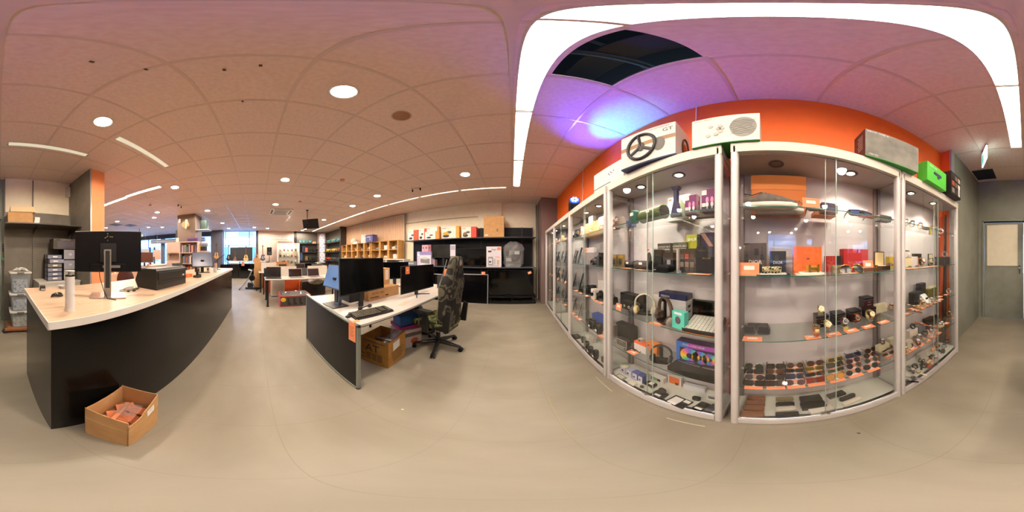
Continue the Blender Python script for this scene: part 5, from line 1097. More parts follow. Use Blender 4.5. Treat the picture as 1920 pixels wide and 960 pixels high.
def xs(m, w, d, h):
    Y = -d / 2 - .001
    m.prism([(w * .27 + w * .19 * math.cos(a), h * .5 + h * .36 * math.sin(a)) for a in [2 * PI * k / 26 for k in range(26)]], Y - .001, Y, '8f8d84', 'y')
    for k in range(9): m.tube([(w * .10 + w * .03 * math.sin(k) + i * w * .035, Y - .002, h * (.25 + .06 * k) + .006 * math.sin(i * 1.3 + k)) for i in range(10)], .0012, hexm('5e5c56'), 4)
    for dx, dz in ((-.08, .5), (-.03, .5), (-.055, .6), (-.055, .4), (-.2, .62), (-.24, .3), (-.12, .32)): m.cyl((w * dx, Y, h * dz), (w * dx, Y - .003, h * dz), .014, hexm('b8b4a6'), n=14)
    m.text('XBOX SERIES S', .018, '6a6a64', -w * .3, h * .92, Y - .001)
    m.box(-w / 2 - .0005, w / 2 + .0005, -d / 2 - .0005, d / 2 + .0005, -.0005, .006, '2f7a2c')
topbox('console_box', 'white console box with a round grey speaker picture on the display cabinets', 0.89, .22, .36, .19, .27, R, 'd6d3c8', xs)
topbox('steering_wheel_box', 'slanted game steering wheel box with dark blue bottom, overhanging the cabinet edge', .902, .746, .43, .25, .35, R + 8, 'd2cdc6', g29, z=2.06)
def xo(m, w, d, h):
    Y = -d / 2 - .001
    m.box(-w * .5, w * .12, Y - .002, Y, h * .18, h * .22, '6a6860').prism([(-w * .0, h * .35), (w * .28, h * .42), (w * .3, h * .75), (w * .05, h * .8)], Y - .001, Y, 'e4e2da', 'y')
    for dx, dz in ((.06, .62), (.12, .66), (.09, .55), (.16, .6), (.22, .66)): m.cyl((w * dx, Y - .001, h * dz), (w * dx, Y - .003, h * dz), .008, hexm('6e6c66'), n=10)
topbox('console_box', 'white game console box with gamepad picture, left of the steering wheel box', .93, 1.30, .48, .15, .25, R + 2, 'dad8d0', xo)
def sx(m, w, d, h):
    Y = -d / 2 - .001
    m.text('XBOX ONE X', .026, 'd8d8d8', -w * .30, h * .93, Y - .001).text('1TB/1TO', .018, 'e0e0e0', -w * .38, h * .08, Y - .001)
    m.box(-w / 2 - .001, -w / 2, -d / 2, d / 2, 0, h, '4a2c28').box(-w / 2 - .0008, w / 2 + .0008, -d / 2 - .0008, d / 2, -.0005, .006, '2f8a2c')
    for k in range(8): m.box(-w / 2 - .002, -w / 2 - .001, -d * .3, d * (.1 + .03 * (k % 3)), h * (.3 + .07 * k), h * (.32 + .07 * k), 'c8b4ac')
topbox('console_box', 'long mottled grey console box with green lower edge on the last cabinets', .85, -.772, .444, .16, .27, R - 6.7, noise_mat('smoky_grey', [(.3, '6a675e'), (.7, '8d897e')], 7, 4, .45), sx)
def gk(m, w, d, h):
    Y = -d / 2 - .001; T = RT()
    m.rbox(.13, .004, .028, .008, hexm('3a3c52'), (0.0, Y - .002, h * .5), axis='y').rbox(.03, .004, .03, .006, hexm('2c3c6a'), (.01, Y - .002, h * .36), axis='y').text('XBOX ONE', .024, 'eaf5e6', -w * .22, h * .84, Y - .001)
topbox('sensor_box', 'bright green box with a camera sensor picture beside the mottled grey box', .81, -1.29, .34, .11, .21, R, '55c23c', gk)
def hp(m, w, d, h):
    Y = -d / 2 - .001
    for k in range(9): m.front(-w * .42 + (k % 3) * w * .3, -w * .42 + (k % 3) * w * .3 + w * .24, h * .1 + (k // 3) * h * .3, h * .3 + (k // 3) * h * .3, Y, hexm(['8a7a70', '3a3432', 'c8c0b8', 'a84a30', '6a6058', 'd8d0c8', '2a2624', '7a5a4a', 'b0a89e'][k]))
    m.ell((w * .3, Y, h * .3), (w * .12, .006, h * .14), hexm('b8b4b0'), 12, 8)
topbox('headset_box', 'dark box with small photos at the right end of the cabinet tops', .81, -1.665, .26, .15, .30, R, '1d1918', hp)
topbox('accessory_box', 'black and orange thin box wedged behind the green box', .96, -1.47, .16, .05, .26, R + 10, '2a1c18', lambda m, w, d, h: m.front(-w * .45, w * .45, h * .6, h * .9, -d / 2 - .001, hexm('d8602a')))
# ---------------------------------------------------------------- front counter
OAK = noise_mat('oak_top', [(.3, 'bd9f80'), (.55, 'ccb094'), (.8, 'b09172')], 3.5, 6, .35, (1, 8, 1), dist=.6)
PANELK = noise_mat('counter_black', [(.4, '0d0c0b'), (.6, '100f0e')], 3, 2, .2)
LIP = hexm('d8d3cc', .4)
ROTC = -1.45
t = thing('service_counter', 'long service counter with black front and light oak top on the left', 'counter', (-.235, -.725, 0), 180 + ROTC + 0)
# local frame: +x runs away along the counter (world -x), +y goes into the counter (world -y)
L = 3.95; Dp = .86
MB().box(.0, L, .0, .02, 0, 1.005, PANELK).build('front_panel', t)
MB().box(.0, .02, .02, Dp - .04, 0, 1.005, noise_mat('counter_side', [(.4, '34322d'), (.6, '383630')], 3, 2, .25)).build('side_panel', t)
MB().box(L - .02, L, .02, Dp - .04, 0, 1.005, PANELK).build('side_panel', t)
tp = MB().box(-.015, L + .02, -.015, Dp, 1.012, 1.05, OAK)
for i, y in enumerate((.2, .42, .64)): tp.box(-.01, L, y - .0008, y + .0008, 1.05, 1.0503, 'a98a66')
for i, (x, a, b_) in enumerate(((.5, 0, .2), (1.3, 0, .2), (.25, .2, .42), (.95, .2, .42), (.6, .42, .64), (1.6, .42, .64), (.35, .64, .86))): tp.box(x, x + .0016, a, b_, 1.05, 1.0503, 'a98a66')
tp.build('worktop', t)
MB().box(-.02, L + .02, -.021, -.015, 1.008, 1.052, LIP).box(-.021, -.015, -.021, Dp, 1.008, 1.052, LIP).box(L + .015, L + .021, -.02, Dp, 1.008, 1.052, LIP).build('edge_trim', t, bevel=.001)
MB().box(.03, L, Dp - .3, Dp - .28, .1, 1.0, DGREY).box(.02, L, .3, Dp - .06, .98, 1.008, DGREY).build('inner_frame', t)
CT = 1.0505
# computer screen seen from behind
def aimrot(x, y): return math.degrees(math.atan2(y, x))
t = thing('computer_monitor', 'black computer monitor seen from behind on a silver stand on the oak counter', 'monitor', (-.80, -1.03, CT), 142)
# local -y faces the camera (its back)
MB().box(-.265, .275, .012, .03, .19, .52, BLACK).box(-.267, .277, .028, .034, .188, .522, hexm('6a6864', .4)).box(-.265, .275, .012, .034, .52, .524, hexm('a8a49c', .3)).box(-.14, .14, -.005, .012, .20, .255, BLACK).box(-.06, .07, -.004, .012, .27, .42, hexm('151312')).build('body', t, bevel=.002)
MB().box(-.04, .10, -.012, -.004, .225, .245, hexm('9a968e', .3, .5)).box(-.03, .01, -.018, -.004, .33, .36, hexm('a09a90', .3, .5)).build('mount_bracket', t)
sm = hexm('a8a39a', .3, .7)
MB().box(-.028, .028, -.045, -.025, .0, .37, sm).box(-.017, .017, -.048, -.044, .07, .36, hexm('2c2a28')).build('stand_column', t, bevel=.003)
MB().rbox(.27, .20, .008, .008, sm, (0, -.02, 0)).build('stand_base', t)
mk = MB()
for x, z in ((0, .48), (-.01, .47), (.0, .50), (.02, .475), (.03, .474), (.04, .474), (-.02, .466), (0, .445)): mk.cyl((x, .0115, z), (x, .009, z), .004, hexm('d8c890', .2, .9), n=8)
mk.build('dotted_emblem', t)
MB().tube([(-.07, 0, .22), (-.06, -.03, .15), (-.03, -.08, .06), (.0, -.13, .004), (.06, -.16, .004)], .003, BLACK, 8).build('power_cable', t)
# cable lifter
t = thing('desk_post', 'white upright cylinder with a round cap near the counter corner', 'post', (-.382, -.835, CT))
MB().cyl((0, 0, 0), (0, 0, .205), .028, hexm('d9d4d0', .4), n=28).build('tube', t); MB().cyl((0, 0, .205), (0, 0, .211), .0275, BLACK, n=28).build('collar', t)
MB().cyl((0, 0, .211), (0, 0, .232), .012, hexm('bcb6ae'), n=18).lathe([(.0, .232), (.028, .232), (.028, .238), (0, .240)], hexm('cfc9c0'), 26).build('cap', t)
# small things near the post
x, y = pz(80, 543, CT); m = MB().box(-.025, .025, -.04, .04, 0, .035, '2a2826').box(-.02, .02, .045, .07, .0, .02, '8c887e'); put(m, 'power_adapter', x, y, CT, -12, 'small black power brick at the back corner of the oak counter', 'adapter', None, .004)
x, y = pz(107, 556, CT); m = MB()
for k in range(4): m.tube([((.055 - .004 * k) * math.cos(a), (.022 + .003 * k) * math.sin(a), .006 + .005 * k + .004 * math.sin(2 * a)) for a in [2 * PI * i / 22 for i in range(22)]], .0035, hexm('2b2724'), 6, True)
m.tube([(.0, .02, .012), (.0, 0, .03), (.0, -.03, .012)], .003, hexm('c8bc8c'), 6); put(m, 'cable_bundle', x, y, CT, 15, 'coiled black cable tied in the middle beside the white post', 'cable')
x, y = pz(117, 540, CT); m = MB().lathe([(.035, 0), (.045, .028), (.048, .03), (.043, .028), (.033, .003), (0, .003)], FROST, 20).lathe([(.0, .003), (.03, .004), (.028, .02), (0, .022)], hexm('e8d4cc'), 10); put(m, 'plastic_tray', x, y, CT, 0, 'small frosted plastic tray with pale pieces behind the white post', 'tray')
m = MB(); x, y = pz(243, 543, CT)
m.tube([(-.14, .0, .004), (-.06, .04, .004), (.02, .02, .004), (.06, -.03, .004), (0, -.06, .004), (-.08, -.05, .004), (-.1, 0, .006)], .0028, BLACK, 6).tube([(-.12, .06, .004), (-.04, .07, .02), (.04, .05, .004), (.1, 0, .004), (.12, -.05, .004)], .0028, hexm('4a6a3a'), 6).tube([(-.03, .05, .01), (.0, -.03, .004), (.08, -.06, .004), (.13, -.02, .004)], .0025, BLACK, 6)
m.box(-.07, -.025, .045, .065, 0, .014, '3a3a3a').box(.03, .06, .055, .075, 0, .014, '2a2422').box(.08, .1, .02, .04, 0, .012, '202020'); put(m, 'usb_cables', x, y, CT, 20, 'tangle of thin cables with plugs between the monitor and the big black printer', 'cable')
# big black printer
t = thing('label_printer', 'large black printer with sloped lid standing across the oak counter', 'printer', (-1.49, -.945, CT), 180 - 5)
w = .53
MB().prism([(-.12, 0), (.13, 0), (.17, .07), (.12, .185), (-.11, .195), (-.12, .18)], -w / 2, w / 2, hexm('201e1c', .4), 'x').build('body', t, bevel=.004)
MB().box(-w / 2 + .03, w / 2 - .02, -.126, -.12, .055, .072, '0c0b0b').box(-w / 2 + .02, w / 2 - .02, -.128, -.12, .09, .165, hexm('262422', .3)).build('front_flap', t, bevel=.002)
MB().box(-w / 2 + .01, w / 2 - .01, -.10, .11, .19, .198, '2c2a27').box(-w / 2 + .02, w / 2 - .02, -.095, -.08, .197, .203, hexm('8a857a', .3)).build('lid', t, bevel=.002)
MB().box(w / 2 - .09, w / 2 - .05, -.1295, -.128, .10, .118, 'd0ccc4').build('badge', t)
# far half of the counter
x, y = pz(360, 520, CT); x, y = -2.25, -1.03; m = MB().box(-.10, .10, -.05, .05, 0, .045, 'e8703c').box(-.04, .02, -.0505, -.05, .012, .034, 'f0b040').top(-.06, .05, -.03, .03, .0455, hexm('d85a34')); put(m, 'tape_box', x, y, CT, 170, 'bright orange flat box right behind the black printer', 'box')
t = thing('barcode_scanner', 'black barcode scanner on a ribbed dark foot on the counter', 'scanner', (-2.28, -.86, CT), 160)
MB().rbox(.11, .10, .03, .03, hexm('2b2c22')).ell((.03, 0, .03), (.05, .04, .025), hexm('2a2a24')).build('foot', t, bevel=.004); MB().cyl((0, 0, .03), (0, 0, .09), .018, BLACK, n=14).build('neck', t); MB().rbox(.07, .05, .07, .012, hexm('23241e'), (0, 0, .085)).front(-.028, .028, .125, .145, -.0255, hexm('7a7468')).build('head', t, bevel=.004)
def monitor(x, y, z, rot, label, w, h, z0, tilt=0, base='plate', frame='17171a', name='computer_monitor', scr=None, depth=.03, baseparts=True, arm=None):
    """screen facing local -y, its lower edge z0 above the table"""
    t = thing(name, label, 'monitor', (x, y, z), rot); T = RT((0, 0, z0), rx=-tilt)
    MB().box(-w / 2, w / 2, 0, depth * .5, 0, h, frame, T=T).box(-w * .3, w * .3, depth * .5, depth * 1.4, h * .2, h * .8, frame, T=T).build('body', t, bevel=.003)
    MB().front(-w / 2 + .008, w / 2 - .008, .016, h - .008, -.0012, scr or SCREEN, T=T).build('screen', t.children[0])
    if baseparts:
        c = hexm(arm or '1a1a1c', .35, .3 if arm else 0)
        MB().box(-.03, .03, depth + .02, depth + .045, .006, z0 + h * .45, c).box(-.03, .03, depth * .8, depth + .045, z0 + h * .35, z0 + h * .45, c).build('stand', t)
        if base == 'plate': MB().rbox(.26, .2, .008, .01, hexm('1c1c1e', .35), (0, depth + .01, 0)).build('base', t)
        elif base == 'feet':
            b = MB()
            for s in (-1, 1): b.tube([(0, depth + .03, .012), (s * .16, -.08, .006)], .008, hexm('26262a', .4), 8)
            b.build('base', t)
        elif base == 'vee':
            b = MB()
            for s in (-1, 1): b.tube([(0, depth + .03, .012), (s * .12, -.10, .006)], .010, hexm('8a2018', .4), 8)
            b.build('base', t)
    return t
t = monitor(-2.95, -1.0, CT, 118, 'touch screen till monitor tilted back on the far half of the counter', .40, .30, .11, 20, 'plate', '26262c', 'till_monitor', scr=hexm('5a6280', .25))
m = MB().cyl((0, 0, 0), (0, 0, .16), .028, hexm('c8a184', .5), n=16).lathe([(.0, .16), (.033, .16), (.033, .168), (0, .17)], hexm('b89478'), 16); put(m, 'wooden_post', -3.35, -.84, CT, 0, 'beige upright cylinder near the far end of the counter', 'post')
m = MB().lathe([(.03, 0), (.04, .10), (.038, .10), (.028, .004), (0, .004)], FROST, 16); put(m, 'plastic_cup', -3.05, -.78, CT, 0, 'clear plastic cup between scanner and beige cylinder', 'cup')
m = MB().box(-.04, .04, -.03, .03, 0, .10, 'e8e2da').cyl((0, -.03, .05), (0, -.035, .05), .022, hexm('3a3836'), n=14).cyl((0, 0, .10), (0, 0, .12), .03, hexm('d0a030'), n=12); put(m, 'tape_dispenser', -3.2, -.95, CT, 60, 'white and yellow tape dispenser behind the clear cup', 'dispenser')
t = thing('desk_lamp', 'black slim desk lamp arm at the far end of the counter', 'lamp', (-3.75, -.9, CT), 100)
MB().lathe([(0, 0), (.07, .0), (.07, .008), (0, .012)], BLACK, 20).build('base', t); MB().cyl((0, 0, .01), (0, 0, .22), .008, BLACK).build('pole', t); MB().box(-.16, .16, -.02, .02, .0, .012, BLACK, T=RT((.04, 0, .25), ry=-38)).build('head', t)
t = thing('laptop', 'black open tablet leaning back on the counter behind the scanner', 'laptop', (-2.75, -1.38, CT), 160)
MB().box(-.13, .13, -.01, .0, 0, .2, BLACK, T=RT(rx=-28)).build('screen', t); MB().box(-.10, .10, -.005, .06, 0, .006, DGREY).build('foot', t)
m = MB().ell((0, 0, .02), (.06, .04, .022), hexm('4c3c38')).ell((.05, .01, .03), (.035, .025, .03), hexm('3a302e')).tube([(-.05, 0, .01), (-.12, .02, .008), (-.14, .06, .006)], .004, BLACK); put(m, 'handheld_scanner', -2.15, -1.42, CT, 30, 'dark handheld device lying behind the black printer', 'device')

# ---------------------------------------------------------------- carton with orange papers on the floor
def open_carton(name, label, c, a, b_, h, wall=.004, prints=None, notch=False, cat='box', col=None):
    """open box from corner c along a and b_ (floor points)"""
    c = Vector((*c, 0)); u = Vector((*a, 0)) - c; v = Vector((*b_, 0)) - c; la, lb = u.length, v.length
    u.normalize(); v = (v - u * v.dot(u)).normalized()
    s = 1 if u.cross(v).z > 0 else -1
    t = thing(name, label, cat, c, math.degrees(math.atan2(u.y, u.x))); Y = lambda q: q * s
    col = col or CARD
    def wb_(m, x0, x1, y0, y1, z0, z1, k): a_, b2 = sorted((Y(y0), Y(y1))); m.box(x0, x1, a_, b2, z0, z1, k)
    m = MB(); wb_(m, 0, la, 0, lb, 0, wall, col); wb_(m, 0, la, 0, wall, 0, h, col)
    if notch:
        pts = [(0, 0), (lb, 0), (lb, h), (lb * .45, h * .93), (lb * .38, h * .86), (lb * .16, h * .84), (0, h * .86)]
        m.prism([(Y(p[0]), p[1]) for p in pts], 0, wall, col, 'x')
    else: wb_(m, 0, wall, 0, lb, 0, h, col)
    wb_(m, la - wall, la, 0, lb, 0, h * .98, col); wb_(m, 0, la, lb - wall, lb, 0, h, col)
    if prints: prints(m, la, lb, h, Y)
    m.build('carton', t); return t, la, lb, Y
t, la, lb, Y = open_carton('cardboard_box', 'open cardboard box with orange papers on the floor against the counter', (-.413, -.412), (-.36, -.628), (-.71, -.462), .40, notch=True)
cr = MB(); 
cr.box(-.0008, 0, *sorted((Y(0), Y(lb))), .275, .277, 'e0b87c').box(0, la, *sorted((Y(-.0008), Y(0))), .275, .277, 'e0b87c'); cr.build('crease', t)
m = MB().box(-.0015, -.0005, *sorted((Y(lb * .55), Y(lb * .8))), .27, .34, PAPER).box(-.0022, -.0015, *sorted((Y(lb * .6), Y(lb * .75))), .318, .321, '6a6660'); m.build('address_label', t)
bx = t.location.copy(); ang = t.rotation_euler.z
def inbox(u, v, z): q = Matrix.Rotation(ang, 3, 'Z') @ Vector((u, Y(v), 0)); return (bx.x + q.x, bx.y + q.y, z)
random.seed(3)
for k in range(9):
    m = MB().box(-.05, .05, -.035, .035, 0, .0015, ORANGE); o = put(m, 'orange_card', *inbox(.06 + (k % 3) * .05, .07 + (k // 3) * .075, 0), 0, 'loose orange card heaped inside the open cardboard box', 'card', 'orange cards in the floor carton')
    o.location = inbox(.065 + (k % 3) * .045, .07 + (k // 3) * .08, .20 + .004 * k); o.rotation_euler = (random.uniform(-.12, .12), random.uniform(-.12, .12), random.uniform(0, 3))
for k in range(2):
    m = MB().box(-.012, .012, -.10, .10, 0, .012, 'ef9a6c'); o = put(m, 'orange_strip', *inbox(.14, .14 + k * .02, .235 + .012 * k), math.degrees(ang) + 10, 'folded orange paper strip in the floor carton, ' + ('lower one' if k == 0 else 'upper one'), 'paper')
m = MB(); n = 9; g = [[(-.06 + .12 * i / (n - 1), -.05 + .10 * j / (n - 1), .02 + random.uniform(-.012, .014) + .02 * math.sin(PI * i / (n - 1)) * math.sin(PI * j / (n - 1))) for i in range(n)] for j in range(n)]
m.add([p for r in g for p in r], [(j * n + i, j * n + i + 1, (j + 1) * n + i + 1, (j + 1) * n + i) for j in range(n - 1) for i in range(n - 1)], PLASTICWRAP, False)
o = put(m, 'plastic_bag', *inbox(.11, .19, .245), 20, 'crumpled clear plastic bag on the orange papers in the floor carton', 'bag')
m = MB().box(-.16, .16, -.10, .10, 0, .19, '9a6c40'); o = put(m, 'cardboard_insert', *inbox(la / 2, lb / 2, .005), math.degrees(ang) + 90, 'inner cardboard block holding up the orange papers in the floor carton', 'box'); o.scale = (lb * .95 / .32, la * .94 / .20, 1)

# ---------------------------------------------------------------- wall shelf, storage boxes and drawers at the rear left
t = thing('slotted_shelving', 'grey back panel shelving with slotted uprights behind the service counter', 'shelving', (-.8, -3.30, 0), 180)
# local +x = world -x ... facing the camera (-y local is +y world)
MB().box(-.71, .70, -.02, 0, 0, 2.28, PANELG).build('back_panel', t)
MB().box(-.71, .70, -.56, -.02, 1.93, 1.95, hexm('4a443c', .4)).build('shelf', t, bevel=.001)
for x in (-.705, -.13, .69):
    u = MB().box(x - .012, x + .012, -.045, -.02, 0, 3.03, hexm('8a8272', .5))
    for k in range(60): u.box(x - .005, x + .005, -.0458, -.045, .1 + k * .05, .125 + k * .05, '2a2622')
    u.build('slotted_upright', t)
for x in (-.13, .66): MB().prism([(-.02, 1.93), (-.5, 1.93), (-.02, 1.80)], x - .003, x + .003, '3a352e', 'x').build('bracket', t)
t = thing('side_partition', 'tall dark grey partition panel with metal edge beside the orange column', 'panel', (-1.515, -2.86, 0)); MB().box(-.012, .012, -.43, .42, 0, CEIL_H, PANELG).build('panel', t); MB().box(-.014, .014, .42, .44, 0, CEIL_H, SILVER).build('edge_profile', t)
m = MB().box(-.09, -.0, -.06, .0, 0, .26, CREAM); put(m, 'wall_device', -1.40, -3.24, 2.72, 0, 'small cream box fixed high beside the partition panel', 'box')
def ctn(x, y, z, w, d, h, c, l, rot=180):
    m = MB().box(-w / 2, w / 2, -d / 2, d / 2, 0, h, c).box(-w / 2 - .002, w / 2 + .002, -d / 2 - .002, d / 2, h * .8, h + .002, c); put(m, 'cardboard_box', x, y, z, rot, l, 'box', 'flat cartons on the wall shelf')
ctn(-.36, -2.98, 1.951, .44, .35, .105, CARD, 'lowest flat tan carton on the wall shelf'); ctn(-.355, -2.98, 2.058, .44, .35, .095, CARD, 'middle flat tan carton on the wall shelf'); ctn(-.40, -2.97, 2.155, .44, .36, .10, hexm('dcc094', .7), 'topmost lighter flat carton on the wall shelf')
for k in range(3): put(MB().box(-.05, .05, -.1, .1, 0, .045, PAPER), 'paper_pack', -.66 - .003 * k, -2.98, 1.951 + .046 * k, 180 + 2 * k, ['bottom', 'middle', 'top'][k] + ' white paper pack right of the cartons on the wall shelf', 'paper')
t = thing('drawer_cabinet', 'low white cabinet carrying plastic drawer towers behind the counter', 'cabinet', (-1.06, -3.0, 0), 180)
MB().box(-.38, .42, -.24, .26, 0, .88, hexm('d6cfc0', .5)).build('body', t, bevel=.003); MB().box(-.39, .43, -.25, .27, .88, .90, hexm('e2dccf', .4)).build('top', t); MB().box(-.37, .41, -.246, -.24, .45, .87, hexm('cfc8b8')).build('door', t)
t = thing('drawer_tower', 'black framed tower of six small clear drawers', 'drawers', (-1.02, -3.02, .901), 180)
f = MB()
for k in range(7): f.box(-.155, .155, -.12, .12, k * .082, k * .082 + .006, BLACK)
for sx in (-1, 1):
    for sy in (-1, 1): f.box(sx * .15 - .006, sx * .15 + .006, sy * .115 - .006, sy * .115 + .006, 0, .498, BLACK)
f.build('frame', t)
for k in range(6):
    off = -.03 if k == 4 else 0
    d = MB().rbox(.285, .22, .068, .008, hexm(['8f90a0', '8a8ca0', '9394a6', '8a8578', '9c9cac', '9092a4'][k], .35), (-off, 0 + off, k * .082 + .009)).build('drawer', t); MB().box(-.045, .045, -.128 + off, -.11 + off, k * .082 + .03, k * .082 + .055, PAPER).build('label_pull', d)
t = thing('drawer_tower', 'taller tower of three bigger clear drawers beside the small drawer tower', 'drawers', (-1.315, -3.02, .901), 180)
MB().box(-.125, -.119, -.13, .13, 0, .60, BLACK).box(.119, .125, -.13, .13, 0, .60, BLACK).box(-.125, .125, -.13, .13, .196, .202, BLACK).box(-.125, .125, -.13, .13, .396, .402, BLACK).box(-.125, .125, -.13, .13, .596, .602, BLACK).box(-.125, .125, -.13, .13, 0, .004, BLACK).build('frame', t)
for k in range(3): d = MB().rbox(.234, .25, .18, .01, hexm(['b8b4a8', 'a0a2ac', 'a8a8b0'][k], .3), (0, 0, k * .2 + .008)).ell((.02, -.122, k * .2 + .1), (.06, .004, .04), hexm('cfcfcf'), 10, 6).build('drawer', t)
m = MB().box(-.23, .23, -.11, .11, 0, .20, '4a453c').front(-.15, .21, .03, .15, -.111, hexm('5a5560')).text('SILHOUETTE CAMEO', .022, 'c8c0b4', .02, .175, -.1115).front(-.22, .22, .006, .012, -.1115, hexm('8a8474')).cyl((-.2, -.11, .18), (-.2, -.1115, .18), .008, hexm('b8a070'), n=10)
put(m, 'machine_box', -1.22, -3.02, 1.505, 180, 'grey oblong machine box with white title lying on the drawer towers', 'box')
for k, (z0, h, w, l) in enumerate(((.085, .31, .34, 'bottom'), (.41, .31, .35, 'middle'), (.735, .36, .36, 'top'))):
    t = thing('storage_box', l + ' translucent storage box of the stack beside the grey shelving', 'storage box', (-.345, -2.86, z0), 180)
    rings = []
    for u in (0, 1): 
        q = rrect(w * (.80 + .2 * u), .30 * (.82 + .18 * u), .03); rings.append([(p[0], p[1], .0 + (h - .02) * u) for p in q])
    MB().loft(rings, FROST, True, True, False).build('tub', t)
    MB().rbox(w * .72, .22, h * .62, .03, noise_mat('mixed_goods_%d' % k, [(.35, ['d8d4a0', '9a9ea4', '7a8086'][k]), (.5, 'bfc2c4'), (.65, ['b0a070', '6a7078', '5c646c'][k])], 18, 4, .5), (0, 0, .01)).build('contents', t)
    MB().rbox(w + .03, .33, .022, .03, hexm('dcd8d2', .4), (0, 0, h - .02)).box(-.06, .06, -.176, -.16, h - .03, h + .002, hexm('6a645c')).build('lid', t, bevel=.003)
m = MB(); n = 8; random.seed(5)
g = [[(-.13 + .26 * i / (n - 1), -.1 + .2 * j / (n - 1), .015 + random.uniform(0, .07) * math.sin(PI * (i + .5) / n)) for i in range(n)] for j in range(n)]
m.add([p for r in g for p in r], [(j * n + i, j * n + i + 1, (j + 1) * n + i + 1, (j + 1) * n + i) for j in range(n - 1) for i in range(n - 1)], PAPER, False); put(m, 'paper_towel', -.36, -2.86, 1.097, 180, 'crumpled white paper on top of the storage box stack', 'paper')
t = thing('plant_dolly', 'low wooden roller board under the storage boxes', 'dolly', (-.34, -2.84, 0), 180); MB().box(-.26, .24, -.18, .18, .05, .084, hexm('9a6038', .6)).build('board', t)
for sx in (-1, 1):
    for sy in (-1, 1): MB().cyl((sx * .2 - .01, sy * .14, .025), (sx * .2 + .01, sy * .14, .025), .025, DGREY, n=14).build('wheel', t)
for x, y, r, l in ((-.10, -2.72, 20, 'left'), (-.60, -2.66, -25, 'right')):
    m = MB().prism([(-.06, 0), (.06, 0), (.03, .05), (-.05, .035)], -.05, .05, '2b2622', 'y').prism([(-.02, .03), (.05, .03), (.0, .22), (-.02, .22)], -.003, .003, '56524a', 'y').box(-.02, 0, -.051, -.05, .02, .03, PAPER)
    put(m, 'broken_gadget', x, y, .0, r, 'dark folded scrap on the floor ' + l + ' of the storage box stack', 'scrap')
m = MB().box(-.02, .02, 0, .012, 0, .055, '2f9a4a'); put(m, 'green_sticker', -.06, -3.297, 1.28, 180, 'small green sign on the grey edge left of the shelving', 'sign')
m = MB().box(-.008, .008, 0, .03, 0, .16, BLACK); put(m, 'pull_bar', -.062, -3.297, 1.46, 180, 'narrow black pull handle on the grey edge above the green sign', 'handle')
# ---------------------------------------------------------------- pale desk with screens
DT = .752
t = thing('sales_desk', 'pale topped desk with a large black framed end panel in the middle of the shop', 'desk', (0, 0, 0))
MB().box(-2.31, -1.10, .775, 3.15, .728, .752, hexm('d6cdc4', .4)).build('desktop', t)
MB().box(-2.312, -1.098, .773, 3.152, .724, .730, '1d1c1b').build('edge_band', t)
MB().box(-2.32, -1.055, .748, .768, .03, .765, hexm('08090b', .2, spec=.16)).build('end_panel', t); ep = t.children[-1]
f = MB(); s_ = hexm('98a098', .35, .5)
f.box(-2.345, -1.03, .742, .774, .765, .785, s_).box(-2.345, -1.03, .742, .774, .01, .03, s_).box(-2.345, -2.32, .742, .774, .01, .785, s_).box(-1.055, -1.03, .742, .774, .01, .785, s_)
f.build('panel_frame', t, bevel=.003)
for x, y in ((-1.18, 3.05), (-2.25, 3.05), (-2.25, 1.9)): MB().cyl((x, y, 0), (x, y, .726), .022, BLACK).build('leg', t)
for y in (1.9, 2.9): MB().box(-2.2, -1.2, y, y + .04, .68, .724, BLACK).build('cross_beam', t)
card = MB(); card.box(-.045, .045, 0, .0012, -.19, 0, ORANGE).box(-.02, .02, .0, .07, 0, .0012, ORANGE)
for k in range(9): card.box(-.035, .028 - .01 * (k % 3), -.0004, 0, -.05 - .012 * k, -.046 - .012 * k, 'b8603a')
put(card, 'price_card', -1.10, .735, .80, 4, 'long orange price card hanging over the top corner of the black desk end panel', 'price card')
# screens
monitor(-1.47, 1.16, DT, 96, 'large black computer monitor on the near end of the pale desk, with yellow sticker', .70, .40, .195, 2, 'none', depth=.035)
m = MB().box(-.02, .03, -.0015, 0, .004, .012, 'c8d820'); put(m, 'sticker', -1.452, .865, DT + .203, 96, 'tiny yellow-green sticker on the lower corner of the large monitor', 'sticker')
t = thing('headset', 'dark headset and cable lying behind the keyboard', 'headset', (-1.46, 1.16, DT), 96)
MB().tube([(-.09, 0, .01), (-.09, -.03, .03), (-.02, -.05, .045), (.05, -.03, .03), (.06, 0, .012)], .007, hexm('1c1a1a'), 8).build('headband', t)
for s in (-1, 1): MB().ell((s * .075 - .015, -.01, .022), (.03, .022, .022), hexm('221d1d'), 12, 8).build('ear_cup', t)
MB().tube([(-.09, 0, .006), (-.2, -.04, .005), (-.3, -.05, .006), (-.31, -.1, .006)], .004, hexm('3a1c18')).build('cable', t)
t = monitor(-1.83, .925, DT, 4, 'tilted monitor with blue daylight reflection painted on its screen behind the large monitor', .52, .315, .20, 18, 'none', frame='30343c', scr=hexm('5f82b8', .12, .0))  # window reflection is painted in as a blue screen colour
MB().rbox(.26, .22, .010, .006, hexm('3a3c40', .35, .3), (.07, 0, 0)).build('base_plate', t); MB().prism([(-.05, .01), (.05, .01), (.09, .18), (.06, .19), (.03, .03), (-.05, .025)], -.02, .02, hexm('5a6474', .35, .4), 'y', T=RT((.09, .02, 0))).build('arm', t)
put(MB().box(-.15, .15, -.13, .13, 0, .17, '1b1c20'), 'computer_case', -1.90, 1.26, DT, 0, 'small dark computer case between the monitors on the pale desk', 'computer', None, .006)
def nit(m, w, d, h): m.text('NITRO 800', .045, '3a2c1c', -w * .22, h * .62, -d / 2 - .001).front(-w * .45, -w * .2, h * .22, h * .32, -d / 2 - .001, hexm('5a4630')).front(w * .02, w * .12, h * .2, h * .32, -d / 2 - .001, hexm('3a2c1c'))
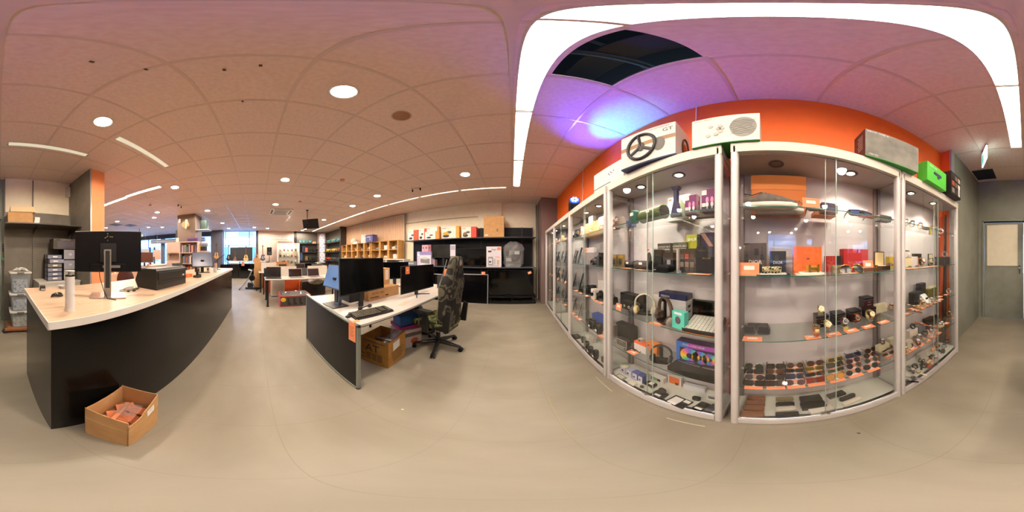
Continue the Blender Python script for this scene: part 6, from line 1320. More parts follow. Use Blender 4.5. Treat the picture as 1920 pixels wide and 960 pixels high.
b = MB().box(-.31, .31, -.09, .09, 0, .155, CARD); nit(b, .62, .18, .155); put(b, 'monitor_carton', -1.75, 1.68, DT, 90, 'low cardboard carton with dark lettering on the pale desk', 'box', None, .002)
b = MB().box(-.28, .28, -.09, .09, 0, .42, CARD).front(.05, .13, .22, .35, -.091, hexm('e8d8c8')).front(.17, .25, .23, .40, -.091, hexm('e8d8c8')).front(.02, .14, .16, .19, -.091, hexm('3a2c1c')); put(b, 'monitor_carton', -1.935, 1.70, DT, 90, 'tall cardboard carton with two white labels behind the low lettered carton', 'box', None, .002)
m = MB().box(-.04, .04, 0, .0015, 0, .15, 'f2a488').box(-.03, .01, -.0006, 0, .10, .13, 'f8dccf'); put(m, 'price_card', -1.93, 1.80, DT + .42, 70, 'pinkish orange sheet standing on the tall cardboard carton', 'price card')
monitor(-1.36, 2.13, DT, 84, 'wide black monitor on thin angled feet with an orange card on its corner', .80, .40, .075, 0, 'feet', depth=.03)
m = MB().box(-.04, .04, -.002, 0, -.10, 0, 'f0824a').box(-.015, .015, -.003, -.002, -.06, -.035, 'f8c8a8'); put(m, 'price_card', -1.335, 1.79, DT + .47, 84, 'orange card hanging on the upper corner of the wide monitor', 'price card')
monitor(-2.12, 2.45, DT, 62, 'black monitor with red feet seen from the side behind the tall carton', .56, .34, .16, 0, 'vee')
t = thing('subwoofer', 'black cube loudspeaker at the far end of the pale desk', 'speaker', (-1.22, 2.92, DT), 0); MB().box(-.15, .15, -.15, .15, .012, .25, hexm('26262a', .5)).build('body', t, bevel=.004); MB().box(-.16, .16, -.16, .16, 0, .012, hexm('c8c4bc')).build('foot_plate', t)
m = MB().box(-.04, .04, 0, .0012, 0, .10, ORANGE).box(-.05, .05, -.05, 0, 0, .0012, ORANGE); put(m, 'price_card', -1.22, 2.86, DT + .252, 10, 'orange folded card standing on the black cube loudspeaker', 'price card')
m = MB().box(-.04, .03, -.10, .12, 0, .0015, 'efc0a8'); put(m, 'price_card', -1.26, 1.62, DT, 12, 'faded pale orange card lying flat on the pale desk beyond the keyboard', 'price card')
# keyboard
t = thing('keyboard', 'black full-size keyboard with beige key marks at the near corner of the pale desk', 'keyboard', (-1.27, 1.09, DT), 84)
T = RT((0, 0, .004), rx=5)
MB().rbox(.46, .165, .022, .01, hexm('1a1a19', .5), T=T).box(-.23, .23, -.09, -.075, .004, .014, '232321', T=T).build('body', t, bevel=.002)
k = MB(); kk = hexm('2a2924', .5); kl = hexm('a8a184', .6)
for r in range(6):
    for c_ in range(21):
        if c_ in (14, 18) or (r == 5 and c_ > 14 and c_ < 18): continue
        x = -.218 + c_ * .0208; y = .062 - r * .0235
        k.box(x, x + .0178, y - .018, y, .022, .030, kk, T=T); k.box(x + .003, x + .012, y - .012, y - .004, .030, .0304, kl, T=T)
k.build('keys', t.children[0])
MB().ell((-.26, .02, .012), (.03, .02, .012), hexm('2a1c1a')).tube([(-.22, .06, .01), (-.27, .04, .008), (-.28, -.02, .008)], .004, BLACK).build('cable', t)

# ---------------------------------------------------------------- things under the desk
t, la, lb, Y = open_carton('cardboard_box', 'worn open cardboard box with big dark letters AT beside the black desk panel', (-1.14, 1.20), (-1.51, 1.13), (-1.20, 1.58), .38, col=noise_mat('at_carton', [(.3, 'ad7c3e'), (.7, 'c08f4e')], 10, 3, .8))
p = MB(); F = -.0012 * 1
# long side u (faces the camera) : local y = 0 plane, outward is -Y direction
so = -1 if Y(1) > 0 else 1
def utext(s, size, x, z, colr='1c2430'):
    # text on plane local y = outward; reading left to right for a viewer outside
    vs, fs = text_geo(s); yy = so * .0012
    if so < 0: vv_ = [(x + v[0] * size, yy, z + v[1] * size) for v in vs]
    else: vv_ = [(x - v[0] * size, yy, z + v[1] * size) for v in vs]
    p.add(vv_, fs, hexm(colr))
utext('AT', .15, la * .55, .235); p.box(la * .1, la * .9, *sorted((0, so * .0012)), .333, .343, '5a4226')
for q in range(4):
    for k in range(3 + q % 2): p.box(la * .2 + k * la * .2, la * .36 + k * la * .2, *sorted((0, so * .0012)), .145 - q * .028, .158 - q * .028, '5a4226')
X = -.0012
p.add([(X, Y(lb * .25), .22), (X, Y(lb * .62), .235), (X, Y(lb * .62), .345), (X, Y(lb * .25), .335)], [(0, 1, 2, 3)], PAPER)
for q in range(6): p.box(X, 0, *sorted((Y(lb * (.15 + .02 * q)), Y(lb * (.85 - .05 * (q % 3))))), .195 - q * .027, .205 - q * .027, '5a4226')
p.build('printing', t)
m = MB(); random.seed(9); n = 10; g = [[(.02 + .33 * i / (n - 1), Y(.02 + .34 * j / (n - 1)), .24 + .15 * (j / (n - 1)) * (i < 5) + random.uniform(-.03, .04)) for i in range(n)] for j in range(n)]
m.add([q for r in g for q in r], [(j * n + i, j * n + i + 1, (j + 1) * n + i + 1, (j + 1) * n + i) for j in range(n - 1) for i in range(n - 1)], PLASTICWRAP, False)
o = m.build('plastic_sheet', rot=math.degrees(t.rotation_euler.z), loc=tuple(t.location)); tag(o, 'crumpled clear plastic sheet in the AT cardboard box', 'plastic')
a_ = t.rotation_euler.z; q = Matrix.Rotation(a_, 3, 'Z') @ Vector((la * .5, Y(lb * .5), 0))
put(MB().box(-.165, .165, -.17, .17, 0, .21, '7a5630'), 'cardboard_insert', t.location.x + q.x, t.location.y + q.y, .005, math.degrees(a_), 'brown cardboard filler at the bottom of the AT box', 'box')
m = MB().box(-.14, .14, -.012, .012, 0, .006, 'd8c8a8'); o = put(m, 'paper_strip', t.location.x + q.x, t.location.y + q.y, .30, math.degrees(a_) - 20, 'long pale paper strip sticking up inside the AT box', 'paper'); o.rotation_euler = (0, .25, a_ - .35)
put(MB().box(-.17, .17, -.14, .14, 0, .30, 'c9b8b0').box(.17, .171, -.14, .14, 0, .30, 'b8482c').front(-.165, .165, .19, .25, -.141, hexm('6a6058')).text('TURBO', .05, '2a2a2a', -.02, .24, -.142).ell((.05, -.141, .11), (.06, .004, .05), hexm('c0603c'), 12, 8), 'appliance_box', -1.40, 1.84, .0, 68, 'white and red appliance box standing under the desk behind the AT box', 'box', None, .002)
put(MB().box(-.17, .17, -.15, .15, 0, .05, 'a8286c'), 'flat_box', -1.44, 1.88, .301, 66, 'magenta flat box under the blue box', 'box', None, .002)
put(MB().box(-.15, .15, -.10, .10, 0, .15, '1f5fae').front(.07, .13, .012, .045, -.101, hexm('e8e8e8')).front(-.12, .1, .10, .105, -.101, hexm('4a86c8')).front(-.12, .08, .075, .08, -.101, hexm('4a86c8')), 'appliance_box', -1.43, 1.87, .352, 70, 'bright blue box on the pile under the desk', 'box', None, .002)
t = thing('vacuum_cleaner', 'dark floor machine with blue-grey body under the desk behind the chair', 'appliance', (-1.92, 2.62, 0), 60)
MB().rbox(.5, .34, .30, .08, hexm('3c4450', .4), (0, 0, .03)).build('body', t, bevel=.02); MB().cyl((-.2, -.2, .06), (-.2, -.16, .06), .06, BLACK).build('wheel', t); MB().cyl((.2, -.2, .06), (.2, -.16, .06), .06, BLACK).build('wheel', t)
t = thing('office_chair', 'second black office chair pushed under the desk, mostly hidden', 'chair', (-1.62, 2.02 + .0, 0), 80)
t.location = (-1.38, 2.36, 0)
MB().ell((0, 0, .30), (.19, .20, .05), hexm('232425', .7), 20, 10).build('seat', t); MB().cyl((0, 0, .05), (0, 0, .27), .03, BLACK).build('column', t); MB().lathe([(0, .03), (.16, .03), (.15, .055), (.04, .09), (0, .09)], BLACK, 24).build('base', t)

# ---------------------------------------------------------------- camouflage gaming chair
CAMO = noise_mat('camouflage', [(.0, '23261c'), (.43, '5a5c34'), (.53, '83834e'), (.62, '2c2e22')], 8, 1.0, .75, (1, 1, .8), constant=True, dist=.15)
CAMO2 = noise_mat('camouflage_grey', [(.0, '2c2b28'), (.44, '5e5a4e'), (.54, '34322d'), (.63, '6f6a58')], 8.5, 1.0, .75, (1, 1, .8), constant=True, dist=.15)
def gaming_chair(x, y, rot):
    t = thing('gaming_chair', 'camouflage gaming chair with black arms on a five-star base facing the pale desk', 'chair', (x, y, 0), rot)
    BK = hexm('1c1b1b', .4)
    # front is local -y
    b = MB().cyl((0, 0, .085), (0, 0, .15), .035, BK, n=20)
    b.build('hub', t)
    for k in range(5):
        a = math.radians(22 + 72 * k); c, s = math.cos(a), math.sin(a)
        MB().loft([[(c * r_ - s * w_, s * r_ + c * w_, z1), (c * r_ + s * w_, s * r_ - c * w_, z1), (c * r_ + s * w_ * .8, s * r_ - c * w_ * .8, z2), (c * r_ - s * w_ * .8, s * r_ + c * w_ * .8, z2)] for r_, w_, z1, z2 in ((.0, .03, .09, .135), (.12, .026, .085, .13), (.24, .021, .075, .105), (.325, .017, .068, .09))], BK, True, True, True).build('foot_arm', t); fa = t.children[-1]
        w = MB()
        for o_ in (-1, 1): w.cyl((c * .325 - s * o_ * .010, s * .325 + c * o_ * .010, .03), (c * .325 - s * o_ * .026, s * .325 + c * o_ * .026, .03), .03, BLACK, n=18)
        w.cyl((c * .325, s * .325, .03), (c * .325, s * .325, .075), .010, BK, n=10).rbox(.04, .05, .018, .012, BK, (c * .325, s * .325, .052)); w.build('caster', fa)
    MB().cyl((0, 0, .15), (0, 0, .26), .028, BK, n=18).cyl((0, 0, .26), (0, 0, .35), .018, CHROME, n=18).build('gas_column', t)
    MB().box(-.12, .12, -.13, .13, .345, .37, BK).box(-.16, .16, .18, .22, .35, .40, BK).build('mechanism', t)
    # seat cushion with raised sides
    rings = []
    for i in range(13):
        v = i / 12; yy = -.27 + .50 * v; th = .10 if 0 < i < 12 else .05; hw = .255 - .02 * (v > .8) - (.02 if i in (0, 12) else 0)
        rings.append([(-hw, yy, .40), (-hw * 1.02, yy, .46), (-hw * .95, yy, .385 + th + .035), (-hw * .68, yy, .385 + th), (0, yy, .385 + th - .008), (hw * .68, yy, .385 + th), (hw * .95, yy, .385 + th + .035), (hw * 1.02, yy, .46), (hw, yy, .40), (0, yy, .375)])
    MB().loft(rings, CAMO, True, True, True).build('seat', t, subsurf=1)
    # backrest: wings at shoulders, narrow head with two slots
    prof = [(.44, .16, .09), (.52, .215, .10), (.62, .225, .095), (.72, .215, .08), (.84, .22, .08), (.96, .255, .085), (1.06, .255, .08), (1.14, .20, .07), (1.20, .165, .065), (1.27, .155, .07), (1.33, .135, .065), (1.37, .09, .045)]
    def backring(z, hw, th):
        u = (z - .44) / .93; yy = .16 + .11 * u; dz = 0
        return [(-hw, yy - .02 - (.085 if z < 1.1 else .015), z), (-hw * .75, yy - .015, z), (0, yy, z), (hw * .75, yy - .015, z), (hw, yy - .02 - (.085 if z < 1.1 else .015), z), (hw * 1.02, yy + th * .4, z), (hw * .75, yy + th, z), (0, yy + th * 1.08, z), (-hw * .75, yy + th, z), (-hw * 1.02, yy + th * .4, z)]
    MB().loft([backring(*p_) for p_ in prof], CAMO2, True, True, True).build('backrest', t, subsurf=2)
    for s in (-1, 1):
        u = (1.13 - .44) / .93; yy = .16 + .11 * u
        MB().tube([(s * .075 + .03 * math.cos(a), yy + .078 + .002 * math.sin(a), 1.13 + .055 * math.sin(a)) for a in [2 * PI * k / 18 for k in range(18)]], .008, BK, 8, True).ell((s * .075, yy + .074, 1.13), (.026, .006, .05), hexm('0e0e0e'), 12, 8).build('headrest_slot', t)
    e = MB(); yy = .16 + .11 * .9
    e.tube([(.028 * math.cos(a), yy + .078, 1.285 + .034 * math.sin(a)) for a in [2 * PI * k / 18 for k in range(18)]], .0025, hexm('c8c4b8'), 6, True).tube([(-.012, yy + .08, 1.30), (.012, yy + .08, 1.295), (-.012, yy + .08, 1.275), (.012, yy + .08, 1.268)], .003, hexm('c8c4b8'), 6)
    e.build('emblem', t)
    MB().tube([(s_ * w_, .16 + .11 * ((z_ - .44) / .93) - .045, z_) for s_, w_, z_ in ((1, .22, .5), (1, .235, .75), (1, .265, 1.0), (1, .19, 1.18), (1, .14, 1.33))], .004, hexm('8a8a80'), 6).build('piping', t)
    for s in (-1, 1):
        MB().box(s * .20, s * .31, -.03, .05, .375, .395, BK).box(s * .285 - .0, s * .285 + s * .035, -.035, .055, .38, .60, BK).box(s * .29, s * .315, -.025, .045, .58, .66, BK).build('arm_post', t, bevel=.006)
        MB().rbox(.085, .26, .03, .035, hexm('232223', .55), (s * .295, -.03, .66)).build('armrest', t, bevel=.006)
        MB().prism([(.12, .42), (.30, .42), (.33, .70), (.27, .72), (.22, .50), (.12, .46)], s * .225, s * .25, BK, 'x').build('hinge_cover', t, bevel=.004)
    return t
gaming_chair(-.965, 1.99, -98)
# ---------------------------------------------------------------- black wall shelving at the back
BSH = hexm('111114', .5, spec=.25); NAVY = hexm('1f2534', .5)
t = thing('black_shelving', 'long black wall shelving unit under the beige wall with boxes and screens', 'shelving', (0, 4.98, 0))
MB().box(-3.40, .62, -.02, 0, .0, 2.24, BSH).build('back_panel', t)
MB().box(-3.46, .66, -.50, -.02, 1.875, 1.90, hexm('35353a', .35)).build('top_shelf', t, bevel=.002); MB().box(-3.30, .66, -.50, -.02, 1.03, 1.055, hexm('4a4c55', .35)).build('middle_shelf', t, bevel=.002)
MB().box(-.75, .66, -.50, -.02, .19, .235, BSH).box(-.75, .66, -.48, -.46, .0, .06, BSH).build('base_shelf', t)
for x in (-3.40, -2.2, -.95, .30, .62):
    u = MB().box(x - .012, x + .012, -.045, -.02, 0, 2.25, hexm('26262a'))
    for k in range(40): u.box(x - .004, x + .004, -.0456, -.045, .1 + k * .054, .125 + k * .054, '080808')
    u.build('slotted_upright', t)
for x in (-.6, .0, .62): MB().box(x - .015, x + .015, -.47, -.44, 0, .19, BSH).build('foot', t)
for n_, x, y in (('slotted_wall_rail', .75, 5.0), ('slotted_wall_rail', -3.82, 4.97)):
    u = MB().box(-.02, .02, -.03, 0, 0, 3.0, hexm('8a8478', .5))
    for k in range(56): u.box(-.006, .006, -.0308, -.03, .1 + k * .052, .128 + k * .052, '1c1a18')
    put(u, n_, x, y, 0, 0, 'tall slotted metal rail on the wall ' + ('beside the dark pillar' if x > 0 else 'between the wood panels and beige wall'), 'rail')
Yf = 4.60
def bbox(name, label, px0, px1, z, h, d, col, prints=None, Y=Yf, cat='box', turn=0, grp=None):
    x0, x1 = xy(px0, Y), xy(px1, Y); w = abs(x1 - x0); m = MB().box(-w / 2, w / 2, 0, d, 0, h, col)
    if prints: prints(m, w, d, h)
    return put(m, name, (x0 + x1) / 2, Y, z, turn, label, cat, grp, .0015)
def pan(c, right=.3):
    def f(m, w, d, h):
        m.front(w * (.5 - right), w / 2, 0, h, -.001, hexm(c)).box(w / 2, w / 2 + .001, 0, d, 0, h, c)
        m.ell((-w * .22, -.002, h * .22), (w * .18, .004, h * .12), hexm('2c2c2e'), 12, 7).ell((-w * .05, -.002, h * .52), (w * .14, .004, h * .10), hexm('55555a'), 12, 7).front(-w * .45, -w * .2, h * .82, h * .9, -.0015, hexm('b8b0a8'))
    return f
zt = 1.901
bbox('cookware_box', 'white and orange-red cookware box, left end of the top black shelf', 765, 784, zt, .36, .25, 'e9e3d8', pan('e0502a', .45), grp=None)
bbox('cookware_box', 'white cookware box with a red right side, second on the top black shelf', 785, 800, zt, .38, .25, 'e9e3d8', pan('e0502a', .3))
bbox('cookware_box', 'smaller white and orange box stacked low in front of the top-left pile', 797, 823, zt, .245, .10, 'ece6da', pan('f0903a', .25), Y=4.50)
bbox('cookware_box', 'white and orange box on the upper layer of the left pile', 800, 823, zt + .0, .41, .25, 'ece6da', pan('f0a040', .15), Y=4.61)
bbox('cookware_box', 'wide white box showing yellow dishes, orange right edge, middle of the top shelf', 827, 861, zt, .38, .25, 'ece6da', lambda m, w, d, h: pan('f0a848', .18)(m, w, d, h) or m.ell((-w * .2, -.003, h * .42), (w * .2, .004, h * .14), hexm('c8a83a'), 12, 7))
bbox('cookware_box', 'white box with red right side next to the tall carton', 865, 893, zt, .33, .25, 'ece6da', lambda m, w, d, h: pan('d8483a', .35)(m, w, d, h) or m.ell((-w * .25, -.003, h * .35), (w * .14, .004, h * .18), hexm('8a6a4a'), 12, 7))
def bc(m, w, d, h):
    l = '8a6438'
    m.box(w * .08, w * .38, -.001, 0, h * .14, h * .145, l).box(w * .08, w * .38, -.001, 0, h * .65, h * .655, l).box(w * .08, w * .085, -.001, 0, h * .14, h * .65, l).box(w * .38, w * .385, -.001, 0, h * .14, h * .65, l).front(w * .13, w * .22, h * .25, h * .4, -.001, hexm(l)).box(w * .08, w * .38, -.001, 0, h * .45, h * .455, l)
    m.tube([(-w * .25 + w * .07 * math.cos(a), -.001, h * .66 + h * .08 * math.sin(a)) for a in [2 * PI * k / 16 for k in range(16)]], .003, hexm(l), 5, True).tube([(-w * .36, -.001, h * .54), (-w * .25, -.001, h * .66), (-w * .14, -.001, h * .54)], .003, hexm(l), 5)
    m.front(-w * .44, -w * .28, h * .06, h * .13, -.001, hexm('e0d0b8')).box(-w * .40, w * .48, .02, d, h, h + .015, '6a4424')
bbox('cardboard_box', 'tall tan cardboard carton with line drawings on the top black shelf', 907, 945, zt, .60, .32, CARD, bc, Y=4.52)
zm = 1.056
t = bbox('projector', 'small grey flat projector at the left end of the middle shelf', 764, 781, zm, .12, .25, '6d7076', lambda m, w, d, h: m.front(-w * .4, w * .2, h * .25, h * .7, -.001, hexm('aab0b8')), cat='projector')
def lav(m, w, d, h): m.front(-w / 2, -w * .3, 0, h, -.001, hexm('c4bcd8')).front(-w * .3, w * .5, h * .75, h, -.001, hexm('8f84b8')).prism([(-w * .25, h * .2), (w * .42, h * .12), (w * .42, h * .5), (w * .1, h * .6), (-w * .25, h * .5)], -.002, -.001, '84847c', 'y').prism([(-w * .25, h * .5), (w * .1, h * .6), (w * .42, h * .5), (w * .1, h * .42)], -.0025, -.002, 'b8b8ae', 'y').front(-w * .46, -w * .32, h * .7, h * .82, -.0015, PAPER)
bbox('appliance_box', 'lavender and white appliance box on the middle shelf', 782, 808, zm, .46, .3, 'd8d4e4', lav)
for i, (a, b_) in enumerate(((791, 796), (796.3, 802.5), (803, 808))): bbox('small_box', 'pinkish small upright box on the lavender box, ' + ['left', 'middle', 'right'][i], a, b_, zm + .461, .22, .12, ['c8a8b4', 'd0a0a8', 'a86a74'][i], lambda m, w, d, h: m.ell((0, -.002, h * .55), (w * .2, .003, h * .14), hexm('3a2a30'), 8, 6), Y=4.63)
bbox('small_box', 'pale pink box half hidden right of the lavender box', 806, 815, zm, .20, .2, 'b89aa4', Y=4.68)
x0 = xy(831, 4.72); m = MB()
t = monitor(x0, 4.68, zm, 0, 'slim widescreen monitor standing left of centre on the middle shelf', .92, .42, .26, 0, 'plate', scr=noise_mat('painted_screen_sheen', [(.35, '15171a'), (.65, '3a3a34')], 1.2, 2, .15))  # reflected sheen painted as mottled tones on the dark screen
m = MB().box(-.085, .085, 0, .003, 0, .36, 'd2cfd8').front(-.07, .07, .2, .33, -.0006, hexm('a8a4b8')); put(m, 'paper_sheet', xy(849, 4.62), 4.62, zm + .30, 0, 'white and lavender sheet fixed on the right edge of the slim monitor', 'paper')
x0 = xy(883, 4.62)
def tv(x, y, z, rot, label, w, h, z0, frame='101012', fr=.012, feet=True):
    t = thing('television', label, 'television', (x, y, z), rot)
    MB().box(-w / 2, w / 2, 0, .035, z0, z0 + h, hexm(frame, .3)).box(-w * .35, w * .35, .035, .06, z0 + .03, z0 + h * .7, BLACK).build('body', t, bevel=.003)
    MB().front(-w / 2 + fr, w / 2 - fr, z0 + fr * 1.4, z0 + h - fr, -.0015, hexm('060708', .08)).build('screen', t.children[0])
    if feet:
        for s in (-1, 1): MB().box(s * w * .3 - .012, s * w * .3 + .012, -.07, .10, 0, .014, BLACK).box(s * w * .3 - .012, s * w * .3 + .012, .0, .03, .01, z0 + .02, BLACK).build('foot', t)
    return t
tv(x0, 4.62, zm, 0, 'black television reflecting ceiling lights, right of centre on the middle shelf', .93, .52, .02)
def sage(m, w, d, h):
    m.text('Sage', .075, '2a2426', 0, h * .86, -.001).front(w * .22, w * .46, h * .82, h * .96, -.0012, hexm('f08a60')).prism([(-w * .4, h * .8), (-w * .12, h * .8), (-w * .2, h * .72), (-w * .38, h * .72)], -.002, -.001, '3c383a', 'y')
    m.front(-w * .38, -w * .05, h * .1, h * .5, -.001, hexm('8e8c90')).front(-w * .33, -w * .12, h * .15, h * .42, -.0015, hexm('d8d8dc')).front(-w * .32, -w * .18, h * .22, h * .3, -.002, hexm('2a2a2c')).front(-w * .02, w * .12, h * .12, h * .4, -.001, hexm('b8b6ba')).front(w * .2, w * .36, h * .12, h * .35, -.001, hexm('c8a890')).front(-w * .4, w * .4, h * .06, h * .075, -.001, hexm('5a5658')).front(w * .08, w * .4, h * .46, h * .52, -.001, hexm('e8a890'))
bbox('coffee_machine_box', 'white Sage box with a drawn coffee machine on the middle shelf'.replace(' Sage', ''), 912, 940, zm, .58, .3, 'd8d2d8', sage, Y=4.55)
t = thing('coffee_machine', 'grey coffee machine wrapped in a clear plastic bag at the right of the middle shelf', 'coffee machine', (xy(962, 4.62), 4.62, zm))
MB().box(-.21, .21, -.02, .30, .0, .11, hexm('7c7874', .4)).box(-.21, .21, .05, .30, .11, .47, hexm('5c5856', .4)).box(-.21, .21, -.08, .10, .33, .47, hexm('56524f', .4)).box(-.06, .06, -.06, .05, .22, .33, BLACK).build('body', t, bevel=.006)
MB().box(.04, .18, -.083, -.08, .36, .45, hexm('dfe4e4', .2)).build('display', t); MB().box(-.19, .19, -.05, .04, .11, .125, CHROME).box(-.2, -.04, .03, .048, .16, .26, hexm('b0aca8')).build('drip_tray', t)
m = MB(); random.seed(11); rings = []
for j in range(8):
    v = j / 7; zz = .0 + .74 * v; rr = [.24, .27, .28, .29, .30, .30, .24, .09][j]
    rings.append([(rr * (1.02 + random.uniform(-.10, .10)) * math.cos(a) + .03 * v, rr * .75 * (1 + random.uniform(-.12, .12)) * math.sin(a) + .10, zz + random.uniform(-.02, .02)) for a in [2 * PI * k / 18 for k in range(18)]])
m.loft(rings, PLASTICWRAP, True, False, False).build('plastic_bag', t)
# screens under the middle shelf
tv(xy(957, 4.55), 4.55, .236, 0, 'big black television on the low base shelf with an orange card on its corner', 1.30, .72, .02)
m = MB().box(-.09, .09, -.02, .02, 0, .035, BLACK); put(m, 'soundbar', xy(953, 4.47) - .0, 4.485, .236, 0, 'small black soundbar box in front of the big television', 'speaker')
m = MB().box(-.05, .05, -.002, 0, -.035, .035, ORANGE).box(-.025, .02, -.003, -.002, -.006, .012, 'f8d8c4'); o = put(m, 'price_card', xy(993, 4.54), 4.53, .90, 0, 'orange card tilted on the top right corner of the big low television', 'price card'); o.rotation_euler = (0, -.35, 0)
m = MB().box(-.055, .055, -.002, 0, -.04, .04, 'f08a62').box(-.03, .02, -.003, -.002, -.01, .015, 'f8d0b8'); put(m, 'price_card', xy(906.5, 4.5), 4.48, .83 + .06, 0, 'orange card above the silver framed leaning screen', 'price card')
t = thing('leaning_screen', 'large black screen with silver frame leaning on the floor against the shelving', 'screen', (-1.08, 4.42, 0)); T = RT((0, 0, 0), rx=-6)
MB().box(-.40, .40, 0, .03, .02, .84, hexm('08080a', .15, spec=.2), T=T).build('screen', t)
f = MB()
for q in ((-.42, .42, .84, .86), (-.42, .42, .0, .02), (-.42, -.40, 0, .86), (.40, .42, 0, .86)): f.box(q[0], q[1], -.005, .035, q[2], q[3], hexm('b0b0b4', .3, .6), T=T)
f.build('frame', t)
t = thing('leaning_screen', 'black screen with white top edge leaning behind the gaming chair', 'screen', (-2.05, 4.45, 0)); T = RT(rx=-5)
MB().box(-.45, .45, 0, .03, 0, .80, hexm('08080a', .2, spec=.2), T=T).build('screen', t); MB().box(-.45, .45, -.003, .033, .80, .82, hexm('c8c8cc'), T=T).build('frame', t)
m = MB().box(-.05, .05, 0, .0015, 0, .16, ORANGE).box(-.08, .03, -.1, 0, 0, .0015, ORANGE); put(m, 'price_card', xy(830, 4.3), 4.52, .82, 0, 'orange card standing on the screen behind the gaming chair', 'price card')
put(MB().box(-.5, .5, -.2, .2, 0, .95, '17171a'), 'black_cabinet', -2.85, 4.62, 0, 0, 'plain black low cabinet under the left end of the middle shelf', 'cabinet', None, .004)

# ---------------------------------------------------------------- wooden crates on the wood wall
crate0 = None
cpx = [640, 649.2, 659, 669.5, 682, 695, 711.6, 727.6, 746.5]
rown_ = ['top row', 'lower row']; nth = ['first from the far end', 'second from the far end', 'third from the far end', 'fourth from the far end', 'fifth, just before the gap', 'sixth, after the gap', 'seventh', 'last, nearest the black shelving']
def crate(w, label):
    t = thing('wooden_crate', label, 'crate', (0, 0, 0), 0, 'wooden crates stacked against the slatted wall'); h = .355; d = .36
    m = MB()
    for k in range(3):
        z0 = .0 + k * .0; yy = .01 + k * .117
        m.box(0, w, yy, yy + .105, 0, .012, WOODBOARD).box(0, w, yy, yy + .105, h - .012, h, WOODBOARD).box(0, .012, yy, yy + .105, .012, h - .012, WOODBOARD).box(w - .012, w, yy, yy + .105, .012, h - .012, WOODBOARD)
        m.box(0, w, d - .01, d, .02 + k * .113, .115 + k * .113, WOODBOARD)
    m.build('slats', t)
    for x in (.012, w - .04): MB().box(x, x + .028, .012, .04, .012, h - .012, WOODBOARD).build('corner_post', t)
    return t
whites = [hexm(c) for c in ('e2ddd2', 'cfc8ba', 'd8c6b0', '8a8f96', 'b87a5a', '4a4642')]
random.seed(21)
desc = ['black and white headset', 'beige folded cloth toy', 'tan hat', 'white and blue toy', 'white ball-like toy', 'pale crumpled toy', 'white box pair', 'grey and white shoes', 'white small jar', 'brown small toy', 'dark small bag', 'white bag', 'brown bowl', 'white cloth', 'grey pot', 'white framed picture']
for r_ in range(2):
    for i in range(8):
        x0, x1 = xy(cpx[i], 4.62), xy(cpx[i + 1], 4.62)
        if i == 4: x1 -= .04
        w = x1 - x0 - .015; z0 = 1.62 - .36 * r_
        lab = 'open wooden crate in the %s, %s' % (rown_[r_], nth[i])
        c_ = crate(w, lab); c_.location = (x0, 4.62, z0)
        m = MB(); kk = r_ * 8 + i
        if kk in (6, 15): m.box(-.1, -.01, -.06, .06, 0, .17, 'e8e4dc').box(.0, .09, -.06, .06, 0, .17, 'dcd8d0')
        elif kk in (0,): m.tube([(.1 * math.cos(a), 0, .13 + .11 * math.sin(a)) for a in [2 * PI * k / 20 for k in range(20)]], .02, hexm('3a3a3c'), 8, True).ell((0, 0, .13), (.05, .04, .06), hexm('d0d0d0'))
        else:
            for q in range(3): m.ell((random.uniform(-.08, .08), random.uniform(-.05, .05), .05 + .05 * (q % 2)), (random.uniform(.04, .09), .06, random.uniform(.045, .07)), whites[(kk + q * 2) % 6], 12, 8)
            m.cyl((0, 0, 0), (0, 0, .05), .05, whites[kk % 6], n=12)
        put(m, 'crate_item', (x0 + x1) / 2, 4.80, z0 + .0125, 0, '%s inside the wooden crate, %s, %s' % (desc[kk], rown_[r_], nth[i]), 'household item')
# support bookcase under the crates
t = thing('low_bookcase', 'white low bookcase with discs and books under the wooden crates', 'bookcase', (0, 0, 0)); xA, xB = -8.0, xy(757, 4.6)
MB().box(xA, xB, 4.60, 4.98, 1.225, 1.255, WHITE).box(xA, xB, 4.60, 4.98, .0, .06, WHITE).box(xA, xB, 4.60, 4.98, .82, .85, WHITE).build('shelf_boards', t)
for k in range(6): x = xA + (xB - xA - .03) * k / 5; MB().box(x, x + .03, 4.60, 4.97, .06, 1.225, WHITE).build('upright', t)
MB().box(xA, xB, 4.97, 4.98, .06, 1.225, CREAM).build('back_panel', t)
ordn = ['first', 'second', 'third', 'fourth', 'fifth', 'sixth', 'seventh', 'eighth', 'ninth', 'tenth']; bn_ = ['slate blue', 'pale grey', 'red', 'black', 'mustard', 'violet', 'dark green', 'white', 'dark red', 'orange brown']
random.seed(8); bc_ = ['6a7a9a', 'c8c0b0', 'b04a3a', '3a3a40', 'd8b048', '8a6a9a', '4a6a5a', 'e8e4da', '6a2a2a', 'c87a4a']
x = xy(726, 4.62); k = 0
while x < xy(747, 4.62):
    w = random.uniform(.018, .034); h = random.uniform(.25, .30); put(MB().box(0, w * .9, 0, .2, 0, h, bc_[k % 10]), 'book', x, 4.64, .851, 0, '%s book, %s in the row under the last wooden crate' % (bn_[k % 10], ordn[k % 10] if k < 10 else ordn[k % 10] + ' of the %s ten' % ('second' if k < 20 else 'third')), 'book', 'books under the last wooden crate'); x += w; k += 1
put(MB().box(-.12, .12, 0, .2, 0, .33, 'd8d0c4'), 'white_box', xy(752, 4.62), 4.64, .851, 0, 'plain white box right of the book row under the crates', 'box')
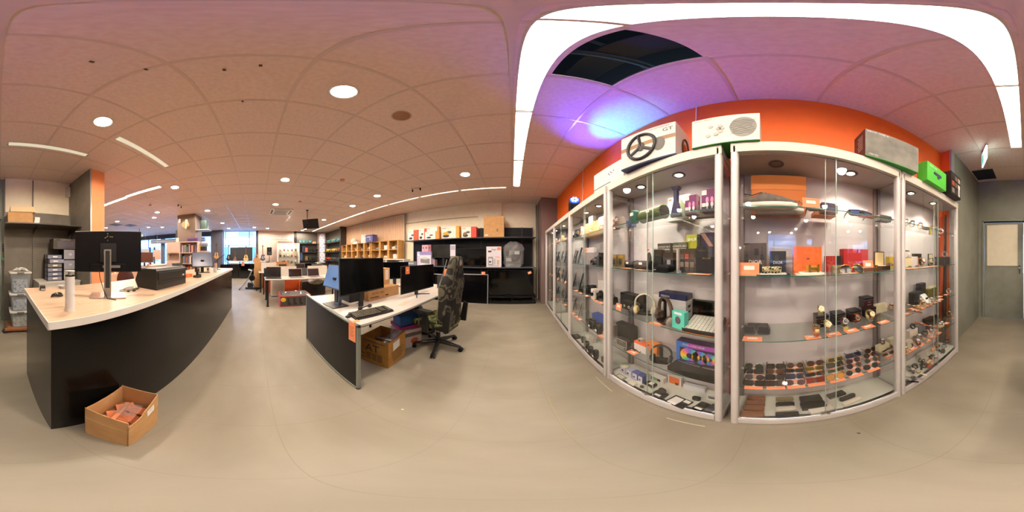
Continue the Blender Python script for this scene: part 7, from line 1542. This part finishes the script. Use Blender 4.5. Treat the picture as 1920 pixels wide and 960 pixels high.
# on the crates
m = MB().ell((0, 0, .16), (.19, .14, .16), hexm('ddd5b8', .8), 16, 10).box(.05, .4, -.1, .1, 0, .12, 'e6e0d4'); put(m, 'soft_toy', xy(662, 4.7), 4.76, 1.976, 0, 'pale domed lamp-like item with a white base on the far crates', 'household item')
m = MB(); random.seed(2); rings = []
for j in range(6): rings.append([((.28 - .05 * (j > 3)) * math.cos(a) * (1 + random.uniform(-.08, .08)) - .05, .14 * math.sin(a), .08 * j + random.uniform(-.01, .01)) for a in [2 * PI * k / 14 for k in range(14)]])
m.loft(rings, noise_mat('patterned_cloth', [(.4, 'ebe4da'), (.55, 'b8b0b8'), (.6, 'ebe4da')], 20, 2, .8), True, True, True); put(m, 'toy_bag', xy(682, 4.7), 4.83, 1.976, 0, 'tall white patterned bag on top of the wooden crates', 'bag')
put(MB().box(-.24, .24, -.13, .13, 0, .32, '4c4a82').box(-.241, .241, -.131, .131, .27, .325, '3a3868').front(-.16, .1, .22, .25, -.1315, hexm('b8b4d8')).front(.02, .12, .08, .2, -.1315, hexm('6a78b8')), 'purple_box', xy(693.5, 4.62), 4.70, 1.976, 0, 'purple-blue box next to the patterned bag on the crates', 'box', None, .003)
# small blue diamond signs under the ceiling
for i, px in enumerate((662, 676, 692, 711, 732, 757)):
    m = MB().prism([(-.09, 0), (0, -.09), (.09, 0), (0, .09)] if i > 3 else [(-.05, -.07), (.05, -.07), (.05, .07), (-.05, .07)], -.012, 0, hexm('a9c0c2', .4), 'y'); put(m, 'ceiling_sign', xy(px, 4.95), 4.975, 2.90, 0, 'small pale blue sign high on the slatted wall, ' + ['farthest', 'second farthest', 'third', 'fourth', 'second nearest', 'nearest the beige wall'][i], 'sign')
# ---------------------------------------------------------------- laptop tables
def table(label, x, y0, y1, dx, z=.752, legs=None):
    t = thing('display_table', label, 'table', (x, (y0 + y1) / 2, 0)); w = y1 - y0
    MB().box(-dx, 0, -w / 2, w / 2, z - .022, z, hexm('d2c9c0', .35)).box(-dx - .002, .002, -w / 2 - .002, w / 2 + .002, z - .026, z - .02, '2a2826').build('tabletop', t)
    for lx in (-.06, -dx + .06):
        for ly in (-w / 2 + .07, w / 2 - .07): MB().cyl((lx, ly, .012), (lx, ly, z - .024), .026, hexm('161618', .35), n=18).lathe([(0, 0), (.045, 0), (.045, .01), (.02, .02)], BLACK, 18, T=Matrix.Translation((lx, ly, 0))).build('leg', t)
    return t
table('long white table with laptops, nearest the aisle, over the red carton', -4.22, .24, 2.6, .82); table('long white table with laptops, second one, behind the nearest laptop table', -6.0, .1, 3.0, .8, .752)
def laptop(x, y, rot, label, w=.34, c='2a2a2c', lid=100, h=.22, z=.7525, scr=None):
    t = thing('laptop', label, 'laptop', (x, y, z), rot)
    MB().box(-w / 2, w / 2, -h, 0, 0, .018, hexm(c, .4, .2)).build('base', t, bevel=.002)
    k = MB()
    for r in range(5): k.box(-w * .42, w * .42, -h + .09 + r * .022, -h + .108 + r * .022, .018, .0195, '101012')
    k.build('keys', t.children[0])
    T = RT((0, -.002, .016), rx=-(lid - 90)); MB().box(-w / 2, w / 2, 0, .008, 0, h, hexm(c, .4, .2), T=T).front(-w / 2 + .01, w / 2 - .01, .012, h - .01, -.001, scr or hexm('141416', .12), T=T).build('screen', t)
    return t
laptop(-4.62, .50, 84, 'dark open laptop nearest the table corner, front table', .42, '3a3a34', 98, .29)
laptop(-4.55, 1.12, 90, 'black-screened laptop in the middle of the front table', .40, 'c0bcb6', 100, .24); laptop(-4.55, 1.68, 95, 'brownish-screened laptop right of the middle one, front table', .38, 'b8aaa4', 104, .24, scr=hexm('3a2c2e', .2))
put(MB().box(-.01, .01, -.17, .17, 0, .26, '26353c'), 'laptop_stand', -4.80, .40, .7525, 0, 'dark teal laptop lid behind the corner laptop', 'laptop'); put(MB().box(-.01, .01, -.17, .17, 0, .25, '4a4a4c'), 'laptop_stand', -4.85, 1.42, .7525, 0, 'grey laptop lid standing between the two middle laptops', 'laptop')
for y0, y1 in ((.62, 1.25), (1.62, 2.3)):
    put(MB().box(-.01, .01, y0, y1, 0, .30, 'd2cbc0'), 'privacy_screen', -4.95, 0, .7525, 0, 'pale divider panel along the back of the front table, ' + ('left' if y0 < 1 else 'right') + ' piece', 'panel')
put(MB().box(-.01, .01, -.30, .30, 0, .36, 'cfc8be'), 'privacy_screen', -6.3, .50, .7525, 0, 'pale divider panel standing at the left end of the second table', 'panel')
m = MB().box(-.012, .012, -.24, .24, 0, .40, hexm('b07a48')).box(.012, .018, -.15, .15, 0, .30, '1a1a1c').box(-.05, .05, -.02, .02, .40, .42, BLACK); put(m, 'framed_screen', -6.2, 1.02, .7525, 0, 'black laptop before a brown wooden board on the second table', 'laptop')
laptop(-6.3, 1.75, 90, 'silver framed laptop with a dark screen on the second table', .40, 'a8a4a2', 96, .30, scr=hexm('2a2024', .2)); laptop(-6.3, 2.5, 95, 'grey closed-looking wide laptop at the right of the second table', .5, '6a6864', 100, .28, scr=hexm('5a5852', .3))
tv(-6.75, 2.15, .7525, 90, 'low wide black screen behind the laptops on the second table', 1.0, .28, .03, feet=True)
m = MB().rbox(.3, .3, .2, .08, hexm('141416')).ell((0, .05, .26), (.12, .1, .12), hexm('18181a')).box(-.25, .25, -.2, .2, -.005, .03, '161618'); put(m, 'camera_bag', -6.55, .42, .775, 0, 'black lumpy camera bag on the dark tray at the far table', 'bag')
put(MB().box(-.25, .25, -.15, .15, .0, .02, '1a1a1c'), 'black_tray', -6.55, .62, .7525, 0, 'flat black tray on the far side of the second laptop table', 'tray')
# under the tables
m = MB().box(-.42, .42, -.30, .30, 0, .30, hexm('4a4442')).box(-.421, .421, -.301, .301, .0, .012, 'c83a3a').box(-.421, .421, -.301, .301, .285, .302, 'c8563a').box(-.42, -.405, -.302, .302, 0, .3, 'd84a50').box(.405, .42, -.302, .302, 0, .3, 'c8563a')
m.box(-.421, -.419, -.29, .29, .02, .28, 'b8606c').ell((-.33, -.301, .20), (.07, .004, .06), hexm('e8c030'), 14, 8)
for q in range(4): m.prism([(-.22 + q * .16, .05), (-.12 + q * .16, .05), (-.13 + q * .16, .10), (-.17 + q * .16, .12), (-.17 + q * .16, .24), (-.23 + q * .16, .24)], -.303, -.301, '2a2626', 'y')
m.top(-.38, .38, -.26, .26, .3025, hexm('5a5e66')); put(m, 'product_carton', -4.47, 1.05, 0, 88, 'large red edged product carton with yellow disc on the floor under the front table', 'box')
m = MB(); random.seed(4); n = 9; g = [[(-.36 + .72 * i / (n - 1), -.26 + .5 * j / (n - 1), random.uniform(0, .035)) for i in range(n)] for j in range(n)]
m.add([p for r in g for p in r], [(j * n + i, j * n + i + 1, (j + 1) * n + i + 1, (j + 1) * n + i) for j in range(n - 1) for i in range(n - 1)], PLASTICWRAP, False); put(m, 'plastic_wrap', -4.47, 1.05, .305, 88, 'wrinkled clear plastic over the red edged product carton', 'plastic')
put(MB().box(-.02, .02, -.65, .95, .06, .70, 'c8501f').box(-.03, .03, -.7, -.66, 0, .72, BLACK), 'modesty_board', -5.7, .95, 0, 0, 'bright orange vertical panel under the second laptop table', 'panel')
put(MB().rbox(.3, .45, .62, .05, hexm('cfc4b6', .5), (0, 0, .03)).box(-.13, .13, -.2, .2, 0, .03, '2a2826'), 'white_bin', -5.45, .72, 0, 0, 'pale rounded bin in front of the orange panel under the tables', 'bin')
t = thing('suitcase', 'dark grey suitcase lying under the tables', 'suitcase', (-5.45, 1.95, 0), 90); MB().rbox(.85, .42, .50, .06, hexm('3c3a3a', .6), axis='y').build('body', t, bevel=.02); MB().tube([(-.1, -.22, .25), (-.1, -.26, .25), (.1, -.26, .25), (.1, -.22, .25)], .012, BLACK).build('handle', t)
m = MB().ell((0, 0, .1), (.2, .28, .13), noise_mat('toy_cloth', [(.4, 'e4dcd0'), (.5, 'a8968a'), (.58, 'e8e0d4')], 14, 2, .8), 16, 10); put(m, 'stuffed_bag', -5.2, 2.0, .42, 0, 'white patterned bundle on the dark suitcase under the tables', 'bag')
m = MB().rbox(.16, .12, .14, .04, hexm('e8703a')).box(-.05, .05, -.03, .03, .14, .55, 'e8703a'); put(m, 'floor_tool', -5.2, 1.45, 0, 0, 'orange upright tool with round foot beside the dark suitcase', 'tool')
put(MB().box(-.02, .02, -.55, .75, .02, .70, 'b8aca0'), 'table_side_panel', -5.72, 2.75, 0, 0, 'beige vertical panel under the right part of the second table', 'panel')
m = MB().box(-.22, .22, -.16, .16, 0, .22, CARD).prism([(-.2, .22), (.15, .22), (.05, .42)], -.16, -.155, CARDIN, 'y').box(.0, .06, -.17, -.16, .08, .16, PAPER).ell((-.28, 0, .25), (.14, .12, .08), BLACK, 12, 8); put(m, 'cardboard_box', -3.5, 1.75, 0, 75, 'ragged open cardboard box with dark stuff behind the black end panel desk', 'box')
# rowing machine / drum hardware by the far cartons
t = thing('exercise_bike', 'silver and black folding stand with round dark drum near the far cartons', 'exercise machine', (-6.6, -.28, 0), 90)
MB().tube([(-.35, 0, .03), (.0, 0, .5), (.12, 0, .80)], .022, hexm('a8aab0', .3, .6)).tube([(.28, 0, .03), (.0, 0, .5)], .02, hexm('7a7c80', .3, .6)).build('frame', t); MB().tube([(-.38, -.2, .02), (-.38, .2, .02)], .02, BLACK).tube([(.3, -.25, .02), (.3, .25, .02)], .03, BLACK).box(-.15, .5, -.03, .03, .02, .08, BLACK).build('feet', t)
MB().cyl((.12, -.05, .48), (.12, .05, .48), .12, BLACK, n=22).build('drum', t); MB().tube([(.12, -.2, .78), (-.02, -.1, .82), (-.02, .1, .82), (.12, .2, .78)], .018, hexm('c8c8cc', .3, .5)).build('handlebar', t)
for x, y, z, w, d, h, l in ((-7.05, .12, 0, .4, .42, .82, 'tall upright cardboard carton at the end of the laptop tables'), (-7.05, .16, .821, .4, .46, .26, 'cardboard carton lying on the tall upright carton'), (-7.1, .02, 1.082, .3, .3, .16, 'small cardboard carton on top of the far carton pile')): put(MB().box(-w / 2, w / 2, -d / 2, d / 2, 0, h, CARD), 'cardboard_box', x, y, z, 3, l, 'box', None, .003)
put(MB().prism([(-.14, 0), (.1, 0), (.02, .2), (-.1, .22)], -.12, .12, BLACK, 'y'), 'black_bag', -7.0, -.24, .0, 0, 'black small bag on the floor by the far cardboard cartons', 'bag')

# ---------------------------------------------------------------- guitars and dark screens before the street window
t = thing('low_shelf_unit', 'white low shelf top carrying the guitars in front of the street window', 'shelf unit', (-10.3, -.42, 0))
MB().box(-.3, .3, -1.4, .95, 1.02, 1.06, 'd8dce4').box(-.3, .3, -1.4, .95, .86, .90, '9aa0ac').build('shelf_boards', t); MB().box(-.28, .26, -1.38, .93, 0, .86, '15161c').build('body', t)
for y in (-1.38, -.62, .16, .92): MB().box(-.29, .29, y - .02, y + .02, .86, 1.04, 'b8bcc6').build('upright', t)
for i, (y, w, h) in enumerate(((-1.62, 1.1, .84), (-.50, 1.08, .88), (.50, .86, .96))): tv(-9.75, y, 0, 90, 'large dark television standing on the floor before the guitar shelf, ' + ['left', 'middle', 'right'][i] + ' one', w, h, .02)
for y in (-.78, .02): put(MB().box(-.002, 0, -.09, .09, -.12, .12, 'f0855a'), 'price_card', -9.70, y, .90, 0, 'orange card on the dark televisions before the guitars, ' + ('left' if y < -.5 else 'right') + ' one', 'price card')
put(MB().box(-.05, .05, -.72, .72, 0, .86, '202024').box(.05, .06, -.68, .68, .14, .82, '2c2c30'), 'television', -10.45, -.95, 1.06, 0, 'wide dark screen standing behind the guitars', 'television')
def guitar(x, y, z, label, body, s=1.0, elec=False, lean=6):
    t = thing('guitar', label, 'guitar', (x, y, z), 90); T = RT(rx=-lean)
    out = []
    for k in range(36):
        a = 2 * PI * k / 36; c, q = math.cos(a), math.sin(a)
        r = .19 * s if q < 0 else .145 * s
        w = r * c * (1 - .22 * math.exp(-((q - .15) / .35) ** 2)); out.append((w, .20 * s + q * (.20 if q < 0 else .24) * s))
    if elec: out = [(p[0] * .92 + (.05 * s if p[1] > .34 * s and p[0] > 0 else 0), p[1] * (1.0 if p[1] < .3 * s else .95)) for p in out]
    d = .045 if elec else .10
    MB().prism(out, 0, d * s, hexm(body, .25), 'y', T=T).build('body', t, bevel=.004)
    if not elec: MB().cyl((0, -.001, .25 * s), (0, -.003, .25 * s), .048 * s, hexm('1c1410'), n=20, T=T).box(-.06 * s, .06 * s, -.008, 0, .115 * s, .14 * s, '2a1a12', T=T).build('sound_hole', t)
    else: MB().box(-.04 * s, .04 * s, -.008, 0, .16 * s, .20 * s, 'c8c8cc', T=T).box(-.03 * s, .03 * s, -.008, 0, .26 * s, .29 * s, 'e0e0e0', T=T).build('pickups', t)
    MB().box(-.024 * s, .024 * s, -.012, .012, .30 * s, .88 * s, '5a3a26', T=T).build('neck', t); MB().prism([(-.03 * s, .88 * s), (.03 * s, .88 * s), (.04 * s, 1.02 * s), (-.04 * s, 1.02 * s)], -.008, .010, '3a2418', 'y', T=T).build('headstock', t)
    return t
guitar(-10.15, -.63, 1.061, 'bright natural acoustic guitar in the middle of the row on the low shelf', 'd8b070', .92); guitar(-10.15, -1.32, 1.061, 'small brown ukulele left of the bright guitar', '8a5c44', .62); guitar(-10.2, .05, 1.061, 'dark natural guitar right of the bright guitar', 'a87a4c', 1.0); guitar(-10.1, -.08, 1.061, 'little orange ukulele beside the dark natural guitar', 'c08848', .5)
guitar(-10.15, .42, 1.061, 'dark blue electric guitar at the right end of the guitar row', '161c2c', .98, True); guitar(-10.1, -1.72, 1.061, 'black electric guitar at the left end of the guitar row', '15151a', .98, True)
t = guitar(-10.28, -2.55, 1.20, 'natural acoustic guitar hanging on the slate pillar', 'd09a5c', .95, False, 0)
# ---------------------------------------------------------------- pillar things, white bookcase
t = thing('bookcase', 'white bookcase with two columns of books before the brown pillar', 'bookcase', (-5.62, -2.62, 0), 90)
W = hexm('ddc6b6', .5); w = 1.26
MB().box(-w / 2, w / 2, -.30, 0, 1.86, 1.89, W).box(-w / 2, w / 2, -.30, 0, 0, .05, W).build('top_and_base', t)
for x in (-w / 2, -.09, w / 2 - .03): MB().box(x, x + .03, -.30, 0, .05, 1.86, W).build('upright', t)
for z in (1.47, 1.08, .70, .34): MB().box(-w / 2 + .03, w / 2 - .03, -.29, 0, z, z + .025, W).build('shelf', t)
MB().box(-w / 2, w / 2, -.01, 0, .05, 1.86, hexm('cdb4a4')).build('back_panel', t); MB().box(-w / 2 + .03, -.09, -.305, -.29, 1.5, 1.86, W).box(-w / 2 + .03, -.09, -.305, -.29, .06, 1.2, W).build('door', t)
random.seed(12)
for r_, z in enumerate((1.496, 1.106, .726)):
    x = -.04; k = 0
    while x < w / 2 - .08:
        ww = random.uniform(.022, .045); hh = random.uniform(.20, .30)
        wx, wy = -5.62 + .27, -2.62 + x + ww / 2
        put(MB().box(-.16, 0, -ww * .46, ww * .46, 0, hh, bc_[random.randrange(10)]), 'book', wx, wy, z, 0, 'upright book, %s from the left in the %s book row of the white bookcase' % (nthw[k], ['top', 'second', 'third'][r_]), 'book', 'books of the white bookcase, %s row' % ['top', 'second', 'third'][r_]); x += ww; k += 1
put(MB().box(-.12, .12, -.22, .22, 0, .15, '6a4a80').box(.12, .122, -.18, .18, .03, .12, '4a2f66'), 'purple_box', -5.7, -2.30, 1.891, 0, 'purple box on top of the white bookcase', 'box', None, .003)
put(MB().rbox(.1, .1, .17, .03, hexm('e4ddd4')), 'white_bottle', -5.5, -2.88, 1.891, 0, 'small white container on top of the white bookcase', 'container', None, .004)
m = MB().rbox(.22, .22, .14, .05, hexm('26262a')).ell((0, 0, .22), (.14, .16, .12), hexm('8a90a0')).box(-.06, .1, -.16, -.08, .02, .2, 'd0a030'); put(m, 'toy_robot', -5.6, -1.86, 1.56, 0, 'dark toy-like machine with a yellow part on the bookcase corner', 'toy')
put(MB().box(-.2, .2, -.14, .14, 0, 1.56, 'cdb4a4'), 'narrow_cabinet', -5.7, -1.84, 0, 0, 'narrow pale cabinet at the right side of the white bookcase', 'cabinet')
t = thing('wall_clock', 'round cream clock-like disc sticking out from the brown pillar', 'clock', (-5.93, -2.70, 2.62), 90); MB().cyl((0, 0, 0), (0, -.16, 0), .13, hexm('b89a70', .4), n=28).build('drum', t); MB().cyl((.10, -.18, .0), (.06, -.21, .0), .19, hexm('cfd0a8', .4), n=30).build('dial', t)
put(MB().box(-.06, 0, -.035, .035, 0, .16, 'e0d8cc'), 'wall_device', -5.87, -2.98, 2.74, 0, 'small white device high on the brown pillar edge', 'device')
t = thing('speaker_box', 'dark green loudspeaker on a white bracket beside the brown pillar', 'speaker', (-6.15, -2.02, 2.42), 90); MB().rbox(.30, .28, .36, .08, hexm('3c4f4c', .5)).build('body', t, bevel=.01); MB().box(-.3, .24, -.2, .2, -.035, -.005, hexm('c8ccd0')).build('bracket', t)
put(MB().rbox(.2, .22, .38, .04, hexm('1c1c20')), 'wall_speaker', -6.3, -3.24, 2.1, 0, 'black loudspeaker on the hidden side of the brown pillar', 'speaker', None, .006)
# ceiling beam with blinds over left windows
put(MB().box(-.15, .15, -2.2, 2.2, 0, .28, hexm('8a8c94', .4, .3)).box(.15, .17, -2.2, 2.2, .1, .16, 'c8ccd4').cyl((0, -1.8, .2), (0, -1.8, .715), .02, BLACK).cyl((0, 1.8, .2), (0, 1.8, .715), .02, BLACK), 'door_heater', -10.5, -5.6, 2.35, 0, 'long grey air curtain above the shop entrance', 'heater')
# staff counter behind
t = thing('staff_counter', 'pinkish wooden staff counter behind the service counter', 'counter', (-4.1, -3.9, 0), 0)
PW = noise_mat('pink_wood', [(.4, 'd8b49a'), (.6, 'e0bea4')], 5, 3, .5); MB().box(-2.1, .6, -.4, .4, .98, 1.02, PW).build('top', t); MB().box(-2.05, .55, -.36, .3, 0, .98, hexm('d4ad92')).build('body', t)
t = thing('low_cabinet', 'low pinkish cabinet with tape rolls behind the black monitor', 'cabinet', (-2.55, -3.35, 0), 0); MB().box(-.5, .5, -.25, .25, .90, .93, PW).build('top', t); MB().box(-.48, .48, -.24, .24, 0, .90, hexm('dcb496')).build('body', t)
for i in range(4): put(MB().lathe([(.035, 0), (.055, 0), (.055, .05), (.035, .05)], hexm(['d8c09a', 'c8a878', 'e0d0b8', 'caa870'][i]), 18), 'tape_roll', -2.85 + i * .19, -3.22, .931, 0, ['first', 'second', 'third', 'fourth'][i] + ' tape roll from the right on the low pinkish cabinet', 'tape roll', 'tape rolls on the low cabinet')
t = monitor(-4.35, -3.55, 1.021, 128, 'brown-screened monitor on the pinkish staff counter', .60, .36, .12, -4, 'plate', 'b09080', scr=hexm('6a4436', .35))
monitor(-5.3, -4.0, 1.021, 130, 'small black monitor at the far left of the staff counter', .34, .22, .10, 10, 'plate')
for i, (x, y, c, w, l) in enumerate(((-4.0, -3.62, '4a3a34', .1, 'dark small device in front of the brown-screened monitor'), (-4.62, -3.6, 'c89a70', .08, 'tan small box left of the brown-screened monitor'), (-4.8, -3.7, 'e0a080', .12, 'peach paper stack on the staff counter'), (-3.8, -3.6, '2a2626', .14, 'black flat device at the near end of the staff counter'))): put(MB().rbox(w, w * .7, .06, .01, hexm(c)), 'desk_item', x, y, 1.021, 20 * i, l, 'desk item', None, .004)
t = thing('swivel_chair', 'brown-red rounded chair back behind the service counter', 'chair', (-2.2, -2.35, 0), 120)
MB().ell((0, .2, .86), (.19, .05, .26), hexm('4a2a28', .6), 18, 12).build('backrest', t); MB().ell((0, 0, .48), (.23, .23, .05), hexm('3a2624', .7), 18, 8).build('seat', t); MB().box(-.03, .03, .22, .26, .45, .8, BLACK).cyl((0, 0, .08), (0, 0, .46), .025, CHROME).build('stem', t)
for k in range(5): a = 2 * PI * k / 5; MB().tube([(0, 0, .09), (.28 * math.cos(a), .28 * math.sin(a), .04)], .018, BLACK).ell((.28 * math.cos(a), .28 * math.sin(a), .03), (.03, .03, .03), BLACK, 10, 6).build('leg', t)
# greeting-card rack and hanging cards near the left windows
t = thing('card_rack', 'tall rack of small cards by the left windows', 'rack', (-7.2, -7.2, 0), 120); MB().box(-.35, .35, -.02, .02, 0, 1.75, 'b8c0b8').build('frame', t)
m = MB()
for r_ in range(9):
    for c_ in range(5): m.box(-.32 + c_ * .13, -.21 + c_ * .13, -.035, -.02, .5 + r_ * .13, .6 + r_ * .13, ['8aa08a', 'c8d0c8', 'a8887a', '7a8aa0'][(r_ * 3 + c_) % 4])
m.build('cards', t)
put(MB().box(-.005, 0, -.22, .22, -.3, .3, 'd8a08a').cyl((0, 0, .3), (0, 0, 1.625), .003, WHITE, n=5), 'hanging_poster', -8.3, -5.75, 1.45, 20, 'orange square poster hanging before the left windows', 'poster')
put(MB().box(-.005, 0, -.26, .26, -.45, .45, 'a8aab0').cyl((0, 0, .45), (0, 0, 1.675), .003, WHITE, n=5), 'hanging_poster', -8.3, -6.7, 1.4, 20, 'grey round-edged poster hanging left of the orange one', 'poster')
for i, y in enumerate((-6.9, -7.3)): put(MB().box(-.05, .05, -.04, .04, 0, 2.0, '1c2438'), 'door_post', -9.6, y, 0, 0, 'dark slim post before the left windows, ' + ['right', 'left'][i] + ' one', 'post')

# ---------------------------------------------------------------- far wall: speaker, vitrine, sign, tool shelves
t = thing('stage_speaker', 'black loudspeaker on a tall pole stand before the pale wall', 'speaker', (-10.4, .85, 0), 90); MB().box(-.15, .15, -.12, .12, 1.42, 1.92, BLACK).build('cabinet', t, bevel=.01); MB().cyl((0, -.12, 1.56), (0, -.125, 1.56), .1, DGREY, n=20).cyl((0, -.12, 1.8), (0, -.125, 1.8), .045, DGREY, n=16).build('cone', t); MB().cyl((0, 0, .1), (0, 0, 1.42), .02, BLACK).build('pole', t)
for k in range(3): a = 2 * PI * k / 3; MB().tube([(0, 0, .6), (.4 * math.cos(a), .4 * math.sin(a), .01)], .012, BLACK).build('leg', t)
t = thing('glass_vitrine', 'white lit glass vitrine with goods against the pale far wall', 'display cabinet', (-10.62, 2.08, 0), 90)
V = hexm('e4dcd6', .4)
MB().box(-.72, .72, -.4, .0, 2.12, 2.2, V).box(-.72, .72, -.4, 0, .0, .5, V).box(-.72, -.66, -.4, 0, .5, 2.12, V).box(.66, .72, -.4, 0, .5, 2.12, V).box(-.7, .7, -.02, 0, .5, 2.12, hexm('d8cdc0')).build('body', t)
MB().box(-.66, .66, -.395, -.388, .5, 2.12, GLASS).build('glass_door', t)
for z in (.9, 1.3, 1.68): MB().box(-.66, .66, -.38, -.02, z, z + .01, SHELFGLASS).build('shelf', t)
for s in (-.3, .3): lb_ = MB().lathe([(0, 2.11), (.05, 2.11), (.05, 2.118), (0, 2.118)], mat('vitrine_lamp', 'ffe8c8', emit=25), 14, T=Matrix.Translation((s, -.2, 0))); lb_.build('spot_bulb', t)
lamp('POINT', (0, -.25, 2.0), 14, (1, .85, .7), .05, parent=t)
random.seed(31)
for zi, z in enumerate((.911, 1.311, 1.691)):
    for k in range(5): put(MB().ell((0, 0, .09), (.07, .07, .09), hexm(['c8a040', '6a3a5a', '4a5a3a', '8a8a90', 'e8e0d8', 'b05a3a'][(k + zi * 2) % 6]), 12, 8).box(-.05, .05, -.05, .05, 0, .05, '3a3632'), 'ornament', -10.42, 1.58 + .25 * k, z, 0, '%s round trinket on the %s vitrine shelf' % (['first', 'second', 'third', 'fourth', 'fifth'][k], ['low', 'middle', 'upper'][zi]), 'ornament')
put(MB().box(-.1, .1, -.5, .5, 0, .14, '8a7a70').box(-.05, .1, -.05, .1, .14, .17, 'd8d0c8'), 'flat_carton', -10.72, 1.95, 2.201, 0, 'greyish flat box on top of the vitrine', 'box')
m = MB().rbox(2.05, .01, .30, .05, hexm('b8b0ac', .5), axis='y', T=RT()); 
vs, fs = text_geo('We Buy, Sell and Loan')
m.add([(-v[0] * .20, -.007, .15 + v[1] * .20) for v in vs], fs, hexm('efe6de')); put(m, 'mirrored_sign', -10.88, 1.55, 2.45, 90, 'grey rounded sign with mirrored white lettering on the pale far wall', 'sign')
put(MB().box(-.005, 0, -.12, .12, 0, .3, 'c8beb8'), 'small_notice', -10.88, 1.2, 1.55, 0, 'small grey notice right of the loudspeaker on the pale wall', 'notice')
# tool shelving: far wall part and side part meeting in the corner
t = thing('tool_shelving', 'dark tool shelving on the far wall with orange and teal tools', 'shelving', (-10.86, 3.55, 0), 90)
MB().box(-.75, .72, -.02, 0, 0, CEIL_H - .04, hexm('57524c')).build('back_panel', t)
for z in (2.22, 1.63, 1.08, .55): MB().box(-.75, .72, -.42, -.02, z - .03, z, hexm('2c2a2c')).build('shelf', t)
t = thing('tool_shelving', 'dark tool shelving along the back wall with teal, yellow and red tool rows', 'shelving', (-9.35, 4.99, 0), 0)
MB().box(-1.2, 1.24, -.02, 0, 0, CEIL_H - .04, hexm('6e6558')).box(-1.2, 1.24, -.025, -.02, .0, 2.2, hexm('3c3a40')).build('back_panel', t)
for z in (2.22, 1.63, 1.08, .55): MB().box(-1.2, 1.24, -.45, -.02, z - .03, z, hexm('2c2a2c')).build('shelf', t)
drill0 = {}
def drill(x, y, z, rot, c, label, grp):
    if c not in drill0:
        t = thing('power_tool', label, 'power tool', (x, y, z), rot, grp)
        MB().rbox(.20, .07, .08, .03, hexm(c, .5), (0, 0, .12)).box(-.05, .0, -.025, .025, .03, .13, c).build('body', t, bevel=.006); MB().cyl((.10, 0, .16), (.17, 0, .16), .022, BLACK, n=12).build('chuck', t); MB().box(-.08, .04, -.035, .035, 0, .04, '1c1c1c').build('battery', t)
        drill0[c] = t; return t
    return dup(drill0[c], (x, y, z), rot, label, grp)
ordn = ['first', 'second', 'third', 'fourth', 'fifth', 'sixth', 'seventh', 'eighth', 'ninth', 'tenth']
for z, c, nm, row in ((2.22, '3a9aa8', 'teal', 'top'), (1.63, 'd8b83a', 'yellow', 'middle'), (1.08, 'c8482a', 'red', 'low')):
    for k in range(9):
        cc = c if not (row == 'low' and k > 3) and not (row == 'middle' and k > 6) and not (row == 'top' and k in (1, 4)) else ('4a5a4a' if row == 'low' else ('b8604a' if row == 'middle' else '8a9a70'))
        cn = nm if cc == c else {'4a5a4a': 'dark green', 'b8604a': 'reddish', '8a9a70': 'grey green'}[cc]
        drill(-10.35 + k * .27, 4.70, z + .001, 20 * (k % 3) - 20, cc, '%s power tool, %s from the corner, %s shelf of the back tool wall' % (cn, ordn[k], row), 'power tools on the back wall shelving')
for z, c, nm, row, ks in ((2.22, '3a9aa8', 'teal', 'top', (0, 1, 2, 3)), (1.63, '2c2c2e', 'black', 'middle', (2, 3, 4, 5)), (1.08, '3c4a3a', 'dark green', 'low', (1, 2, 3, 4, 5)), (.55, '2e2e30', 'charcoal', 'lowest', (1, 2, 3, 4, 5))):
    for k in ks: drill(-10.62, 2.95 + k * .24, z + .001, 90 + 15 * (k % 3), c, '%s power tool, %s from the left, %s shelf of the far tool wall' % (nm, ordn[k], row), 'power tools on the far wall shelving')
for i, (y, z, h, c, l) in enumerate(((2.98, 1.08, .5, '3a5a8a', 'blue tall box at the left end of the tool shelving'), (3.14, 1.63, .42, '1f2c48', 'dark navy tall case beside the blue box'), (3.36, 1.63, .30, 'b8604a', 'orange-brown boxed tool on the middle shelf'), (3.36, 1.08, .28, '8a6a48', 'brown boxed tool on the low shelf'), (3.36, .55, .3, 'c8563a', 'orange boxed tool on the lowest shelf'), (3.95, 2.22, .14, 'd0906a', 'peach round box on the top shelf'))): put(MB().box(-.12, .12, -.09, .09, 0, h, c), 'tool_box', -10.60, y, z + .001, 0, l, 'box', None, .003)
t = thing('ring_banner', 'tall pale banner with a column of white ring pictures in the far corner', 'banner', (-10.42, 4.47, 0), 52)
MB().box(-.22, .22, -.005, 0, .9, 2.95, hexm('b4b8cc', .6)).build('cloth', t)
r_ = MB()
for k in range(6): zc = 1.12 + k * .33; r_.cyl((0, -.006, zc), (0, -.009, zc), .145, hexm('e8e6f2'), n=26).cyl((0, -.009, zc), (0, -.011, zc), .07, hexm('c8b4c8' if k % 2 else 'a8b8cc'), n=20)
r_.build('rings', t)
put(MB().rbox(.4, .3, .28, .05, hexm('8a9a5a')).rbox(.36, .26, .1, .05, hexm('d8d8c0'), (0, 0, .28)), 'green_basket', -10.3, 4.1, .0 + .551, 20, 'green basket with pale goods at the foot of the ring banner', 'basket', None, .01)
for o in list(bpy.data.objects):
    if o.parent is None and o.type == 'MESH' and 'label' not in o and 'kind' not in o: o['kind'] = 'structure'
